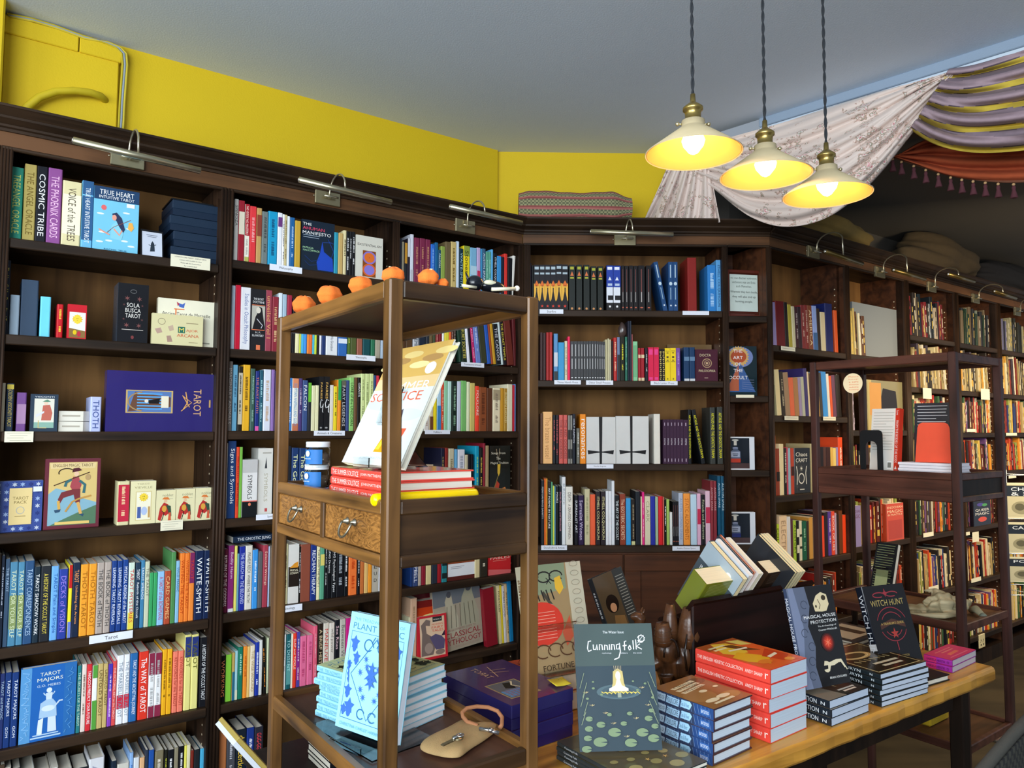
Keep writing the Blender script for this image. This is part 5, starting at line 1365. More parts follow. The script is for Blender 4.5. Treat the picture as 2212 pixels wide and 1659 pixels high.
skyart = [('r', 0, .7, 1, 1, 'd8b060'), ('r', 0, .62, 1, .72, 'e8c890')]+[('e', .1+.17*i, .82+.05*(i % 3), .16, .03, ['f0e0a0', 'b89058', 'e8d088'][i % 3]) for i in range(6)]+[('e', .82, .78, .08, .05, 'fffbe8'), ('r', 0, 0, 1, .62, 'dfe8e8'), ('e', .3, .5, .3, .06, 'cfdcdc'), ('e', .75, .4, .25, .05, 'd4e0e0'), ('t', 'SUMMER', .55, .64, .07, 'ffffff', .75), ('t', 'SOLSTICE', .45, .555, .075, 'e06848', .85),
    ('p', [(.48, .1), (.63, .1), (.72, .3), (.58, .32)], 'f0a020'), ('p', [(.5, .12), (.56, .12), (.63, .3), (.6, .3)], 'f8d840'), ('p', [(.63, .1), (.80, .1), (.86, .29), (.73, .29)], 'f06040'), ('p', [(.55, .36), (.68, .45), (.72, .36), (.62, .33)], '504858'), ('t', 'JOHN MATTHEWS', .55, .05, .025, 'b8c4c8', .5)]
stack(fit, 3, TR, lambda T, R_, L, i: book_mesh(T, R_, L, 'e04a3c', 'THE SUMMER SOLSTICE|JOHN MATTHEWS', 'f8e0d8', art=skyart[:9] if i == 2 else None, hard=True, mat='gloss', tr=(.04, .96)),
      ['red hardback with lettering the summer solstice, bottom of the three on the tray', 'red hardback with lettering the summer solstice, middle of the three', 'red hardback with lettering the summer solstice, topmost under the display copy'], group='red solstice hardbacks')
zs = TR+Hs+.006
A1 = hit(739, 997, P1+U*.06, U); A2 = hit(863, 1011, P1+U*.06, U)
M_, w_, h_, ln_ = standpose(V((A1.x, A1.y, zs+.004)), V((A2.x, A2.y, zs+.004)), (850, 757), .014)
h_ = min(h_, .30); print('solstice', w_, h_, ln_)
mb, pg = book_mesh(.014, w_, h_, 'e8e4d4', 'THE SUMMER SOLSTICE', 'e06848', art=skyart, hard=True, mat='gloss'); o = mb.build('book', None, M_); o.matrix_world = M_; tag(o, 'large pale hardback with a golden sky cover leaning on a clear stand', 'book'); pg.build('page_block', o)
c = (V(M_.col[3][:3])+V(M_.col[1][:3])*w_*.5); acry('acrylic_stand', [(-.03, .022), (-.03, .001), (.055, .001), (.10, .001), (.02, .09), (.045, .16)], .07, mat3(V((-N_.x, -N_.y, 0)), U, K, V((c.x, c.y, zs-.003))), 'clear acrylic stand under the golden sky hardback')
ya = hit(808, 1066, P1+N_*.052, N_); yb = hit(1026, 1055, P1+N_*.052, N_); za = TR+.0115; ya.z = yb.z = za; d_ = (yb-ya).normalized()
m = MB(); L_ = (yb-ya).length; m.lathe([(0, -.004), (.007, -.004), (.0105, -.001), (.0115, .004), (.0115, L_-.004), (.0105, L_+.001), (.007, L_+.004), (0, L_+.004)], n=28, col='f8d000', mat='gloss', M=mat3(N_, V((0, 0, 1)), U)); Mx = Matrix.Translation(ya); o = m.build('yellow_tube', None, Mx); tag(o, 'smooth bright yellow tube lying along the tray in front of the red books', 'tube')
q = hit(724, 999, P1+U*.16, U)
for i in range(3): m = MB(); m.box((-.012, -.006, 0), (.012, .006, .013), 'b8765c', 'plain', bev=.001); Mx = mat3(U, N_, K, V((q.x, q.y, TR+.0))+N_*(-.014*i)); Mx = mat3(U, N_, K, P1+U*.175+N_*(.335-.0135*i)+K*TR); o = m.build('small_block', None, Mx); tag(o, ['pinkish small block farthest from the solstice books', 'pinkish small block in the middle of its row of three', 'pinkish small block nearest the solstice books'][i], 'block', 'pink blocks on the rack tray')
# ---- on the near rack's shelf
SZ = .8865
def leafs(c1, cb, bg, n=1.): 
    a = [('r', 0, 0, 1, 1, bg)]
    a += [('t', "THE TREADWELL'S BOOK OF", .5, .945, .028, '5a98b0', .86), ('t', 'PLANT MAGIC', .5, .885, .055, '3a78a0', .86), ('l', [(.06, .09), (.94, .09), (.94, .835), (.06, .835), (.06, .088)], .008, cb), ('l', [(.5, .8), (.14, .47), (.5, .12), (.86, .47), (.5, .8)], .012, cb)]
    for sx in (-1, 1):
        for x, y, s in ((.36, .74, .12), (.30, .62, .10), (.40, .55, .06), (.37, .33, .10), (.31, .2, .13), (.40, .17, .08)): a += [('s', .5+sx*x, y, s*.72, 5, .55, c1), ('e', .5+sx*x, y-s*.3, s*.3, s*.4, c1)]
        for x, y in ((.13, .62), (.2, .5), (.16, .36), (.1, .56), (.1, .3)): a.append(('s', .5+sx*x, y, .055, 9, .25, c1))
        for k_ in range(4): a.append(('p', [(.5+sx*(.37+.01*k_), .38+.045*k_), (.5+sx*(.41+.01*k_), .42+.045*k_), (.5+sx*(.38+.01*k_), .45+.045*k_)], c1))
        a.append(('l', arc(.5+sx*.12, .74, .07, .05, 20, 320), .012, cb)); a.append(('l', arc(.5+sx*.1, .16, .06, .04, 20, 320), .012, cb)); a.append(('l', [(.5+sx*.02, .82), (.5+sx*.06, .77), (.5+sx*.03, .73)], .01, cb))
    a += [('s', .5, .5, .13, 6, .35, c1), ('s', .5, .44, .1, 6, .35, c1), ('s', .5, .56, .08, 5, .3, c1), ('t', 'CHRISTINA OAKLEY HARRINGTON', .5, .045, .026, '5a98b0', .84)]; return a
fit = boxfit((830, 1603), (830, 1483), (691, 1427), (958, 1427), SZ); print('plant fit', [round(q, 3) for q in fit[3:]], fit[0])
P, ea, eb, L_, R_, H_ = fit; fit = (P, ea, eb, min(L_, .215), min(R_, .17), H_)
PLB = [('fits', 0)]
oo = stack(fit, 8, SZ, lambda T, R_, L, i: book_mesh(T, R_, L, '8ec8dc', "THE TREADWELL'S BOOK OF PLANT MAGIC", '6aa4b8', art=leafs('1c2418', '1c2418', 'c4cf9c') if i == 7 else None, hard=False, mat='cover', pcol='e8e8ea', tr=(.05, .98)),
      [f'{w} of eight pale blue plant books piled on the rack shelf' for w in ('lowest', 'second from bottom', 'third from bottom', 'fourth from bottom', 'fourth from top', 'third from top', 'second from top', 'topmost')], group='pale blue plant books on the rack shelf', jit=.007, ang=3)
A1 = hz(724, 1567, SZ+.012); A2 = hz(852, 1613, SZ+.012)
M_, w_, h_, ln_ = standpose(A1, A2, (761, 1320), .017); print('plant', w_, h_, ln_)
mb, pg = book_mesh(.017, w_, h_, '8ec8dc', "THE TREADWELL'S BOOK OF PLANT MAGIC", '4a90a8', art=leafs('3a68b8', '2a68a0', '94cfe2'), mat='gloss', pcol='dfe8f4'); o = mb.build('book', None, M_); o.matrix_world = M_; tag(o, 'pale blue plant book with blue leaf pattern, standing before its pile', 'book'); pg.build('page_block', o)
B0 = (A1+A2)/2; acry('acrylic_stand', [(-.05, .014), (-.05, .001), (.05, .001), (.035, .09)], .09, mat3((A2-A1).normalized(), (A2-A1).normalized().cross(K)*-1, K, V((B0.x, B0.y, SZ))), 'clear acrylic stand below the standing plant book')
m = MB(); g0, g1, g2, g3 = hz(668, 1562, SZ+.006), hz(900, 1700, SZ+.006), hz(780, 1590, SZ+.006), hz(700, 1545, SZ+.006); e_ = (g1-g0).normalized(); f_ = V((-e_.y, e_.x, 0)); m.box((0, 0, 0), (.235, .15, .003), 'fff', 'acrylic', bev=.001); Mx = mat3(e_, f_, K, V((g0.x, g0.y, SZ+.001))); o = m.build('acrylic_sheet', None, Mx); tag(o, 'flat clear acrylic sheet lying on the rack shelf before the plant books', 'sheet')
# pouch with strap and key
PP = hz(975, 1590, SZ); th = thing('suede_pouch', 'sandy suede pouch with a leather wrist strap on the rack shelf', 'pouch', Matrix.Translation(PP)); Mi = th.matrix_world.inverted()
out = [(905, 1610), (908, 1622), (925, 1630), (960, 1638), (995, 1641), (1010, 1622), (1040, 1606), (1075, 1580), (1078, 1568), (1050, 1570), (1035, 1572), (1015, 1562), (995, 1563), (970, 1580), (935, 1596)]
cc = V((0, 0, 0)); pts = [hz(x, y, SZ+.004) for x, y in out]; cc = sum(pts, V())/len(pts); m = MB(); rings = [(1.0, .0015), (1.01, .006), (.96, .013), (.8, .019), (.55, .0225), (.25, .024), (0.01, .0245)]; vs = []
for s, z in rings:
    for p_ in pts: vs.append(cc+(V((p_.x, p_.y, 0))-V((cc.x, cc.y, 0)))*s+K*(SZ+z-cc.z))
n = len(pts); m.add(vs, [[i*n+k, i*n+(k+1) % n, (i+1)*n+(k+1) % n, (i+1)*n+k] for i in range(len(rings)-1) for k in range(n)]+[[(len(rings)-1)*n+k for k in range(n)], list(range(n))[::-1]], 'a88a5c', 'cloth', True); o = m.build('pouch_body', th); o.matrix_local = Mi; md = o.modifiers.new('smooth', 'SUBSURF'); md.levels = md.render_levels = 2
st = [(1032, 1568, .022), (1010, 1560, .024), (1000, 1548, .03), (998, 1540, .035), (1008, 1530, .04), (1030, 1526, .04), (1055, 1528, .036), (1075, 1536, .03), (1085, 1550, .024), (1084, 1566, .02), (1080, 1572, .018)]
m = MB(); m.tube([hz(x, y, SZ+z) for x, y, z in st], .0042, 'a8704a', 'cloth', 10); o = m.build('wrist_strap', th); o.matrix_local = Mi
m = MB(); m.tube([hz(1036, 1574, SZ+.024), hz(1060, 1578, SZ+.024), hz(1078, 1584, SZ+.02)], .004, 'd0d0d0', 'silver', 10); m.blob(hz(1060, 1576, SZ+.027), (.006, .006, .004), 'e0e0e0', 'silver', 8); o = m.build('clasp', th); o.matrix_local = Mi
m = MB(); a_, b_ = hz(955, 1610, SZ+.029), hz(984, 1596, SZ+.029); d_ = (b_-a_).normalized(); s_ = V((-d_.y, d_.x, 0)); m.box((0, -.004, -.001), ((b_-a_).length, .004, .001), 'a89a78', 'brass'); m.lathe([(0, -.001), (.011, -.001), (.011, .001), (0, .001)], ((b_-a_).length+.006, 0, 0), 20, 'a89a78', 'brass')
Mx = mat3(d_, s_, K, a_); o = m.build('door_key', None, Mx); tag(o, 'small brass key lying on the suede pouch', 'key')
m = MB(); m.tube([(.03, 0, .002), (.045, .002, .003), (.055, -.002, .003)], .0022, 'c8c8c8', 'silver'); m.tube([(.05+.007*math.cos(i*.6), .007*math.sin(i*.6), .003) for i in range(12)], .0013, 'c8c8c8', 'silver'); o2 = m.build('key_ring', o)
# ---------------------------------------------------------------- book piles on the table
def put(mbs, name, M, label, cat='book', group=None, inner='page_block'):
    mb, pg = mbs; o = mb.build(name, None, M); o.matrix_world = M; pg.build(inner, o); tag(o, label, cat, group); return o
LOW = ['lowest', 'second lowest', 'middle', 'second from top', 'topmost']
def lowlab(n): return {2: ['lower', 'upper'], 3: ['lowest', 'middle', 'topmost'], 5: LOW, 6: ['lowest', 'second lowest', 'third from bottom', 'third from top', 'second from top', 'topmost'], 4: ['lowest', 'second lowest', 'second from top', 'topmost']}[n]
e = boxfit((1663, 1608), (1664, 1448), (1497, 1401), (1742, 1422), TZ); print('heretic', [round(q, 3) for q in e[3:]], e[0])
orange = [('r', 0, 0, 1, 1, 'e8682c'), ('r', 0, .8, 1, 1, 'a85828'), ('p', [(.1, .66), (.35, .98), (.62, .9), (.7, .7), (.5, .52), (.2, .55)], 'f0c840'), ('p', [(.4, .86), (.62, .82), (.8, .5), (.55, .6)], '7a4a20'), ('p', [(.05, .5), (.35, .6), (.6, .3), (.3, .12), (.08, .3)], 'f0b828'), ('p', [(.5, .34), (.9, .5), (.95, .2), (.6, .1)], 'd04820'),
    ('p', [(.7, .95), (.95, .9), (.95, .7), (.75, .75)], 'e8d870'), ('r', .1, .84, .5, .88, 'f0e8b0'), ('r', .1, .76, .42, .80, 'f0e8b0'), ('p', [(.3, .7), (.72, .66), (.68, .62), (.28, .66)], 'f8eed0'), ('p', [(.55, .3), (.85, .34), (.82, .29), (.55, .25)], 'f8eed0'), ('e', .3, .2, .15, .06, 'f08830'), ('e', .75, .1, .1, .05, 'f8a040')]
stack(e, 5, TZ, lambda T, R_, L, i: book_mesh(T, R_, L, 'e2473b', 'THE ENGLISH HERETIC COLLECTION|ANDY SHARP|r', 'f6e6da', art=orange if i == 4 else None, mat='gloss', pcol='c4d2e0', tr=(.02, .97)), [f'{w} of five thick orange-red paperbacks piled on the table' for w in LOW], group='thick orange-red paperbacks', jit=.003, ang=1)
e = boxfit((1540, 1656), (1541.7, 1533), (1421, 1493), (1626, 1502), TZ); print('folklore', [round(q, 3) for q in e[3:]], e[0])
P, ea, eb, L_, R_, H_ = e; L_ = max(L_, .17)
fsp = [('r', 0, 0, 1, 1, '2c4a80'), ('r', 0, .3, 1, 1, '33415e')]+[('l', [(.1, .02+.02*i), (.95, .05+.02*i)], .05, '6a86b0') for i in range(1, 46, 3)]+[('p', [(.2, .98), (.9, .96), (.85, .76), (.15, .78)], 'b8d0e4'), ('tr', 'STORIES OF', .5, .87, .35, '2a3850', .17), ('p', [(.15, .76), (.85, .74), (.8, .53), (.1, .55)], 'a8cce8'), ('tr', 'FOLKLORE', .48, .65, .5, '26384e', .18), ('p', [(.2, .52), (.9, .50), (.95, .36), (.7, .33), (.2, .37)], 'a8d4f0'), ('tr', 'Sea & River', .55, .44, .4, '3a6a90', .13), ('r', .22, .05, .78, .2, '3a66a8'), ('tr', 'BATSFORD', .5, .125, .3, 'e8f0f8', .12)]
fart = [('r', 0, 0, 1, 1, '9a6c40'), ('e', .3, .4, .3, .2, 'a87a48'), ('e', .8, .8, .2, .1, '7a5838'), ('e', .75, .2, .22, .1, 'b08848')]+[('p', [(.15, .80-.09*i), (.75, .86-.09*i), (.78, .80-.09*i), (.18, .74-.09*i)], 'f0e0b8') for i in range(3)]+[('t', ['A TREASURY', 'OF FOLKLORE', 'SEAS & RIVERS'][i], .47, .80-.09*i, .04, '5a4028', .5) for i in range(3)]+[('e', .3, .2, .16, .05, 'f0e0b8'), ('e', .6, .22, .16, .05, 'f0e0b8'), ('p', [(.2, .12), (.7, .14), (.7, .09), (.2, .08)], 'f0e0b8'), ('e', .85, .5, .06, .03, 'f0e0b8'), ('e', .5, .48, .09, .04, 'f0e0b8')]
def fk(T, R_, L, i):
    return book_mesh(T, R_, L, '4a3238' if i < 4 else '4a3238', spine=fsp, art=fart, hard=True, mat='gloss', pcol='cddae6')
stack((P, ea, eb, L_, R_, H_), 5, TZ, fk, [f'{w} of five blue-spined folklore hardbacks nearest the table edge' for w in LOW], group='blue-spined folklore hardbacks', jit=.003, ang=1)
e = boxfit((1794.7, 1571), (1794.2, 1515), (1738, 1495), (1864, 1481), TZ, L=.225); print('house', [round(q, 3) for q in e[3:]])
hart = [('r', 0, 0, 1, 1, '2e2a26'), ('p', [(0, 0), (.45, 0), (.3, .5), (0, .6)], '8a8070'), ('s', .62, .3, .12, 4, .3, 'e8d0a0'), ('r', .5, .12, .9, .15, 'e8e0d0'), ('r', .55, .07, .85, .1, 'e8e0d0')]
stack(e, 3, TZ, lambda T, R_, L, i: book_mesh(T, R_, L, '1d242c', 'MAGICAL HOUSE PROTECTION|N', 'dfe4e8', art=hart, mat='gloss', pcol='c2cee0', tr=(.03, .97)), [f'{w} of three black paperbacks lying under the tilted house protection copy' for w in lowlab(3)], group='black house protection paperbacks', jit=.005)
e = boxfit((1903, 1529), (1902, 1457), (1833, 1429), (1963, 1418), TZ, L=.21); print('auryn', [round(q, 3) for q in e[3:]])
aart = [('r', 0, 0, 1, 1, '33291a'), ('l', [(.06, .05), (.94, .05), (.94, .95), (.06, .95), (.06, .05)], .02, 'd8c890'), ('e', .4, .62, .3, .13, 'c8a868'), ('e', .4, .62, .2, .08, '4a3a20'), ('l', arc(.4, .62, .25, .1, 0, 360), .015, 'e8d8a0'), ('r', .3, .25, .8, .3, 'e0d8b8'), ('r', .35, .15, .75, .2, 'e0d8b8')]+[('l', [(.15+.1*i, .45), (.2+.1*i, .38)], .02, 'd8c890') for i in range(7)]
stack(e, 6, TZ, lambda T, R_, L, i: book_mesh(T, R_, L, '1c2428', 'AURYN|N', 'dfe6ea', art=aart, mat='gloss', pcol='c6d0e0', tr=(.03, .52)), [f'{w} of six black paperbacks with wavy pages, second pile from the pink books' for w in lowlab(6)], group='black paperbacks with wavy pages', jit=.003)
e = boxfit((1978, 1491), (1978, 1477), (1958, 1470), (2036, 1452), TZ, L=.19)
stack(e, 1, TZ, lambda T, R_, L, i: book_mesh(T, R_, L, '201c1a', 'WITCH HUNT', 'c0b090', art=[('p', [(.2, .4), (.8, .44), (.8, .5), (.2, .46)], 'a04830')], hard=True), ['single small black hardback under the witch hunt display copy'])
e = boxfit((2056.7, 1455), (2056.7, 1427), (1997, 1412), (2094.5, 1401), TZ); print('pink', [round(q, 3) for q in e[3:]])
pk = [('r', 0, 0, 1, 1, 'e0406c'), ('p', [(.3, .3), (.7, .35), (.7, .5), (.3, .45)], 'f07860'), ('r', .2, .75, .8, .8, 'f08880'), ('r', .3, .6, .75, .66, 'f09080'), ('r', .15, .15, .85, .2, 'f07890')]
stack(e, 2, TZ, lambda T, R_, L, i: book_mesh(T, R_, L, '9a2a98' if i else '9a2a98', 'GABRIELA HERSTIK|O', '3a1040', bands=[(.55, 1, 'c83070')], art=pk, pcol='c8c2c8'), [f'{w} of two pink and purple paperbacks at the far table corner' for w in lowlab(2)], group='pink and purple paperbacks', jit=.002, ang=.5)
# the pair of big purple boxes
e = boxfit((1105, 1637), (1105, 1525), (950, 1457), (1243, 1487), TZ); print('dali', [round(q, 3) for q in e[3:]], e[0])
P, ea, eb, L_, R_, H_ = e
DAL = lambda flip=0: [('r', 0, 0, 1, 1, '2c2468' if not flip else '4a2c5e'), ('r', .17, .31, .60, .69, 'c8a868'), ('r', .185, .325, .585, .675, '5a7ab0')]+[('p', [(.19, .33), (.25, .66), (.58, .58), (.58, .42)], '6a4838')]+[('r', .27+.0*i, .37+.05*i, .5, .39+.05*i, '58a8e8') for i in range(6)]+[('l', arc(.34, .5, .15, .16, 100, 260), .012, 'a8885a'), ('p', [(.36, .52), (.48, .56), (.47, .47), (.38, .47)], '16161a'), ('e', .355, .51, .018, .03, 'e8dccc'), ('r', .49, .40, .56, .6, 'e8e0c8')]
def bigbox(T, R_, L, i, tart):
    mb = MB(); mb.box((T*.46, 0, 0), (T, R_, L), '30286c' if not tart[0] else '2a2560', 'gloss', bev=.0015); pg = MB(); pg.box((0, .0012, .0012), (T*.46, R_-.0012, L-.0012), '241c58', 'gloss', bev=.001)
    paint(mb, (T, 0, 0), (0, 0, 1), (0, 1, 0), (1, 0, 0), L, R_, tart[1], 'gloss'); return mb, pg
def tarot_text(x): return [('tr', 'TAROT', x, .5, .07, 'd8a878', .42), ('l', [(.685+x-.76, .35), (.70+x-.76, .65)], .006, 'd8a060'), ('l', [(.66+x-.76, .45), (.74+x-.76, .62)], .006, 'd8a060'), ('l', [(.65+x-.76, .6), (.73+x-.76, .4)], .005, 'd8a060')]
topart = [('r', 0, 0, 1, 1, '4e3060'), ('p', [(.12, .14), (.5, .14), (.5, .62), (.12, .62)], 'b09868'), ('p', [(.135, .16), (.485, .16), (.485, .6), (.135, .6)], '6a6a70'), ('p', [(.15, .18), (.3, .18), (.3, .58), (.15, .58)], '58a0d8')]+[('r', .16+.03*i, .2, .17+.03*i, .56, 'b0582a') for i in range(5)]+[('p', [(.3, .42), (.44, .5), (.46, .38), (.34, .3)], '181818'), ('l', [(.3, .5), (.38, .44), (.46, .52)], .018, 'e8d8b0'), ('t', 'TAROT', .78, .4, .1, 'c8a880', .3), ('l', [(.62, .5), (.9, .62)], .008, 'd8b080'), ('l', [(.68, .75), (.75, .5)], .006, 'd8b080'), ('l', [(.76, .78), (.8, .55)], .006, 'd8b080')]
for i in range(2):
    T = H_/2; M = mat3(K, eb, ea, V((P.x, P.y, TZ+.0005+i*T))); put(bigbox(T-.001, R_, L_, i, (1, topart)), 'boxed_deck', M, ['lower large purple boxed card set on the table end', 'upper large purple boxed card set with a sticky note on it'][i], 'box', 'large purple boxed sets on the table', 'box_tray')
N0 = hz(1182, 1473, TZ+H_+.0015); N1 = hz(1202, 1488, TZ+H_+.0015); N2 = hz(1214, 1462, TZ+H_+.0015); x_ = (N1-N0); y_ = (N2-N0)
m = MB(); m.grid(lambda u, v: N0+x_*u+y_*v+K*(.006*(1-v)**2), 2, 8, 'e8d840', 'cover'); paint(m, N0+K*.007, x_.normalized(), y_.normalized(), K, x_.length, y_.length, [('l', [(.3, .45), (.45, .5), (.5, .42)], .02, 'a8983a'), ('l', [(.3, .6), (.6, .62)], .02, 'a8983a')]); o = m.build('sticky_note'); tag(o, 'yellow sticky note on the upper purple box', 'note'); md = o.modifiers.new('t', 'SOLIDIFY'); md.thickness = .0004
# magazines
za = TZ+.038; La = hz(1202, 1602, za); Lb = hz(1308, 1659, za); ds = (Lb-La).normalized(); de = V((-ds.y, ds.x, 0)); Rr = hz(1519, 1645, za)
pond = [('r', 0, 0, 1, 1, '5c5238'), ('r', 0, .8, 1, 1, '4a4230')]+[('e', x, y, r, r*.6, c) for x, y, r, c in ((.15, .1, .08, 'a89a60'), (.4, .08, .1, '9a9058'), (.7, .12, .09, 'a89a60'), (.9, .2, .08, '9a9058'), (.25, .25, .08, 'a89a60'), (.55, .24, .07, '9a9058'), (.8, .34, .06, 'a89a60'), (.35, .38, .05, '9a9058'), (.6, .4, .05, 'a89a60'), (.15, .42, .05, '9a9058'), (.85, .5, .04, 'a89a60'))]+[('s', x, y, .04, 5, .3, 'd8b060') for x, y in ((.5, .3), (.3, .18), (.72, .26))]+[('e', .5, .55, .12, .04, 'c8b070')]
for i in range(4):
    T = .0095; M = mat3(K, de, -ds, V((La.x, La.y, TZ+.0004+i*T))+ds*.255+de*.002*(i % 2)); put(book_mesh(T-.0006, .19, .255, '2e3436', 'Cunning Folk', 'd8dce0', art=pond, mat='gloss'), 'magazine', M, f'{lowlab(4)[i]} of four dark magazines flat under the standing water issue', 'magazine', 'flat dark magazines on the table')
A1 = hz(1253, 1624.5, TZ+.046); A2 = hz(1431, 1620, TZ+.046); M_, w_, h_, ln_ = standpose(A1, A2, (1239, 1348.5), .009); print('cunning', w_, h_, ln_)
BG = '46565c'
cun = [('r', 0, 0, 1, 1, '3c4a52'), ('r', 0, .655, 1, 1, '4c5a58'), ('t', 'The Water Issue', .5, .93, .022, 'e8ecec', .27)]
cun += [('l', q, .013, 'f4f6f8') for q in ([(.21, .86), (.175, .855), (.16, .80), (.17, .775), (.21, .785)], [(.235, .83), (.235, .79), (.265, .79), (.28, .83), (.285, .785)], [(.31, .785), (.315, .83), (.345, .825), (.35, .785)], [(.375, .785), (.38, .825), (.41, .82), (.415, .785)], [(.44, .83), (.44, .785)], [(.465, .785), (.47, .83), (.5, .825), (.505, .785)], [(.56, .83), (.53, .825), (.53, .79), (.56, .79), (.57, .84), (.575, .77), (.55, .72), (.49, .705)], [(.66, .855), (.635, .85), (.63, .78)], [(.61, .815), (.66, .82)], [(.70, .82), (.68, .80), (.69, .78), (.715, .79), (.70, .82)], [(.745, .86), (.745, .785)], [(.78, .865), (.78, .785)], [(.83, .83), (.785, .81), (.85, .785)])]
cun += [('l', arc(.845, .87, .04, .028, 200, 520, 16), .01, 'f4f6f8'), ('s', .855, .875, .05, 9, .75, 'f4f6f8'), ('s', .855, .875, .037, 9, .75, '4c5a58'), ('l', [(.8, .835), (.88, .9)], .006, 'f4f6f8'), ('t', 'mythology', .4, .757, .012, 'd8dce0', .12), ('t', 'folklore', .62, .757, .012, 'd8dce0', .09), ('t', 'the occult', .79, .757, .012, 'd8dce0', .11)]
cun += [('e', .52, .45, .16+.06*i, .035+.012*i, ['566a70', '4a5c64', '44545c'][2-i]) for i in (2, 1, 0)]
cun += [('p', [(.46, .61), (.52, .635), (.58, .61), (.59, .52), (.62, .45), (.42, .45), (.45, .52)], 'cdb978'), ('e', .52, .575, .032, .037, 'ece4d4'), ('p', [(.50, .545), (.54, .545), (.56, .50), (.64, .475), (.64, .455), (.40, .455), (.40, .475), (.48, .50)], 'ece6da')]+[('l', [(.48+.02*i, .61), (.475+.022*i, .655)], .006, 'b8a888') for i in range(5)]
for i in range(9): cun.append(('l', [(.30+.05*i, .452-.004*(i % 3)), (.33+.05*i, .44), (.35+.05*i, .448), (.38+.05*i, .432)], .009, 'e0c860'))
cun += [('r', .50, .405, .545, .44, '98a090')]
for x, y, r in ((.13, .245, .045), (.27, .2, .055), (.12, .17, .05), (.43, .14, .08), (.55, .205, .04), (.77, .135, .075), (.86, .24, .05), (.93, .18, .045), (.25, .07, .085), (.62, .06, .075), (.9, .09, .07), (.08, .02, .06), (.1, .10, .05), (.38, .275, .03), (.63, .28, .035), (.9, .3, .035), (.3, .43, .02), (.2, .48, .02), (.75, .46, .02), (.85, .51, .018), (.12, .4, .02), (.93, .4, .022), (.2, .53, .015), (.7, .53, .015)):
    cun.append(('e', x, y, r, r*.42, '7f9270')); cun.append(('p', [(x, y), (x+r*1.05, y+r*.05), (x+r*1.05, y-r*.12)], '3c4a52'))
for x, y in ((.33, .28), (.42, .2), (.57, .1), (.7, .235), (.86, .335), (.17, .34), (.1, .44), (.8, .47)): cun += [('p', [(x, y), (x+d_*.03, y+.02-abs(d_)*.006), (x+d_*.03+.008, y+.012)], 'dcc890') for d_ in (-1.2, -.5, .2, .9)]
for s in (0, 1):
    for i in range(5): x = .03+.03*(i % 2); cun.append(('l', [(s+(1-2*s)*(x), .2+.07*i), (s+(1-2*s)*(x+.06), .30+.075*i)], .007, '8a9678'))
put(book_mesh(.009, w_, h_, '55686e', 'Cunning Folk', 'e0e0e0', art=cun, mat='gloss'), 'magazine', M_, 'grey-green magazine standing upright, cover showing a figure in a lily pond', 'magazine')
# house protection, standing; witch hunt, standing
A1 = hz(1742, 1491, TZ+.075); A2 = hz(1838, 1473, TZ+.075); M_, w_, h_, ln_ = standpose(A1, A2, (1700, 1272), .018); print('mhp', w_, h_, ln_)
mh = [('r', 0, 0, 1, 1, '1b1a1c'), ('p', [(0, 0), (.35, 0), (.3, .2), (.38, .4), (.3, .6), (.42, .8), (.38, 1), (0, 1)], '5c6478'), ('p', [(0, 0), (.16, 0), (.1, .3), (.2, .6), (.12, 1), (0, 1)], '76809a')]+[('l', arc(.2+.05*(i % 3), .12+.14*i, .07, .04, 0, 300), .012, '3a4050') for i in range(6)]
mh += [('p', [(.52, .74), (.50, .82), (.6, .9), (.72, .93), (.84, .9), (.86, .8), (.78, .735), (.68, .73)], 'd8c8a0'), ('e', .76, .87, .05, .028, '3a3020'), ('e', .56, .79, .02, .015, '3a3020'), ('l', [(.62, .86), (.66, .8), (.62, .76)], .015, '5a4a34'), ('t', 'MAGICAL HOUSE', .6, .69, .032, 'f0f0ee', .72), ('t', 'PROTECTION', .66, .635, .032, 'f0f0ee', .58), ('t', 'The Archaeology of', .72, .585, .02, 'e8e8e4', .42), ('t', 'Counter-Witchcraft', .72, .55, .02, 'e8e8e4', .42)]
mh += [('e', .66, .42, .15-.024*i, .095-.015*i, c) for i, c in enumerate(('3a1714', '6a1e18', '9a281c', 'c03522', 'd8482c'))]+[('s', .66, .42, .1, 6, .12, 'e88060'), ('p', [(.47, .2), (.5, .245), (.56, .24), (.6, .225), (.76, .245), (.88, .24), (.95, .16), (.92, .15), (.86, .21), (.8, .21), (.7, .19), (.62, .19), (.58, .14), (.53, .13), (.48, .14), (.46, .16), (.55, .165), (.56, .2)], 'dccfae'), ('l', [(.9, .2), (.97, .13)], .02, 'dccfae'), ('t', 'BRIAN HOGGARD', .74, .075, .022, 'e8e8e4', .38)]
put(book_mesh(.018, w_, h_, '3a4660', 'MAGICAL HOUSE PROTECTION', 'dfe6f0', art=mh, mat='gloss', pcol='b8b098'), 'book', M_, 'tilted black paperback about house protection with an animal skull on the cover')
A1 = hz(1907, 1447, TZ+.045); A2 = hz(1996, 1433, TZ+.045); M_, w_, h_, ln_ = standpose(A1, A2, (1862, 1268), .028); print('witch', w_, h_, ln_)
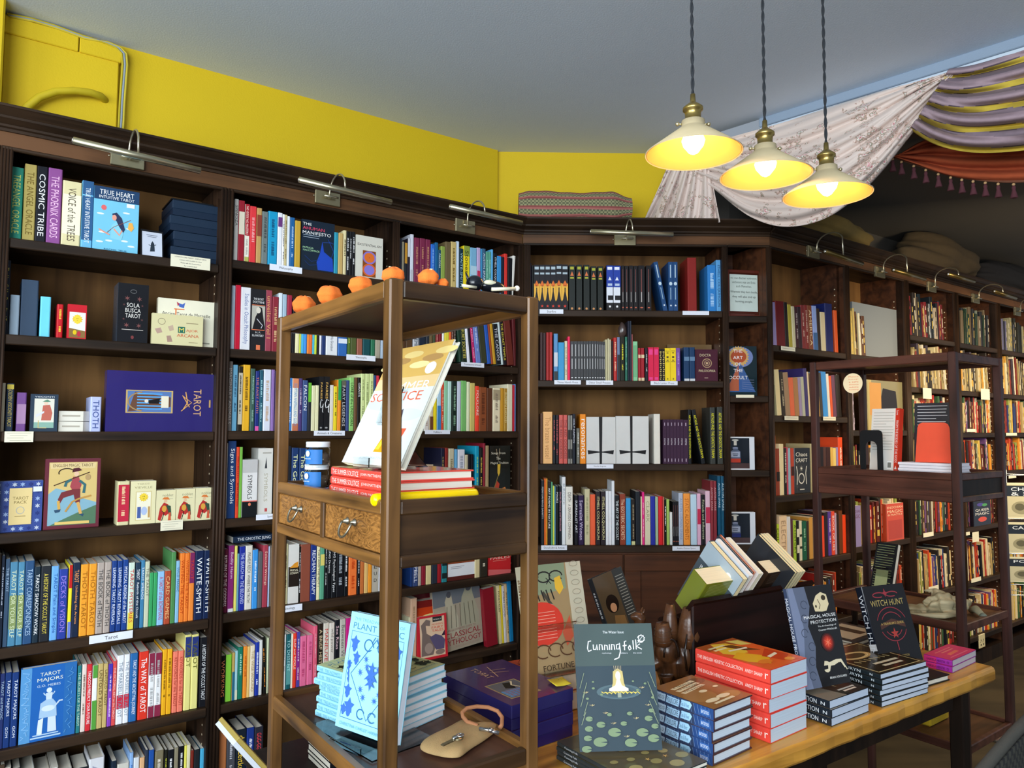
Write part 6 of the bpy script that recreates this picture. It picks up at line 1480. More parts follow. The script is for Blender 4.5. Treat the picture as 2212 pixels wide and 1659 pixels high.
wi = [('r', 0, 0, 1, 1, '141215'), ('t', 'WITCH HUNT', .5, .78, .075, 'b09a58', .8)]+[('l', arc(.5+.16*s, .88, .14, .03, 0, 300), .018, '98303a') for s in (-1, 1)]+[('s', .5, .9, .08, 4, .35, '98303a'), ('p', [(.2, .52), (.5, .58), (.8, .52), (.8, .46), (.5, .52), (.2, .46)], '4a2a20'), ('t', "A TRAVELER'S GUIDE", .5, .525, .03, 'c8a858', .55)]+[('l', arc(.5, .5, .36-.05*i, .22-.03*i, a, b), .014, '98303a') for i, (a, b) in enumerate(((20, 160), (200, 340), (30, 150), (210, 330)))]+[('s', .5, .4, .1, 5, .4, 'a83830'), ('l', [(.5, .3), (.5, .2)], .02, '98303a'), ('t', 'OF THE WITCH', .55, .13, .025, 'c8a858', .3)]
put(book_mesh(.028, w_, h_, '161a24', 'WITCH HUNT', 'c8ccd0', bands=[(.08, .3, 'b8b8b8'), (.12, .15, '202020'), (.19, .22, '202020')], art=wi, hard=True, mat='gloss'), 'book', M_, 'tilted black hardback lettered witch hunt with red ornament, standing near the pink books')
# the large art book with the red round blurb, and the one behind the camel
A1 = hz(1152, 1462, TZ+.10); A2 = hz(1238, 1446, TZ+.10)
M_, w_, h_, ln_ = standpose(A1, A2, (1168, 1263), .035, lean=14); h_ = .27
orl = [('r', 0, 0, 1, 1, 'a48a60'), ('p', [(0, .7), (.7, .75), (.72, 1), (0, 1)], '8a9878'), ('r', .74, 0, 1, 1, 'c8c2a8')]+[('l', arc(.15+.2*i, .88, .11, .05, 0, 330), .02, '2a2420') for i in range(3)]+[('t', 'X', .42, .84, .06, '1a1a1a'), ('p', [(.52, .86), (.62, .88), (.66, .76), (.58, .70), (.52, .76)], 'e8b838'), ('l', [(.3, .74), (.42, .62), (.36, .55)], .05, '4a4438'), ('e', .36, .58, .12, .05, 'b8c8c8')]+[('l', [(.2+.08*i, .76), (.24+.08*i, .66)], .02, '2a2420') for i in range(4)]+[('e', .25, .45, .34, .2, 'd83c28')]+[('r', .02, .55-.03*i, .46, .555-.03*i, 'f0a890') for i in range(9)]+[('p', [(.55, .35), (.7, .5), (.72, .3), (.6, .22)], 'c85838')]+[('l', arc(.2+.2*i, .2, .12, .06, 0, 300), .018, '5a3a20') for i in range(4)]+[('t', 'FORTUNE', .42, .05, .05, '3a2a18', .5)]+[('l', arc(.87, .08+.09*i, .07, .025, 0, 360), .008, '9a9480') for i in range(11)]
put(book_mesh(.035, .185, h_, 'd0c8ac', '~', '806040', art=orl, mat='gloss', hard=True, pcol='f0e4c0'), 'book', M_, 'thick illustrated hardback with round red blurb standing behind the purple boxes', 'book')
A1 = atd(1152, 1468, M_.col[3][1]-.03)
acry('acrylic_stand', [(-.04, .02), (-.04, .001), (.0, .001), (.10, .0), (.0, .12)], .12, mat3(M_.col[1].xyz, V((-M_.col[1].y, M_.col[1].x, 0)), K, V((M_.col[3].x, M_.col[3].y, TZ+.1))+M_.col[1].xyz*.09+V((0, -.03, 0))), 'clear acrylic stand in front of the illustrated hardback')
m = MB(); Mx = mat3(M_.col[1].xyz, V((-M_.col[1].y, M_.col[1].x, 0)), K, V((M_.col[3].x, M_.col[3].y, TZ+.0005))-V((.02, .06, 0))); put((MB().box((0, 0, 0), (.24, .17, .048), 'e8b070', 'gloss', bev=.002), MB().box((.004, -.0008, .004), (.236, .166, .044), 'e8d8b8', 'pages')), 'book', Mx, 'thick tan picture book lying under the illustrated hardback', 'book', None); put((MB().box((0, 0, 0), (.22, .16, .046), 'd85a3a', 'gloss', bev=.002), MB().box((.004, -.0008, .004), (.216, .156, .042), 'e8d8b8', 'pages')), 'book', Mx @ Matrix.Translation((.01, .0, .0495)), 'orange-red book lying on the tan one under the illustrated hardback', 'book')
A1 = atd(1335, 1400, 2.35); A2 = atd(1402, 1385, 2.42); A1.z = A2.z = .80
M_, w_, h_, ln_ = standpose(A1, A2, (1345, 1247), .03, lean=16)
M_ = mat3(*[c.xyz for c in M_.col[:3]], M_.col[3].xyz)
put(book_mesh(.028, .13, .24, '26282a', '~', 'c0c0c0', art=[('r', 0, 0, 1, 1, '5a4a34'), ('r', .65, 0, 1, 1, '383a38'), ('e', .35, .6, .2, .12, '241a14'), ('e', .35, .55, .1, .06, 'c89870'), ('p', [(.1, .1), (.3, .45), (.6, .4), (.6, .05)], '8a6a40'), ('p', [(.2, .05), (.45, .3), (.65, .25), (.65, .0)], 'b8a060')]+[('r', .7, .9-.04*i, .95, .91-.04*i, '9a9a90') for i in range(14)], hard=True, mat='gloss', pcol='e8dcb8'), 'book', M_ @ Matrix.Rotation(rad(12), 4, 'X'), 'dark hardback with a painted portrait leaning before the cupboard doors', 'book')
# dark trough with books set cornerwise
TB = atd(1500, 1306, 1.97); TE = atd(1737, 1262, 2.21); tx = (TE-TB); Lt = tx.length; tx = V((tx.x, tx.y, 0)).normalized(); ty = V((-tx.y, tx.x, 0)); zt = (TB.z+TE.z)/2
Tm = mat3(tx, ty, K, V((TB.x, TB.y, 0))); th = thing('book_trough', 'very dark wooden V-shaped book trough standing on the table', 'rack', Tm)
def pl_(n, a, b, mt='trough_wood'): m = MB(); m.box(a, b, 'fff', mt, bev=.004); return m.build(n, th)
Hn = zt-TZ
def slab(name, y0, z0, y1, z1, t, x0, x1):
    d = V((0, y1-y0, z1-z0)).normalized(); n_ = V((0, -d.z, d.y))*t; m = MB(); q = [V((0, y0, z0)), V((0, y1, z1)), V((0, y1, z1))+n_, V((0, y0, z0))+n_]
    m.add([p_+V((x, 0, 0)) for x in (x0, x1) for p_ in q], [[0, 1, 2, 3], [7, 6, 5, 4], [0, 4, 5, 1], [1, 5, 6, 2], [2, 6, 7, 3], [3, 7, 4, 0]], 'fff', 'trough_wood'); return m.build(name, th)
slab('front_board', 0, zt, .10, zt-.115, .012, 0, Lt+.05); slab('back_board',   .10, zt-.115, .14, zt-.07, .012, 0, Lt+.05)
for x in (.0, Lt+.035): pl_('end_board', (x, .012, TZ), (x+.014, .12, zt-.05))
pl_('front_panel', (.0, .006, TZ+.002), (Lt+.05, .018, zt-.004)); pl_('stretcher', (.01, .09, TZ+.04), (Lt+.04, .11, TZ+.09))
ph = rad(36); Yb = -ty*math.cos(ph)-K*math.sin(ph); Zb = -ty*math.sin(ph)+K*math.cos(ph)
def corner(px, py, dY, w, h, th_, col, art, label, pc='f0e4b8'):   # spine-head corner of the front cover
    Q = atd(px, py, dY); put(book_mesh(th_, w, h, col, '', 'f0f0f0', art=art, mat='gloss', pcol=pc), 'book', mat3(-tx, Yb, Zb, Q-Zb*h+tx*th_), label, 'book', 'books standing cornerwise in the dark trough')
ind = [('r', 0, 0, 1, 1, '46525a'), ('p', [(0, .72), (1, .72), (1, 1), (0, 1)], 'a4b4be'), ('e', .72, .86, .07, .045, 'dfe4e4'), ('t', 'INDIA AND', .42, .62, .07, 'f4f4f4', .6), ('t', 'THE OCCULT', .46, .53, .07, 'e8e8e8', .68), ('r', .12, .42, .6, .45, 'f4f4f4'), ('r', .12, .37, .5, .4, 'f4f4f4'), ('r', .12, .32, .55, .35, 'e0e0e0')]
corner(1531, 1168, 2.12, .15, .215, .020, '46525a', ind, 'slate book lettered india and the occult, set cornerwise in the trough', 'f4e6b4')
corner(1546, 1164, 2.135, .145, .21, .018, 'e0e4e8', None, 'white book next to the slate one in the trough', 'f0eee4')
corner(1551, 1155, 2.15, .15, .225, .005, '27323e', None, 'thin navy book in the trough beside the white one', 'e8e0c8')
corner(1555, 1155, 2.155, .15, .225, .006, 'c85a30', None, 'thin orange-red edged book in the trough', 'e8e0c8')
corner(1567, 1161, 2.165, .145, .215, .020, 'e8e4dc', None, 'cream paperback behind the orange-red edged book in the trough', 'f4ecd0')
for i in range(4): corner(1636+6*i, 1153-i*.5, 2.235+.009*i, .16, .225, .0112, '2a2c30' if i == 0 else 'd8ceb0', None, ['charcoal-fronted paperback set cornerwise, first of four cream-edged ones', 'second of four cream-edged paperbacks in the trough', 'third of four cream-edged paperbacks in the trough', 'last of four cream-edged paperbacks in the trough'][i], 'f4e4ac')
def lying(px, py, dY, wl, hl, th_, col, label):    # fore-edge up, back cover towards the room
    Q = atd(px, py, dY); O = Q-Zb*hl; put(book_mesh(th_, wl, hl, col, '', art=[('r', .12, .93-.04*i, .85, .94-.04*i, 'a8ac68' if col != '3a281c' else '6a5444') for i in range(9)], mat='gloss', pcol='f4e4bc'), 'book', mat3(Yb, tx, Yb.cross(tx), O), label, 'book', 'books lying along the trough front')
lying(1497, 1229, 2.03, .155, .12, .058, '737a24', 'thick paperback with an olive green back cover, first in the trough')
lying(1634, 1212, 2.17, .15, .11, .050, '3a281c', 'thick paperback with a dark brown back cover near the middle of the trough')
# carved camel
CB = hz(1460, 1512, TZ); th = thing('carved_camel', 'dark carved wooden camel with strapped packs, looking away along the table', 'figurine', Matrix.Translation((CB.x, CB.y, TZ)) @ Matrix.Rotation(rad(8), 4, 'Z')); s = CB.y/FPX
def cp(n, f): m = MB(); f(m); m.m = ['carved_body']*len(m.m) if n == 'camel_body' else m.m; return m.build(n, th)
P_ = lambda x, y, d=0: V(((x-1462)*s, d, (1484-y)*s*1.07))
def body(m):
    m.blob(P_(1460, 1412), (.052, .036, .045), '3c2418', 'carved', 20, lambda d: 1+.05*math.sin(6*d.x)+.04*math.sin(9*d.z)); m.blob(P_(1440, 1385, -.01), (.034, .034, .036), '44281a', 'carved', 16); m.blob(P_(1483, 1400), (.034, .034, .05), '38221a', 'carved', 16)
    for x, d in ((1436, -.018), (1440, .018), (1487, -.018), (1491, .018)): m.tube([P_(x, 1430, d), P_(x+2, 1452, d), P_(x-1, 1466, d), P_(x, 1480, d), P_(x-3, 1484, d)], [.020, .012, .0085, .0085, .011], '3a2218', 'carved', 12)
    m.tube([P_(1432, 1400), P_(1412, 1412), P_(1395, 1400), P_(1386, 1370), P_(1384, 1340), P_(1385, 1322)], [.026, .022, .018, .0155, .014, .016], '3c2418', 'carved', 14)
    m.blob(P_(1378, 1320), (.024, .013, .0125), '3c2418', 'carved', 14, lambda d: 1-.25*max(0, -d.x)); m.tube([P_(1390, 1312, -.008), P_(1393, 1304, -.01)], [.005, .002], '3a2218', 'carved'); m.tube([P_(1390, 1312, .008), P_(1393, 1304, .01)], [.005, .002], '3a2218', 'carved')
o = cp('camel_body', body); md = o.modifiers.new('remesh', 'REMESH'); md.mode = 'VOXEL'; md.voxel_size = .003; md.use_smooth_shade = True
def pack(m, a, b, r0, r1, c='54341e'):
    m.tube([a, a+(b-a)*.3, a+(b-a)*.7, b, b-(b-a)*.04], [r0, r0*1.08, (r0+r1)*.53, r1, r1*.72], c, 'carved', 20)
    for k in (.2, .45, .7): q = a+(b-a)*k; m.tube([q-(b-a)*.012, q, q+(b-a)*.012], [r0*(1-k)+r1*k+.001, r0*(1-k)+r1*k+.005, r0*(1-k)+r1*k+.001], '4a2e1a', 'carved', 20)
cp('hump_pack', lambda m: pack(m, P_(1488, 1378, -.008), P_(1490, 1304, -.014), .030, .017)); cp('hump_pack', lambda m: pack(m, P_(1453, 1368, .01), P_(1455, 1300, .012), .021, .011)); cp('side_pack', lambda m: pack(m, P_(1430, 1372, -.02), P_(1428, 1330, -.022), .022, .017))
cp('saddle_strap', lambda m: (m.tube([P_(1442+16*math.cos(t/10*PI), 1392-34*math.sin(t/10*PI), -.038) for t in range(11)], .003, '1e120c', 'carved'), m.tube([P_(1478, 1350, -.035), P_(1470, 1385, -.04), P_(1476, 1420, -.035)], .003, '1e120c', 'carved')))
# periodicals piled behind
def pile(x0, y0, n, w, d, t, zb, cols, label, rot=0, name='magazine', grp=None):
    P = hz(x0, y0, zb); rn = random.Random(int(x0))
    for i in range(n):
        M = Matrix.Translation(P+K*(i*t+.0005)) @ Matrix.Rotation(TA+rad(rot+rn.uniform(-4, 4)), 4, 'Z') @ Matrix.Translation((rn.uniform(-.004, .004), rn.uniform(-.004, .004), 0)); M = M @ mat3(K, V((0, 1, 0)), V((-1, 0, 0)), (w, 0, 0))
        c = cols[i % len(cols)]; put(book_mesh(t-.0004, d, w, c, '', art=[('r', .1, .1, .9, .9, 'c8b898'), ('r', .2, .3, .8, .5, '4a3828')] if i == n-1 else None, pcol='d8d0bc'), name, M, f'{ORD[i]} from the bottom: {label}', 'magazine', grp)
pile(1846, 1440, 9, .20, .15, .0082, TZ, ['3a3430', 'b8a888', '2c2824', 'c8bca0'], 'thin magazine in the pile between the black books', 6, grp='magazines piled between the black books')
pile(1700, 1408, 7, .18, .14, .009, TZ, ['2a2a30', 'c8c8c0', '6a7a78', '202024'], 'thin magazine in the pile beside the trough', 0, grp='magazines piled beside the trough')
# ---------------------------------------------------------------- display copies and boxes on the wall shelves
def sun(x, y, r, c='e8c020'): return [('s', x, y, r, 12, .7, c), ('e', x, y, r*.62, r*.45, 'f0d040'), ('e', x-.03, y+.02, .012, .012, '3a2a10'), ('e', x+.03, y+.02, .012, .012, '3a2a10'), ('l', [(x-.03, y-.03), (x, y-.045), (x+.03, y-.03)], .012, '3a2a10')]
F_ = faced
F_(FL, .03, c1, 892, 1325, 920, 1200, 2.095, .035, '78c4e0', [('r', 0, .8, 1, 1, '1f3f64'), ('t', 'TRUE HEART', .5, .92, .075, 'f4f4f4', .76), ('t', 'INTUITIVE TAROT', .5, .845, .045, 'f4f4f4', .78), ('e', .22, .68, .06, .04, 'e06868')]+[('e', x, y, .08, .014, 'e8f4f8') for x, y in ((.15, .58), (.72, .64), (.2, .3), (.8, .4), (.35, .18), (.7, .2), (.5, .33), (.85, .13), (.15, .15))]+[('p', [(.38, .22), (.4, .42), (.5, .5), (.62, .47), (.66, .3), (.62, .2)], '88cce0'), ('p', [(.4, .6), (.5, .63), (.62, .55), (.7, .38), (.66, .33), (.56, .42), (.5, .5), (.46, .52)], '2c3454'), ('e', .455, .545, .05, .045, 'e8a08c'), ('l', [(.3, .3), (.45, .4), (.82, .54)], .012, '8a5040'), ('p', [(.78, .5), (.76, .4), (.84, .36), (.9, .42), (.86, .5)], 'f0b050'), ('l', [(.12, .34), (.36, .27)], .03, 'e89880'), ('l', [(.45, .37), (.58, .28), (.63, .36)], .035, 'e89880'), ('r', .72, .73, .9, .79, 'f0f0f4'), ('t', 'RACHEL TRUE', .5, .045, .025, '2a5a80', .5)], 'pale blue boxed deck with a dark-haired figure on the front, on the deck shelf', 'boxed_deck', 'box', spine_col='5aa8cc')
F_(FL, .02, c1, 1350, 1565, 1300, 1450, 2.095, .014, '14151a', [('r', .06, .05, .95, .93, 'c6ccda'), ('r', .25, .8, .75, .82, '60687a'), ('r', .3, .74, .7, .76, '60687a'), ('p', [(.4, .2), (.45, .5), (.52, .6), (.6, .5), (.62, .22)], '2a3440'), ('l', [(.35, .45), (.5, .4), (.68, .48)], .03, '2a3440')], 'small framed card with a tiny figure between the pale blue deck and black boxes', 'framed_card', 'sign', lean=12, mat='cover')
pl = Plane(FL, .035); t0, _ = pl.tz(c1[0]+1640/4.424, c1[1]+1300/4.424); t1, _ = pl.tz(c1[0]+2105/4.424, c1[1]+1300/4.424); hs = [pl.tz(c1[0]+1870/4.424, c1[1]+y/4.424)[1] for y in (1600, 1455, 1325, 1190, 1050)]
z = 2.0955
for i in range(4):
    h = (hs[4]-2.095)/4; m = MB(); a, b = t0+(.0, .008, -.006, .002)[i], t1+(.0, -.005, .002, -.002)[i]; m.box((a, .04, z+h*.42), (b, .235, z+h-.001), '1b2c40', 'cover', bev=.002); p_ = MB(); p_.box((a+.002, .042, z+.0005), (b-.002, .233, z+h*.42), '16263a', 'cover'); M = FL.copy(); o = m.build('storage_box', None, M); o.matrix_world = M; p_.build('box_base', o); tag(o, ['lowest', 'second lowest', 'second highest', 'highest'][i]+' of four navy black boxes stacked beside the pilaster', 'box', 'navy black boxes on the deck shelf'); z += h
m = MB(); m.box((t0+.0, .05, z+.001), (t1-.02, .22, z+.007), '121316', 'cover', bev=.001); o = m.build('storage_folder', None, FL); o.matrix_world = FL; tag(o, 'thin black folder lying on the navy black boxes', 'folder')
F_(FL, .02, c2, 575, 738, 468, 600, 1.79, .03, 'c8202c', [('r', .1, .05, .95, .78, 'e8e4dc'), ('p', [(.1, .05), (.95, .05), (.95, .25), (.1, .32)], '8a6a3c')]+sun(.52, .58, .3)+[('e', .4, .2, .1, .07, 'e0c020'), ('e', .62, .16, .1, .08, 'c03040')], 'small red deck with a sun face on the front', 'boxed_deck', 'box')
F_(FL, .03, c2, 1000, 1262, 290, 600, 1.79, .10, '17171b', [('l', arc(.5, .87, .1, .03, 0, 360), .01, '8a8a88'), ('t', 'SOLA', .5, .64, .07, 'e8e4dc', .42), ('t', 'BUSCA', .5, .55, .07, 'e8e4dc', .5), ('t', 'TAROT', .5, .46, .07, 'e8e4dc', .5)]+[('s', .5+sx*.2, y, .1, 6, .3, '7a4a48') for sx in (-1, 1) for y in (.75, .3)]+[('s', .5+sx*.3, y, .05, 5, .4, '5a3a3a') for sx in (-1, 1) for y in (.64, .4)]+[('r', .15, .22, .85, .23, 'c0b8b0'), ('e', .5, .1, .05, .03, '7a3a3a')], 'thick black boxed deck with white lettering in an ornate red frame', 'boxed_deck', 'box', spine_col='3a4450')
F_(FL, .045, c2, 1345, 1825, 428, 600, 1.79, .03, 'ece6cc', [('p', [(.33, .93), (.37, .84), (.45, .82), (.47, .94), (.42, .9)], '4a6ab8'), ('p', [(.32, .95), (.34, .85), (.37, .9)], 'b83a4a'), ('t', 'Ancien Tarot de Marseille', .5, .69, .07, '2a2620', .86), ('r', .30, .66, .32, .8, 'e07030'), ('r', .28, .78, .46, .8, 'e07030'), ('r', .8, .09, .93, .12, '9a9684')], 'wide cream boxed deck with black-letter title behind a smaller one', 'boxed_deck', 'box')
F_(FL, .015, c2, 1298, 1732, 555, 650, 1.79, .025, 'd9d0a0', [('l', arc(.18, .75, .07, .1, 0, 360), .008, '6a5a4a'), ('p', [(.3, .6), (.34, .45), (.42, .5), (.4, .66)], 'c0a890'), ('p', [(.05, .5), (.1, .35), (.2, .4), (.16, .55)], 'b89888'), ('p', [(.28, .3), (.3, .1), (.4, .12), (.36, .32)], 'a88878'), ('r', .5, .42, .64, .62, '2a6a58'), ('t', 'M', .57, .52, .14, 'e8d860', .1), ('t', 'AJOR', .78, .5, .1, 'd0603a', .24), ('t', 'ARCANA', .7, .34, .1, 'd0603a', .44), ('r', .66, .74, .9, .76, '8a7a5a'), ('r', .72, .12, .9, .135, '8a7a5a')], 'small pale yellow boxed deck with red lettering before the wide cream one', 'boxed_deck', 'box')
F_(FL, .02, c2, 257, 493, 1232, 1400, 1.487, .03, '2f3e4e', [('t', 'VISCONTI', .5, .93, .04, 'd8dce0', .7), ('r', .14, .1, .86, .88, 'e0dccc'), ('r', .14, .1, .86, .25, '8ab0a0'), ('p', [(.4, .3), (.45, .7), (.7, .72), (.8, .5), (.75, .3)], 'c06858'), ('e', .56, .76, .08, .05, 'e8c8b0'), ('p', [(.42, .8), (.6, .86), (.74, .8), (.6, .79)], '5a8a70'), ('p', [(.2, .45), (.5, .55), (.5, .5), (.22, .38)], 'd8d8e0'), ('l', [(.3, .3), (.3, .1), (.6, .1)], .03, 'd8b868')], 'slate boxed deck picturing a seated figure in red', 'boxed_deck', 'box')
for i, (yt) in enumerate((1478, 1392)):
    pl = Plane(FL, .03); a, _ = pl.tz(c2[0]+500/3.95, c2[1]+1450/3.95); b, _ = pl.tz(c2[0]+710/3.95, c2[1]+1450/3.95); m = MB(); z_ = 1.4875+i*.0345; prism(m, [(a, .03), (b, .03), (b+.02, .05), (b, .12), (a, .12)], z_, z_+.033, 'paper_edge'); p_ = MB(); p_.box((a+.01, .029, z_+.015), (b-.01, .031, z_+.020), 'b0a898', 'cover'); o = m.build('wrapped_deck', None, FL); o.matrix_world = FL; p_.build('printed_label', o); tag(o, ['lower', 'upper'][i]+' cream wrapped deck lying beside the seated-figure deck', 'box', 'cream wrapped decks')
DT = DAL()+[('tr', 'TAROT', .835, .5, .075, 'd8a878', .46), ('l', [(.70, .38), (.74, .5), (.72, .68)], .010, 'd8a060'), ('l', [(.68, .35), (.78, .5), (.7, .6)], .008, 'd8a060'), ('l', [(.69, .62), (.76, .42)], .008, 'd8a060'), ('r', .95, .42, .965, .55, 'c8a060')]
F_(FL, .03, c2, 902, 1822, 1045, 1400, 1.487, .06, '2c2468', DT, 'large deep purple boxed card set with a stained-glass picture, on a wall shelf', 'boxed_deck', 'box', spine_col='2a2260')
F_(FL, .03, c3, -60, 362, 432, 600, 1.173, .03, '3c4f92', [('s', .1+.16*(i % 6), .06+.145*(i//6), .06, 6, .45, ['9ab0d8', '2c3a7a', 'c0c8d8'][(i+i//6) % 3]) for i in range(42)]+[('r', .32, .14, .78, .86, 'e8cf90'), ('t', 'TAROT', .55, .66, .06, '8a7440', .32), ('t', 'PACK', .55, .58, .06, '8a7440', .26), ('l', arc(.55, .42, .08, .07, 0, 360), .012, 'a0a8b0'), ('r', .44, .3, .66, .31, '8a7440'), ('r', .8, .78, .98, .88, 'dfe4ee')], 'blue patterned boxed deck with a golden panel at the frame edge', 'boxed_deck', 'box')
man = [('r', 0, 0, 1, 1, '6a2c38'), ('r', .07, .05, .94, .95, 'd8bc78'), ('p', [(.07, .05), (.94, .05), (.94, .36), (.7, .42), (.5, .52), (.2, .58), (.07, .5)], '86b0c0'), ('p', [(.1, .05), (.94, .05), (.94, .32), (.6, .22), (.3, .12)], '56785c'), ('p', [(.1, .86), (.9, .86), (.92, .94), (.08, .94)], 'e0c890'), ('t', 'ENGLISH MAGIC TAROT', .5, .905, .045, '5a4028', .72),
    ('p', [(.45, .60), (.5, .74), (.6, .74), (.66, .62), (.62, .54), (.5, .54)], 'a84a50'), ('p', [(.5, .56), (.3, .52), (.24, .42), (.28, .36), (.34, .44), (.52, .48), (.56, .36), (.64, .36), (.64, .56)], '7a3438'), ('l', [(.25, .4), (.27, .27)], .05, 'd8a850'), ('l', [(.6, .37), (.66, .2)], .055, 'd8a860'), ('p', [(.18, .27), (.3, .28), (.28, .24), (.2, .23)], '34506a'), ('p', [(.62, .2), (.72, .2), (.7, .16)], '34506a'), ('e', .56, .78, .045, .035, 'e8c0a0'), ('p', [(.48, .8), (.66, .83), (.6, .87), (.5, .86)], '54242c'), ('l', arc(.38, .8, .14, .06, 30, 200), .02, '3a2c1c'), ('l', [(.16, .62), (.8, .80)], .018, '4a3020'), ('e', .77, .73, .05, .045, 'b89868'), ('l', [(.62, .68), (.72, .62), (.7, .5)], .05, '3a6a70'), ('l', [(.47, .7), (.38, .66), (.36, .6)], .05, '3a6a70'), ('l', [(.38, .24), (.5, .38), (.62, .42), (.84, .46)], .035, 'c09048'), ('p', [(.2, .06), (.82, .06), (.82, .1), (.2, .1)], 'e0c070')]
F_(FL, .03, c3, 375, 848, 242, 600, 1.173, .025, '6a2c38', man, 'maroon-framed book with a striding figure carrying a bundle on a stick', roll=0)
F_(FL, .02, c3, 1112, 1328, 432, 600, 1.173, .06, 'e4dcae', [('t', 'TAROT', .5, .93, .035, 'a09870', .5), ('t', 'VIEVILLE', .5, .85, .05, 'a09870', .7), ('r', .2, .08, .84, .76, 'd8c890'), ('r', .24, .1, .8, .74, 'f0ead0')]+sun(.52, .62, .2)+[('r', .28, .14, .42, .4, '4a60a0'), ('e', .55, .3, .12, .1, 'b0c0e0'), ('r', .7, .14, .78, .4, 'c09858')], 'cream boxed deck with a yellow sun, beside its red-striped spine', 'boxed_deck', 'box', spine_col='d8c8a0', title='~', tcol='c02838')
row(FL, .02, c3, 600, 1.173, 'beside the sun deck', '''1005 1106 435 d8cfa0/8-92:c02840 f0d0a0 ~''', kind='boxed_deck', dp=.07)
for i, (a, b) in enumerate(((1332, 1498), (1502, 1663), (1667, 1823))):
    F_(FL, .02, c3, a, b, 510-10*i, 620, 1.173, .05, 'e2daae', [('t', 'noblet', .6, .84, .085, '8a866a', .55), ('r', .62, .72, .86, .73, 'a8a488'), ('p', [(.1, .1), (.2, .45), (.4, .62), (.62, .55), (.72, .3), (.5, .2), (.35, .25), (.25, .05)], 'b8302c'), ('e', .48, .66, .09, .05, 'e0b890'), ('p', [(.3, .72), (.7, .70), (.6, .78), (.4, .78)], 'd87838'), ('e', .42, .42, .12, .1, 'd8a040'), ('p', [(.5, .55), (.75, .5), (.8, .2), (.68, .1), (.62, .35)], '34503c'), ('p', [(.62, .05), (.78, .05), (.76, .3), (.66, .3)], 'd05a3c'), ('l', [(.3, .05), (.42, .3), (.3, .35)], .04, '1c1a18')], ['small cream deck with a seated figure in red, beside the sun deck', 'small cream deck with a seated figure in red, middle of three', 'small cream deck with a seated figure in red, next to the pilaster'][i], 'boxed_deck', 'box', group='small cream seated-figure decks')
tm = [('r', 0, 0, 1, 1, '2264b4'), ('r', 0, 0, .19, 1, '5a9ad0'), ('r', .78, 0, 1, 1, '2c6cb0'), ('t', 'TAROT', .52, .89, .05, 'e8ecd8', .36), ('t', 'MAJORS', .52, .81, .06, 'e8ecd8', .46), ('t', 'G.O. MEBES', .5, .735, .032, 'c8dce8', .42), ('e', .51, .665, .05, .035, 'e0ecf4'), ('l', arc(.51, .65, .1, .06, 190, 350), .02, 'b8d4e8'), ('p', [(.45, .63), (.57, .63), (.56, .53), (.46, .53)], 'd0e0ee'), ('p', [(.36, .5), (.46, .54), (.58, .54), (.64, .48), (.66, .3), (.34, .3)], 'a8c8e4'), ('e', .5, .42, .12, .04, 'd8e6f2'), ('p', [(.33, .28), (.42, .3), (.40, .08), (.31, .09)], 'e0eaf2'), ('p', [(.5, .3), (.64, .3), (.66, .1), (.5, .1)], 'd4e2ee'), ('l', [(.6, .42), (.7, .5), (.76, .5)], .03, 'c8dcec'), ('r', .2, .035, .74, .055, 'b8d4e8'), ('r', .24, .07, .7, .085, 'b8d4e8')]
tm += [('l', [(.02+.16*((i*7) % 10)/10, .05+.047*i), (.08+.1*((i*3) % 7)/7, .08+.047*i), (.03+.14*((i*5) % 9)/9, .1+.047*i)], .012, '8cc0e8') for i in range(19)]+[('l', [(.8+.16*((i*7) % 10)/10, .05+.047*i), (.83+.12*((i*3) % 7)/7, .09+.047*i)], .012, '5c9cd4') for i in range(19)]
F_(FL, .02, c4, 190, 722, 612, 980, .518, .02, '2264b4', tm, 'large bright blue paperback with a seated horned statue, one shelf below the Tarot ticket', mat='cover')
F_(FL, .025, c5, 880, 1208, 640, 900, 2.12, .02, '152434', [('t', 'THE', .16, .92, .05, 'f4f4f4', .26), ('t', 'AHUMAN', .36, .84, .06, 'e04868', .66), ('t', 'MANIFESTO', .46, .755, .06, 'f4f4f4', .86), ('r', .05, .7, .55, .71, 'a8b8c8'), ('r', .05, .66, .52, .67, 'a8b8c8'), ('t', 'PATRICIA', .2, .46, .035, 'b0e0b0', .32), ('t', 'MACCORMACK', .3, .41, .035, 'b0e0b0', .5), ('p', [(.5, .05), (.46, .2), (.56, .38), (.63, .62), (.68, .42), (.95, .3), (.98, .05)], '1f48b8')]+[('l', [(.55, .25), (.3, .2), (.1, .3)], .012, '1a3a80'), ('l', [(.9, .3), (.98, .45), (.8, .68)], .012, '1f48a8'), ('l', [(.5, .15), (.25, .12), (.1, .2)], .01, '1a3a80'), ('l', [(.65, .6), (.9, .62), (.97, .6)], .01, '2850b0')], 'dark blue display book with white and pink capitals and a blue tangled shape')
F_(FL, .02, c5, 1422, 1690, 790, 1000, 2.12, .025, 'd9d6c8', [('t', 'EXISTENTIALISM', .5, .79, .055, '1c1c1c', .88), ('r', .25, .05, .74, .66, '8a4a1c'), ('e', .5, .50, .25, .15, '8a78c8'), ('e', .5, .50, .19, .115, 'e07028'), ('e', .5, .21, .25, .15, 'd8642c'), ('e', .5, .21, .19, .115, '8878d0'), ('e', .5, .5, .02, .012, 'c05a20')], 'off-white display book with orange and violet circles')
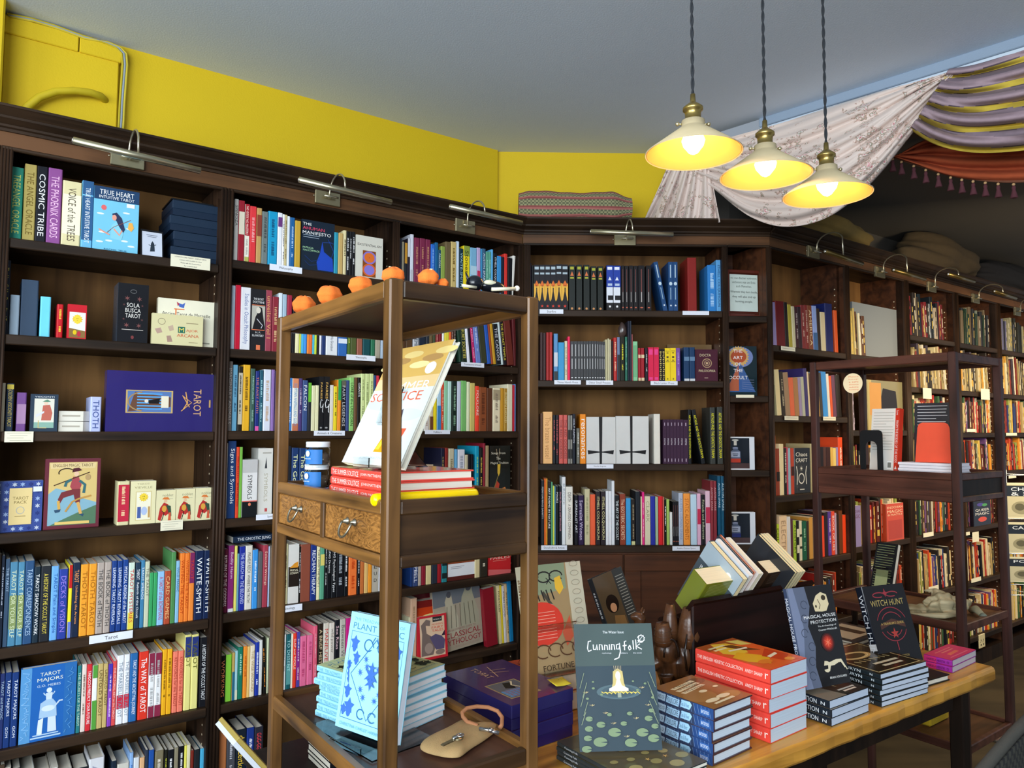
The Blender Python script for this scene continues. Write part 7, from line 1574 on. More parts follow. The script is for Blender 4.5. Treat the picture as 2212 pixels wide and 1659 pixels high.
F_(FL, .03, c7, 604, 766, 252, 700, 1.172, .09, 'dcdad2', [('r', .3, .92, .9, .94, 'a8a498'), ('p', [(.45, .7), (.62, .7), (.55, .87)], '3a3c40'), ('tr', 'SYMBOLS', .55, .42, .25, 'b0a890', .42), ('r', .5, .06, .68, .11, 'c05050')], 'thick pale grey display book with a dark pyramid, on the symbols shelf', spine_col='c8c6c0')
pl = Plane(FL, .02); a, z1 = pl.tz(440+330/5.183, 920+1340/5.183); b, _ = pl.tz(440+790/5.183, 920+1340/5.183); zj = .835+.245
Mx = FL @ Matrix.Translation((b, .02, zj)) @ mat3(V((0, 0, 1)), V((0, 1, 0)), V((-1, 0, 0))); put(book_mesh(.024, .14, b-a, '17283e', 'THE GNOSTIC JUNG', 'dfe4ea'), 'book', Mx, 'dark blue book lying flat on top of a row, left of the Psychology ticket')
F_(FL, .09, d3, 165, 505, 195, 300, 1.172, .04, 'dfc6a4', [('t', "BULFINCH'S", .55, .3, .1, '5a4a3a', .75), ('r', .2, .8, .8, .82, 'b8a080'), ('r', .3, .7, .7, .715, 'b8a080')], 'pale tan display book seen behind the clear stand', hmax=.17)
F_(FL, .025, d3, 1092, 1338, 128, 400, 1.172, .02, '16180f', [('t', 'Songs From', .42, .86, .055, 'e8e0c8', .68), ('t', 'The', .42, .77, .05, 'e8e0c8', .2), ('t', 'Magical Tradition', .48, .68, .055, 'e8e0c8', .86), ('p', [(.38, .66), (.52, .66), (.5, .5), (.44, .44), (.38, .5)], 'e0b838'), ('l', [(.32, .94), (.42, .7), (.48, .95)], .02, 'c8b090'), ('p', [(.06, .03), (.36, .36), (.48, .3), (.34, .03)], 'b83c20'), ('p', [(.6, .22), (.75, .24), (.95, .06), (.8, .0), (.66, .08)], 'c87838'), ('l', [(.2, .2), (.42, .46)], .03, '8a7a40')], 'black display book with pale lettering and autumn leaves')
F_(FL, .025, d4, 557, 858, 108, 350, .835, .02, '8a4428', [('r', 0, .12, 1, .5, 'e4e6ea'), ('r', .1, .4, .6, .415, '8a9098'), ('r', .1, .35, .5, .365, '8a9098'), ('p', [(0, .6), (.1, .95), (.5, .9), (.4, .6)], 'e8b820'), ('e', .68, .72, .25, .15, '7a3a20'), ('l', arc(.65, .72, .3, .18, 60, 250), .02, 'b86830'), ('e', .5, .62, .12, .06, 'c04820'), ('r', 0, 0, 1, .12, '5a2420')], 'display book with a gold swirl over a white band, under the rack drawers')
F_(FL, .025, d4, 1010, 1260, 90, 300, .835, .03, 'c8282c', [('t', "AESOP'S", .52, .78, .12, 'f0c8b8', .86), ('t', 'FABLES', .52, .58, .12, 'f0c8b8', .86), ('r', .2, .46, .8, .475, 'e89080'), ('p', [(0, 0), (1, 0), (1, .12), (0, .2)], 'd86868')], 'red display book lettered with fables, in the corner bookcase')
F_(FL, .09, d4, 130, 420, 600, 800, .518, .03, '5a1820', [], 'dark maroon book standing behind the fairy tale books')
F_(FL, .05, d4, 212, 545, 700, 850, .518, .04, 'c84018', [('e', .42, .62, .42, .14, 'd8c878'), ('t', 'FAIRY TALES', .42, .66, .045, '3a2818', .55), ('t', 'OF THE BROTHERS', .42, .60, .035, '3a2818', .6), ('r', 0, .88, 1, 1, '7a1c18')], 'orange book with a cream scroll title, behind the red fairy tale one')
F_(FL, .015, d4, 232, 560, 885, 1150, .518, .03, 'c82430', [('r', .08, .06, .92, .95, 'e0c0a0'), ('r', .52, .84, .84, .95, '2a2a2c'), ('t', 'THE BOOK OF', .68, .89, .03, 'e8e0d0', .28), ('t', 'MODERN', .68, .78, .04, 'd84830', .38), ('t', 'FAIRY', .68, .71, .055, 'd84830', .4), ('t', 'TALES', .68, .64, .055, 'd84830', .4), ('p', [(.1, .1), (.15, .6), (.12, .8), (.3, .92), (.44, .88), (.42, .76), (.28, .78), (.3, .6), (.5, .5), (.6, .3), (.5, .1)], '7a6860'), ('p', [(.4, .5), (.6, .56), (.8, .5), (.92, .4), (.88, .2), (.6, .2)], '5a5070'), ('e', .36, .26, .14, .12, 'a08c80'), ('e', .74, .14, .16, .06, '8a7468'), ('p', [(.8, .5), (.92, .62), (.92, .5)], '2a2038')], 'red-bordered fairy tale book with a long-necked creature on the front', lean=6)
F_(FL, .045, d4, 430, 955, 560, 1000, .518, .025, 'a89c88', [('r', 0, .72, 1, 1, '6e7278'), ('p', [(.2, .2), (.28, .5), (.24, .78), (.3, .9), (.38, .9), (.4, .75), (.5, .5), (.5, .2)], 'b8b098'), ('p', [(.55, .3), (.56, .6), (.6, .8), (.7, .95), (.82, .93), (.84, .8), (.95, .5), (.95, .3)], 'a8a48c'), ('e', .33, .88, .05, .05, '54545a'), ('e', .75, .92, .06, .05, '54545a')]+[('l', [(.25+.1*i, .35), (.28+.09*i, .7)], .012, '6a6454') for i in range(7)]+[('t', 'CLASSICAL', .58, .24, .085, '9a3038', .75), ('t', 'MYTHOLOGY', .56, .13, .085, '9a3038', .8), ('t', 'AN ILLUSTRATED GUIDE TO', .56, .32, .03, '9a6a68', .6), ('t', 'MONCRIEFF', .66, .05, .04, 'a89080', .5)], 'large grey illustrated mythology guide with two statues, leaning in the corner bookcase', roll=5)
F_(FL, .02, d4, 1000, 1118, 570, 1000, .518, .03, '8a1826', [], 'dark red clothbound book leaning beside the mythology guide', roll=6)
F_(FB, .02, d6, 1768, 2003, 367, 600, 1.731, .02, '4a1c2c', [('l', [(.05, .03), (.95, .03), (.95, .97), (.05, .97), (.05, .03)], .01, '2a0c18'), ('t', 'DOCTA', .45, .82, .08, 'd8c8a0', .5), ('e', .52, .57, .22, .15, 'a88a68'), ('e', .52, .57, .18, .12, '4a1c2c'), ('l', arc(.52, .57, .12, .08, 0, 360), .02, 'c8a880'), ('s', .52, .57, .1, 6, .4, 'c8a880'), ('t', 'PHILOSOPHIA', .52, .33, .08, 'd8c8a0', .74), ('r', .4, .1, .56, .115, 'd0b8a0')], 'maroon display book with a round gold emblem')
F_(FB, .16, d6, 1470, 1938, 315, 340, 1.731, .03, '6e5430', [], 'plain tan board standing behind the yellow and purple books', 'card_board', 'board')
for i, (a, b, yt) in enumerate(((618, 926, 1078), (930, 1275, 1070))):
    F_(FB, .02, d6, a, b, yt, 1300, 1.338, .02, 'd2d2ce', [('p', [(.43, 1), (.55, 1), (.53, 0), (.45, 0)], '111113'), ('p', [(.04, .29), (.44, .26), (.56, .26), (.94, .29), (.92, .20), (.56, .235), (.44, .235), (.06, .20)], '111113')] if i == 0 else [('p', [(.43, 1), (.51, 1), (.50, 0), (.44, 0)], '111113'), ('p', [(.10, .29), (.44, .26), (.54, .26), (.92, .29), (.90, .20), (.54, .235), (.44, .235), (.12, .20)], '111113')], ['pale grey display book with an inverted black cross, above the Scarlet Imprint ticket', 'second inverted-cross display book, beside the tall cream spine'][i], mat='cover')
m = MB(); m.blob((0, 0, .035), (.021, .016, .037), '4a3c38', 'gloss', 7, lambda d: 1+.1*math.sin(4*d.x+3*d.z)); P = hit(1140+1000/4.88, 680+235/4.88, PL0+NB*.05, NB); o = m.build('smoky_crystal', None, Matrix.Translation(P)); tag(o, 'smoky brown crystal standing on top of the books below the top shelf', 'crystal')

F_(FB, .02, d8, 150, 488, 1390, 1450, 1.662, .03, '14262c', [('p', arc(.42, .78, .46, .21, 0, 360, 30), '7080b0'), ('s', .40, .79, .36, 24, .82, 'c8a060'), ('e', .4, .79, .26, .13, 'a84a28'), ('p', [(.0, .12), (.4, .66), (.46, .66), (.95, .08), (.0, .08)], '3a5a90'), ('p', [(0, .12), (.4, .64), (.4, .1), (0, .1)], 'a85a3c')]+[('t', t, .38, y, .065, 'f0ece8', w) for t, y, w in (('THE', .9, .3), ('ART', .77, .32), ('OF', .64, .22), ('THE', .51, .3), ('OCCULT', .37, .62))]+[('l', [(.5, .32-.04*i), (.9, .32-.05*i)], .008, '8a90b0') for i in range(5)], 'dark display book with a rayed disc and pyramid in the narrow bookcase')
for c_, y, zz, lc, lb in ((e1, 1005, 1.31, 'b03a28', 'upper framed picture of a perfume bottle with red liquid'), (e2, 520, .96, '28306a', 'lower framed picture of a perfume bottle with blue liquid')):
    xs = (160, 497) if c_ is e1 else (170, 563)
    F_(FB, .03, c_, xs[0], xs[1], y+12, y+200, zz, .02, 'dcdfe4', [('r', .02, .04, .82, .96, '1a2028'), ('r', .02, .04, .82, .2, '4a3838'), ('e', .32, .9, .12, .03, 'b8b8b0'), ('r', .27, .74, .37, .88, 'c8c4b8'), ('e', .32, .66, .1, .035, '8088a0'), ('p', [(.14, .22), (.14, .55), (.28, .64), (.38, .64), (.5, .55), (.5, .22)], '505a70'), ('r', .14, .22, .5, .34, lc), ('r', .16, .38, .48, .55, '98a0b4'), ('r', .22, .47, .42, .49, '30384a'), ('r', .24, .42, .4, .44, '30384a')], lb, 'framed_picture', 'picture', group='framed bottle pictures', hmax=.205)
pl = Plane(FB, .04); a, zt_ = pl.tz(1572, 640); b, _ = pl.tz(1655, 640)
th = thing('framed_sign', 'brown framed quotation about burning books, on the narrow top shelf', 'sign', FB @ Matrix.Translation((1.005, .13, 2.0445)) @ Matrix.Rotation(rad(36), 4, 'Z'))
m = MB(); w, h = .19, .232
for q in (((0, 0, 0), (.016, .02, h)), ((w-.016, 0, 0), (w, .02, h)), ((.016, 0, 0), (w-.016, .02, .016)), ((.016, 0, h-.016), (w-.016, .02, h))): m.box(q[0], q[1], '5a2418', 'gloss', bev=.002)
th.matrix_world = FB @ Matrix.Translation((.985, .105, 2.0445)) @ Matrix.Rotation(rad(-30), 4, 'Z') @ Matrix.Rotation(rad(0), 4, 'X')
th.matrix_world = FB @ Matrix.Translation((.983, .02, 2.0445)) @ Matrix.Rotation(rad(10), 4, 'Z')
m.build('sign_frame', th); m = MB(); m.box((.01, .012, .01), (w-.01, .018, h-.01), '4a1e14', 'cover'); m.build('sign_back', th); m = MB(); m.box((.022, .008, .03), (w-.022, .011, h-.022), 'cfdcd4', 'cover')
paint(m, (.022, .008, .03), (1, 0, 0), (0, 0, 1), (0, -1, 0), w-.044, h-.052, [('t', t, .5, y, hh, c, ww) for t, y, hh, c, ww in (('wo man Bücher verbrennt,', .90, .065, '55625c', .96), ('verbrennt man am Ende', .79, .065, '55625c', .84), ('auch Menschen.', .68, .06, '55625c', .56), ('Wherever they burn books,', .52, .075, '222a26', .98), ('they will also end up', .39, .075, '222a26', .84), ('burning people.', .26, .075, '222a26', .62))]); m.build('sign_paper', th)
F_(FR, .02, e1, 978, 1160, 1150, 1400, 1.187, .02, '1c1a18', [('t', 'Chaos', .45, .86, .09, 'e8e4d8', .75), ('t', 'CRAFT', .45, .73, .09, 'e8e4d8', .75), ('e', .42, .33, .2, .12, 'e8e4d8'), ('e', .42, .33, .16, .095, '1c1a18'), ('s', .42, .55, .12, 7, .2, 'e8e4d8'), ('l', [(.1, .6), (.16, .45), (.12, .2)], .04, 'e8e4d8'), ('l', [(.76, .6), (.7, .45), (.74, .2)], .04, 'e8e4d8'), ('r', .3, .08, .6, .1, 'c8c4b8')], 'black display book with white chaos lettering and a cauldron')
pl = Plane(FR, .03); a, _ = pl.tz(1846, 720); b, _ = pl.tz(1957, 720); m = MB(); prism(m, [(a, .02), (b, .02), (b, .036), (a, .036)], 0, .3, 'grey_board'); M = FR.copy(); o = m.build('white_board', None, FR @ Matrix.Translation((0, .02, 1.908)) @ Matrix.Rotation(0, 4, 'X')); o.matrix_world = FR @ Matrix.Translation((0, .02, 1.908)); tag(o, 'tall blank pale board filling the top shelf around the corner', 'board')
F_(FR, .02, (1800, 760, 5.369), 400, 830, 340, 600, 1.50, .04, 'b8a468', [('p', [(.1, .05), (.95, .0), (.95, 1), (.1, 1)], '8a8260'), ('p', [(.35, .1), (.3, .5), (.4, .85), (.75, .8), (.8, .3), (.6, .05)], '241c16'), ('r', .05, .3, .35, .95, 'c89048')], 'yellow-edged display book on its side, behind the farther rack', hmax=.28, spine_col='e0b830')
for c_, x0, x1, yt, zz, col, art, lb in (((1800, 1020, 4.879), 190, 290, 355, .885, '8a7aa8', [('t', 'ENOCHIAN', .5, .86, .07, '5a2a48', .9), ('t', 'MAGIC', .5, .74, .09, '6a3040', .8)], 'lilac display book about magic behind the farther rack'), ((1800, 1020, 4.879), 560, 740, 330, .885, 'c84828', [('t', 'ENOCHIAN', .5, .9, .06, 'f0d0a8', .9), ('t', 'MAGIC', .5, .79, .08, 'f0d0a8', .9), ('t', 'IN PRACTICE', .5, .7, .05, 'f0d0a8', .85), ('r', .1, .05, .9, .55, 'b03a20')], 'orange display book about magic behind the farther rack'), ((1800, 1020, 4.879), 1480, 1660, 300, .885, '17121c', [('e', .4, .85, .2, .07, '4a3a90'), ('e', .65, .82, .15, .06, '4a9a50'), ('t', 'QUEER', .5, .62, .11, 'f4f0e8', .8), ('t', 'MAGIC', .5, .48, .11, 'f4f0e8', .8), ('e', .5, .25, .25, .1, 'd84828')], 'black display book with rainbow splashes seen through the farther rack')):
    F_(FR, .0, c_, x0, x1, yt, yt+150, zz, .025, col, art, lb)
# ---------------------------------------------------------------- paper tickets
K_ = tray_ticket
K_(FL, c1, 1632, 2010, 1565, 1680, 1600, 'LONDON LORE TAROT - DISPLAY DECK|Comes with booklet in a box|Please ask the booksellers|for a sealed deck', 'cream ticket with four printed lines under the navy black boxes', cream=True)
K_(FL, c2, 40, 285, 1548, 1640, 1590, '~|~|~|~', 'cream ticket with small print under the seated-figure decks shelf edge', cream=True)
K_(FL, c3, 1372, 1560, 765, 850, 800, '~|~|~|~', 'cream ticket with small print under the small cream decks', cream=True)
K_(FL, c4, 855, 1268, 300, 375, 330, 'Tarot', 'white shelf ticket reading Tarot')
K_(FL, c5, 565, 888, 1078, 1140, 1120, 'Philosophy', 'white shelf ticket reading Philosophy')
K_(FL, c6, 1505, 1810, 718, 775, 745, 'Theosophy', 'white shelf ticket reading Theosophy')
K_(FL, c6, 1163, 1488, 1515, 1566, 1540, 'Animals & Creatures', 'white shelf ticket reading Animals and Creatures')
K_(FL, c7, 588, 930, 985, 1045, 1010, 'Symbols', 'white shelf ticket reading Symbols, cut off by the rack post')
K_(FL, c8, 760, 1070, 845, 915, 870, 'Psychology', 'white shelf ticket reading Psychology, partly behind the rack post')
K_(FL, d2, 755, 1028, 682, 735, 705, 'Freemasonry & RoseX', 'white shelf ticket reading Freemasonry')
K_(FL, d2, 322, 620, 1486, 1537, 1510, 'Folklore', 'white shelf ticket reading Folklore')
K_(FB, d5, 230, 487, 995, 1045, 1020, 'Starfire', 'white shelf ticket under the flame-patterned books')
K_(FB, d5, 1782, 2070, 1014, 1057, 1030, '', 'blank white shelf ticket under the big red book')
K_(FB, d6, 280, 560, 690, 733, 710, 'Three Hands Press', 'white shelf ticket reading Three Hands Press')
K_(FB, d6, 615, 900, 692, 738, 715, 'Other Small Presses', 'white shelf ticket reading Other Small Presses')
K_(FB, d6, 1295, 1580, 698, 742, 720, 'Black Letter Press', 'white shelf ticket reading Black Letter Press')
K_(FB, d6, 620, 903, 1576, 1620, 1600, 'Scarlet Imprint', 'white shelf ticket reading Scarlet Imprint')
K_(FB, d7, 140, 408, 905, 953, 930, 'Occult Art & Artists', 'white shelf ticket reading Occult Art and Artists')
K_(FB, d7, 1503, 1788, 913, 960, 940, 'Austin Osman Spare', 'white shelf ticket under the pale blue and orange art books')
K_(FB, e1, 277, 493, 514, 548, 530, '', 'blank cream ticket below the rayed-disc display book', cream=True)

K_(FR, d8, 765, 922, 1395, 1440, 1415, '~', 'small ticket on the top shelf around the outside corner', cream=True)
K_(FR, e1, 858, 1022, 768, 815, 790, '~', 'small ticket nearer the outside corner on the middle shelf', cream=True)
K_(FR, e1, 1318, 1468, 775, 820, 795, '~', 'small ticket farther from the outside corner on the middle shelf', cream=True)
g4 = (1800, 760, 5.369); g5 = (1800, 1020, 4.879)
for c_, a, b, y0, y1, lb in ((g4, 645, 705, 850, 890, 'small cream ticket under the yellow-edged book'), (g4, 1550, 1650, 895, 930, 'small cream ticket seen through the narrow end of the far rack'), (g4, 2005, 2130, 940, 972, 'small cream ticket at the picture edge, upper of two'), (g4, 2035, 2122, 1432, 1465, 'small cream ticket just above the card spinner'), (g5, 950, 1058, 635, 680, 'small cream ticket under the green and orange spines'), (g5, 1005, 1112, 1200, 1255, 'small cream ticket just above the animal skull'), (g5, 1455, 1558, 1112, 1155, 'small cream ticket below the leaning dark books'), (g5, 1400, 1440, 630, 665, 'tiny cream ticket under the rainbow-splash book')):
    K_(FR, c_, a, b, y0, y1, (y0+y1)/2, '', lb, cream=True)
for c_, a, b, y0, y1, lb in ((g4, 1040, 1140, 420, 545, 'yellow price slip hanging under the top row behind the rack'), (g4, 1712, 1815, 430, 555, 'yellow price slip hanging beside the far rack post'), (g5, 1465, 1535, 630, 735, 'yellow slip rising from the leaning dark books')): K_(FR, c_, a, b, y0, y1, (y0+y1)/2, '', lb, off=-.02, cream=True)
# ---------------------------------------------------------------- on the farther rack
T2 = 1.349-.013
def rk2(x, y, off, axis='n'):  # a point on a plane standing in the far rack, facing its long side
    return hit(x, y, P2+U*off, U)
def rstand(bl, br, tl, th_, off, z, col, art, label, title='', spine='', tcol='f0f0f0', hard=False, lean=None, pc='e8e2d2', cat='book', name='book'):
    A1 = rk2(bl[0], bl[1], off); A2 = rk2(br[0], br[1], off); A1.z = A2.z = z; M_, w_, h_, ln_ = standpose(A1, A2, tl, th_, lean); h_ = min(h_, .32)
    put(book_mesh(th_, w_, h_, spine or col, title, tcol, art=art, mat='gloss', pcol=pc, hard=hard), name, M_, label, cat); return M_, w_, h_
lines = lambda c, x0=.08, x1=.9, n=14, y=.93: [('r', x0, y-.045*i, x1-(.3 if i % 5 == 4 else .02*(i % 3)), y-.045*i+.008, c) for i in range(n)]
M_, w_, h_ = rstand((1878, 1014), (1932, 1015), (1842, 881), .02, .12, T2, 'e2ddd4', [('r', 0, 0, 1, 1, 'e2ddd4')]+lines('a8a498')+[('r', .7, .05, .88, .17, 'f4f4f0'), ('r', .72, .07, .86, .15, '808078'), ('r', 1-.001, 0, 1, 1, 'c83020')], 'white paperback back cover with a red spine leaning in the farther rack', lean=8)
P_s = M_ @ V((.0, w_+.0005, 0)); m = MB(); m.box((0, 0, 0), (.022, .018, h_), 'd63a24', 'gloss'); paint(m, (.022, 0, 0), (0, 1, 0), (0, 0, 1), (1, 0, 0), .018, h_, [('tr', 'Love', .5, .93, .5, 'f4e8e0', .07), ('tr', 'FROM THE BODIES OF THE GODS', .5, .48, .55, 'f4e8e0', .66), ('p', [(.2, .05), (.8, .05), (.5, .1)], 'f4e8e0')], 'gloss'); o = m.build('red_spine', bpy.data.objects[bpy.data.objects[-1].name] if False else None, None)
bkob = [q for q in bpy.data.objects if q.get('label', '').startswith('white paperback back cover with a red spine')][0]; o.parent = bkob; o.matrix_local = Matrix.Translation((-.001, w_, 0)) @ Matrix.Rotation(rad(-12), 4, 'Z')
def bookend(x0, x1, yb, yt, off, z, col, hole, label):
    A1 = rk2(x0, yb, off); A2 = rk2(x1, yb, off); A1.z = A2.z = z; d = (A2-A1); w = d.length; d.normalize(); n_ = V((-d.y, d.x, 0)); h = zover(A1, yt)-z
    m = MB(); r = w*.16; o_ = [(0, 0), (w, 0)] if hole else [(-.012, 0), (w+.012, 0)]
    out = o_[1:]+[(w-.0*r, h-r), (w-r*.3, h-r*.3), (w-r, h), (r, h), (r*.3, h-r*.3), (0, h-r)]+[o_[0]]
    if hole:
        ww = w*.5; hh = h*.74; inn = [(w/2-ww/2, 0)]+[(w/2+ww/2*math.cos(PI-PI*i/12), hh-ww/2+ww/2*math.sin(PI-PI*i/12)) for i in range(13)]+[(w/2+ww/2, 0)]; out = [(w, 0)]+out[1:-1]+[(0, 0)]+inn
    n = len(out); m.add([(x, y, zz) for y in (0, .0022) for x, zz in out], [list(range(n)), list(range(n, 2*n))[::-1]]+[[i, i+n, (i+1) % n+n, (i+1) % n] for i in range(n)], col, 'cover'); m.box((.004, 0, 0), (w-.004, .1, .0015), col, 'cover')
    Mx = mat3(d, n_, K, A1); o = m.build('bookend', None, Mx); tag(o, label, 'bookend')
bookend(1859, 1908, 1015, 929, .06, T2, '17181a', True, 'black metal bookend with an arched opening in the farther rack')
M_, w_, h_ = rstand((1973, 992), (2052, 992), (1959, 871), .02, .17, T2+.002, '35353c', lines('d8d8dc', .1, .92, 17, .95), 'charcoal back cover with white print standing behind the coral bookend', lean=4)
zst = T2
for i in range(4):
    A1 = rk2(1942, 1018-i*6, .075); A1.z = T2+.0006+i*.011; Mx = mat3(K, U, N_, A1) @ Matrix.Identity(4); Y_ = -N_; Mx = mat3(K, U, N_, A1-N_*.20+N_*(.004*(i % 2)))
    put(book_mesh(.0104, .13, .20, 'e4e2e8', '', pcol='ece8f2'), 'book', Mx, ['lowest', 'second lowest', 'second highest', 'highest'][i]+' of four white paperbacks lying flat in the farther rack', 'book', 'white paperbacks lying in the farther rack')
bookend(1984, 2053, 995, 913, .10, T2+.045, 'e8583c', False, 'coral red solid bookend on the white paperbacks')
Ps_ = rk2(1842, 828, .02); th = thing('paper_sign', 'round cream paper sign with orange print hung in the farther rack', 'sign', mat3(-N_, U, K, Ps_)); m = MB(); rr = .040
m.add([(rr*math.cos(2*PI*i/40), y, rr*math.sin(2*PI*i/40)) for y in (0, .0015) for i in range(40)], [list(range(40)), list(range(40, 80))[::-1]]+[[i, i+40, (i+1) % 40+40, (i+1) % 40] for i in range(40)], 'f2e0b8', 'cover'); paint(m, (-rr, 0, -rr), (1, 0, 0), (0, 0, 1), (0, -1, 0), 2*rr, 2*rr, [('t', t, .55, .83-.13*i, .07, 'e88858', .5) for i, t in enumerate(('Please', 'keep', 'a safe', 'distance', 'while', 'browsing'))]); m.build('sign_disc', th)
# skull, bone, green book on the lower shelf
S2 = .826-.011
M_, w_, h_ = rstand((1875, 1269), (1922, 1262), (1824, 1155), .022, .14, S2+.02, 'a4ac7a', lines('8a9264', .1, .9, 18, .95)+[('r', .2, .1, .75, .5, '98a070')], 'pale green back cover of a paperback tilted on a clear stand, farther rack', title='GREEN MANTLE', spine='17181a', lean=20)
A1 = V((M_.col[3].x, M_.col[3].y, S2)); acry('acrylic_stand', [(-.05, .02), (-.05, .001), (.02, .001), (.08, .001), (-.02, .14)], .07, mat3(M_.col[1].xyz, V((-M_.col[1].y, M_.col[1].x, 0)), K, A1+M_.col[1].xyz*.05), 'clear acrylic stand under the pale green back cover')
Pk = hz(2028, 1318, S2+.02); th = thing('animal_skull', 'weathered animal skull with a pale jaw on the farther rack shelf', 'skull', Matrix.Translation((Pk.x, Pk.y, S2)) @ Matrix.Rotation(rad(-12), 4, 'Z')); m = MB()
m.blob((.02, 0, .045), (.075, .045, .036), 'a89c78', 'plain', 18, lambda d: 1+.16*math.sin(5*d.x+2)+.13*math.sin(7*d.y+4*d.z)+.09*math.sin(15*d.x)); m.blob((-.07, -.01, .022), (.06, .026, .02), 'b0a480', 'plain', 16, lambda d: 1+.15*math.sin(9*d.x)+.1*math.sin(6*d.z)); m.tube([(.02, .01, .075), (.0, .03, .085), (-.03, .06, .078)], [.014, .01, .004], 'b4a884', 'plain'); m.tube([(.05, -.03, .02), (.0, -.05, .012), (-.08, -.045, .008), (-.13, -.02, .008)], [.014, .012, .009, .006], 'b8ac88', 'plain')
for e_ in ((.0, -.035, .055), (.055, -.03, .05)): m.blob(e_, (.014, .012, .013), '2a2218', 'plain', 8)
m.m = ['bone_matter']*len(m.m); o = m.build('skull_bone', th); md = o.modifiers.new('remesh', 'REMESH'); md.mode = 'VOXEL'; md.voxel_size = .0035; md.use_smooth_shade = True
a_ = hz(2098, 1318, S2+.01); b_ = hz(2124, 1330, S2+.01); m = MB(); m.tube([a_, (a_*.6+b_*.4)+K*.012, b_], [.012, .014, .009], '8a8468', 'plain', 10); m.blob(b_, (.012, .012, .01), '6a6e60', 'plain', 8); o = m.build('bone'); tag(o, 'short greenish horn or bone lying beyond the skull by the rack post', 'bone')
y0 = hz(2035, 1556, .412-.005); m = MB()
Yx = mat3(U, N_, K, V((y0.x, y0.y, .4005)))
m.box((-.09, 0, 0), (.06, .05, .155), 'b89c18', 'cloth', bev=.006); m.tube([(-.05, .02, .15), (-.045, .02, .19), (-.0, .02, .19), (.01, .02, .15)], .003, '8a7410', 'cloth'); o = m.build('yellow_bag', None, Yx); tag(o, 'mustard yellow bag standing on the bottom shelf of the farther rack', 'bag')
# postcard spinner, socket, chair back at the frame edge, low pile under the near rack
Pc = atd(2205, 1150, 3.6); th = thing('card_spinner', 'wire spinner rack of greeting cards at the picture edge', 'rack', Matrix.Translation((Pc.x, Pc.y, 0)) @ Matrix.Rotation(rad(-6), 4, 'Z'))
zz = [zover(Pc, y) for y in (1040, 1125, 1200, 1262)]
m = MB(); m.tube([(0, .12, .02), (0, .12, zz[0]+.05)], .008, 'c8c4b0', 'silver'); m.lathe([(0, 0), (.16, 0), (.16, .015), (.02, .03), (0, .03)], (0, .12, 0), 24, 'c8c4b0', 'silver')
for x in (-.085, .085):
    m.tube([(x, -.01, zz[3]-.05), (x, -.01, zz[0]+.03)], .0028, 'd8d4c0', 'silver')
for z in (zz[0]+.03, zz[1]+.01, zz[2]+.01, zz[3]+.0, zz[3]-.05): m.tube([(-.085, -.01, z), (.085, -.01, z)], .0022, 'd8d4c0', 'silver'); m.tube([(-.085, -.01, z), (0, .12, z), (.085, -.01, z)], .0022, 'd8d4c0', 'silver')
m.build('wire_frame', th)
for i, t in enumerate(('CHA|& SI', 'CALL', 'POR')):
    m = MB(); z0_ = zz[i+1]+.012; h = zz[i]-zz[i+1]-.018; m.box((-.072, -.008, z0_), (.078, -.005, z0_+h), 'c8c0a0', 'cover'); paint(m, (-.072, -.008, z0_), (1, 0, 0), (0, 0, 1), (0, -1, 0), .15, h, [('r', .05, .05, .95, .95, 'b4ac8c'), ('r', .05, .62, .95, .92, '232a34')]+[('t', q, .5, .82-.13*j, .1, 'd8dce0', .6) for j, q in enumerate(t.split('|'))]+[('e', .5, .3, .3, .18, '8a8468'), ('e', .45, .32, .15, .1, '5a5644')]); m.build('greeting_card', th)
F2 = Plane(FR, .0); ta, za = F2.tz(2119, 1384); m = MB(); m.box((-.043, -.008, -.043), (.043, 0, .043), 'cfc49a', 'gloss', bev=.003)
paint(m, (-.043, -.008, -.043), (1, 0, 0), (0, 0, 1), (0, -1, 0), .086, .086, [('r', .2+.42*s, .2, .38+.42*s, .3, '2a2620') for s in (0, 1)]+[('r', .24+.42*s, .5, .32+.42*s, .64, '2a2620') for s in (0, 1)]+[('r', .14+.42*s, .42, .2+.42*s, .48, '2a2620') for s in (0, 1)]); o = m.build('power_socket', None, FR @ Matrix.Translation((ta, 0, za))); tag(o, 'double power socket on the bookcase plinth beyond the far rack', 'socket')
m = MB(); c0 = [(2098, 1700), (2118, 1668), (2150, 1630), (2185, 1590), (2212, 1562), (2250, 1530), (2300, 1500)]; ptt = [atd(x, y, 1.55+.03*i) for i, (x, y) in enumerate(c0)]
th = thing('wicker_chair', 'grey woven chair back cutting into the bottom corner of the view', 'chair', Matrix.Translation(ptt[2])); Mi = th.matrix_world.inverted()
m.tube(ptt, .012, '3e3c36', 'cloth', 10); o = m.build('chair_rim', th); o.matrix_local = Mi
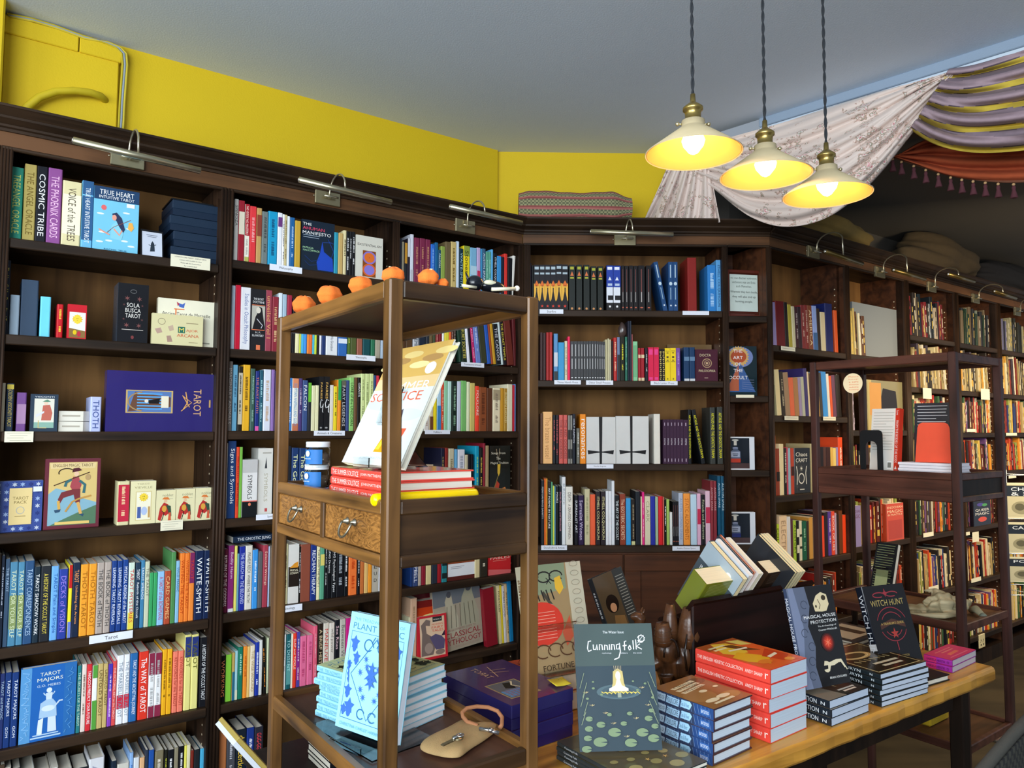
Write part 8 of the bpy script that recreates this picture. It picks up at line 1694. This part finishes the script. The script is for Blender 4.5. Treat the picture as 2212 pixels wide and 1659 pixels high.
m = MB(); m.grid(lambda u, v: ptt[min(int(u*6), 5)].lerp(ptt[min(int(u*6)+1, 6)], u*6-int(u*6) if u < 1 else 1)-K*(.02+.30*v)+V((.03, .02, 0))*v, 48, 24, lambda u, v: '33322c' if (int(u*48)+int(v*24)) % 2 else '1c1c1c', 'cloth'); o = m.build('woven_back', th); o.matrix_local = Mi; md = o.modifiers.new('t', 'SOLIDIFY'); md.thickness = .006
sb = hz(690, 1700, .5); SM = mat3(U, N_, K, V((sb.x, sb.y, 0))+N_*.10-U*.05); th = thing('low_stool', 'low dark stool under the piled magazines beneath the near rack', 'stool', SM)
m = MB(); m.box((-.06, -.1, .47), (.36, .25, .50), 'fff', 'table_dark', bev=.004); m.build('stool_top', th)
for x in (-.05, .32):
    for y in (-.09, .21): m = MB(); m.box((x, y, 0), (x+.03, y+.03, .47), 'fff', 'table_dark', bev=.002); m.build('leg', th)
for i, (c, t, tc, h) in enumerate((('16161a', '~', 'e8e8e8', .016), ('191a1e', '~', 'd8d8d8', .012), ('14161c', 'R oldsult-story', 'e87848', .018), ('1a1418', '~', 'c8c8c8', .012), ('e0ded6', 'C', '808080', .012))):
    zc = .5+[0, .016, .028, .046, .058][i]+.0005; M = SM @ Matrix.Translation((.33, -.08+.006*(i % 2), zc)) @ mat3(V((0, 0, 1)), V((0, 1, 0)), V((-1, 0, 0))); put(book_mesh(h-.0006, .17, .24, c, t, tc, mat='gloss'), 'magazine', M, ['black glossy magazine at the bottom of the pile under the near rack', 'thin black magazine second from bottom under the near rack', 'black magazine with orange spine lettering under the near rack', 'dark magazine second from top under the near rack', 'white magazine topmost under the near rack'][i], 'magazine', 'magazines piled under the near rack')
M = SM @ Matrix.Translation((-.04, -.12, .5)) @ Matrix.Rotation(rad(-38), 4, 'Y') @ Matrix.Rotation(rad(0), 4, 'Z'); m = MB(); m.box((0, 0, 0), (.012, .17, .24), 'b09a50', 'cover', bev=.001); p_ = MB(); p_.box((-.012, -.001, .002), (0, .168, .238), 'dfe6ee', 'pages'); paint(p_, (-.012, .17, 0), (0, -1, 0), (0, 0, 1), (-1, 0, 0), .17, .24, [('r', .1, .9-.035*i, .85, .908-.035*i, 'a8b0b8') for i in range(22)], 'cover')
o = m.build('book', None, M); o.matrix_world = M; p_.build('page_block', o); tag(o, 'open yellow-covered book propped against the magazines under the near rack', 'book')
finish_books(246)
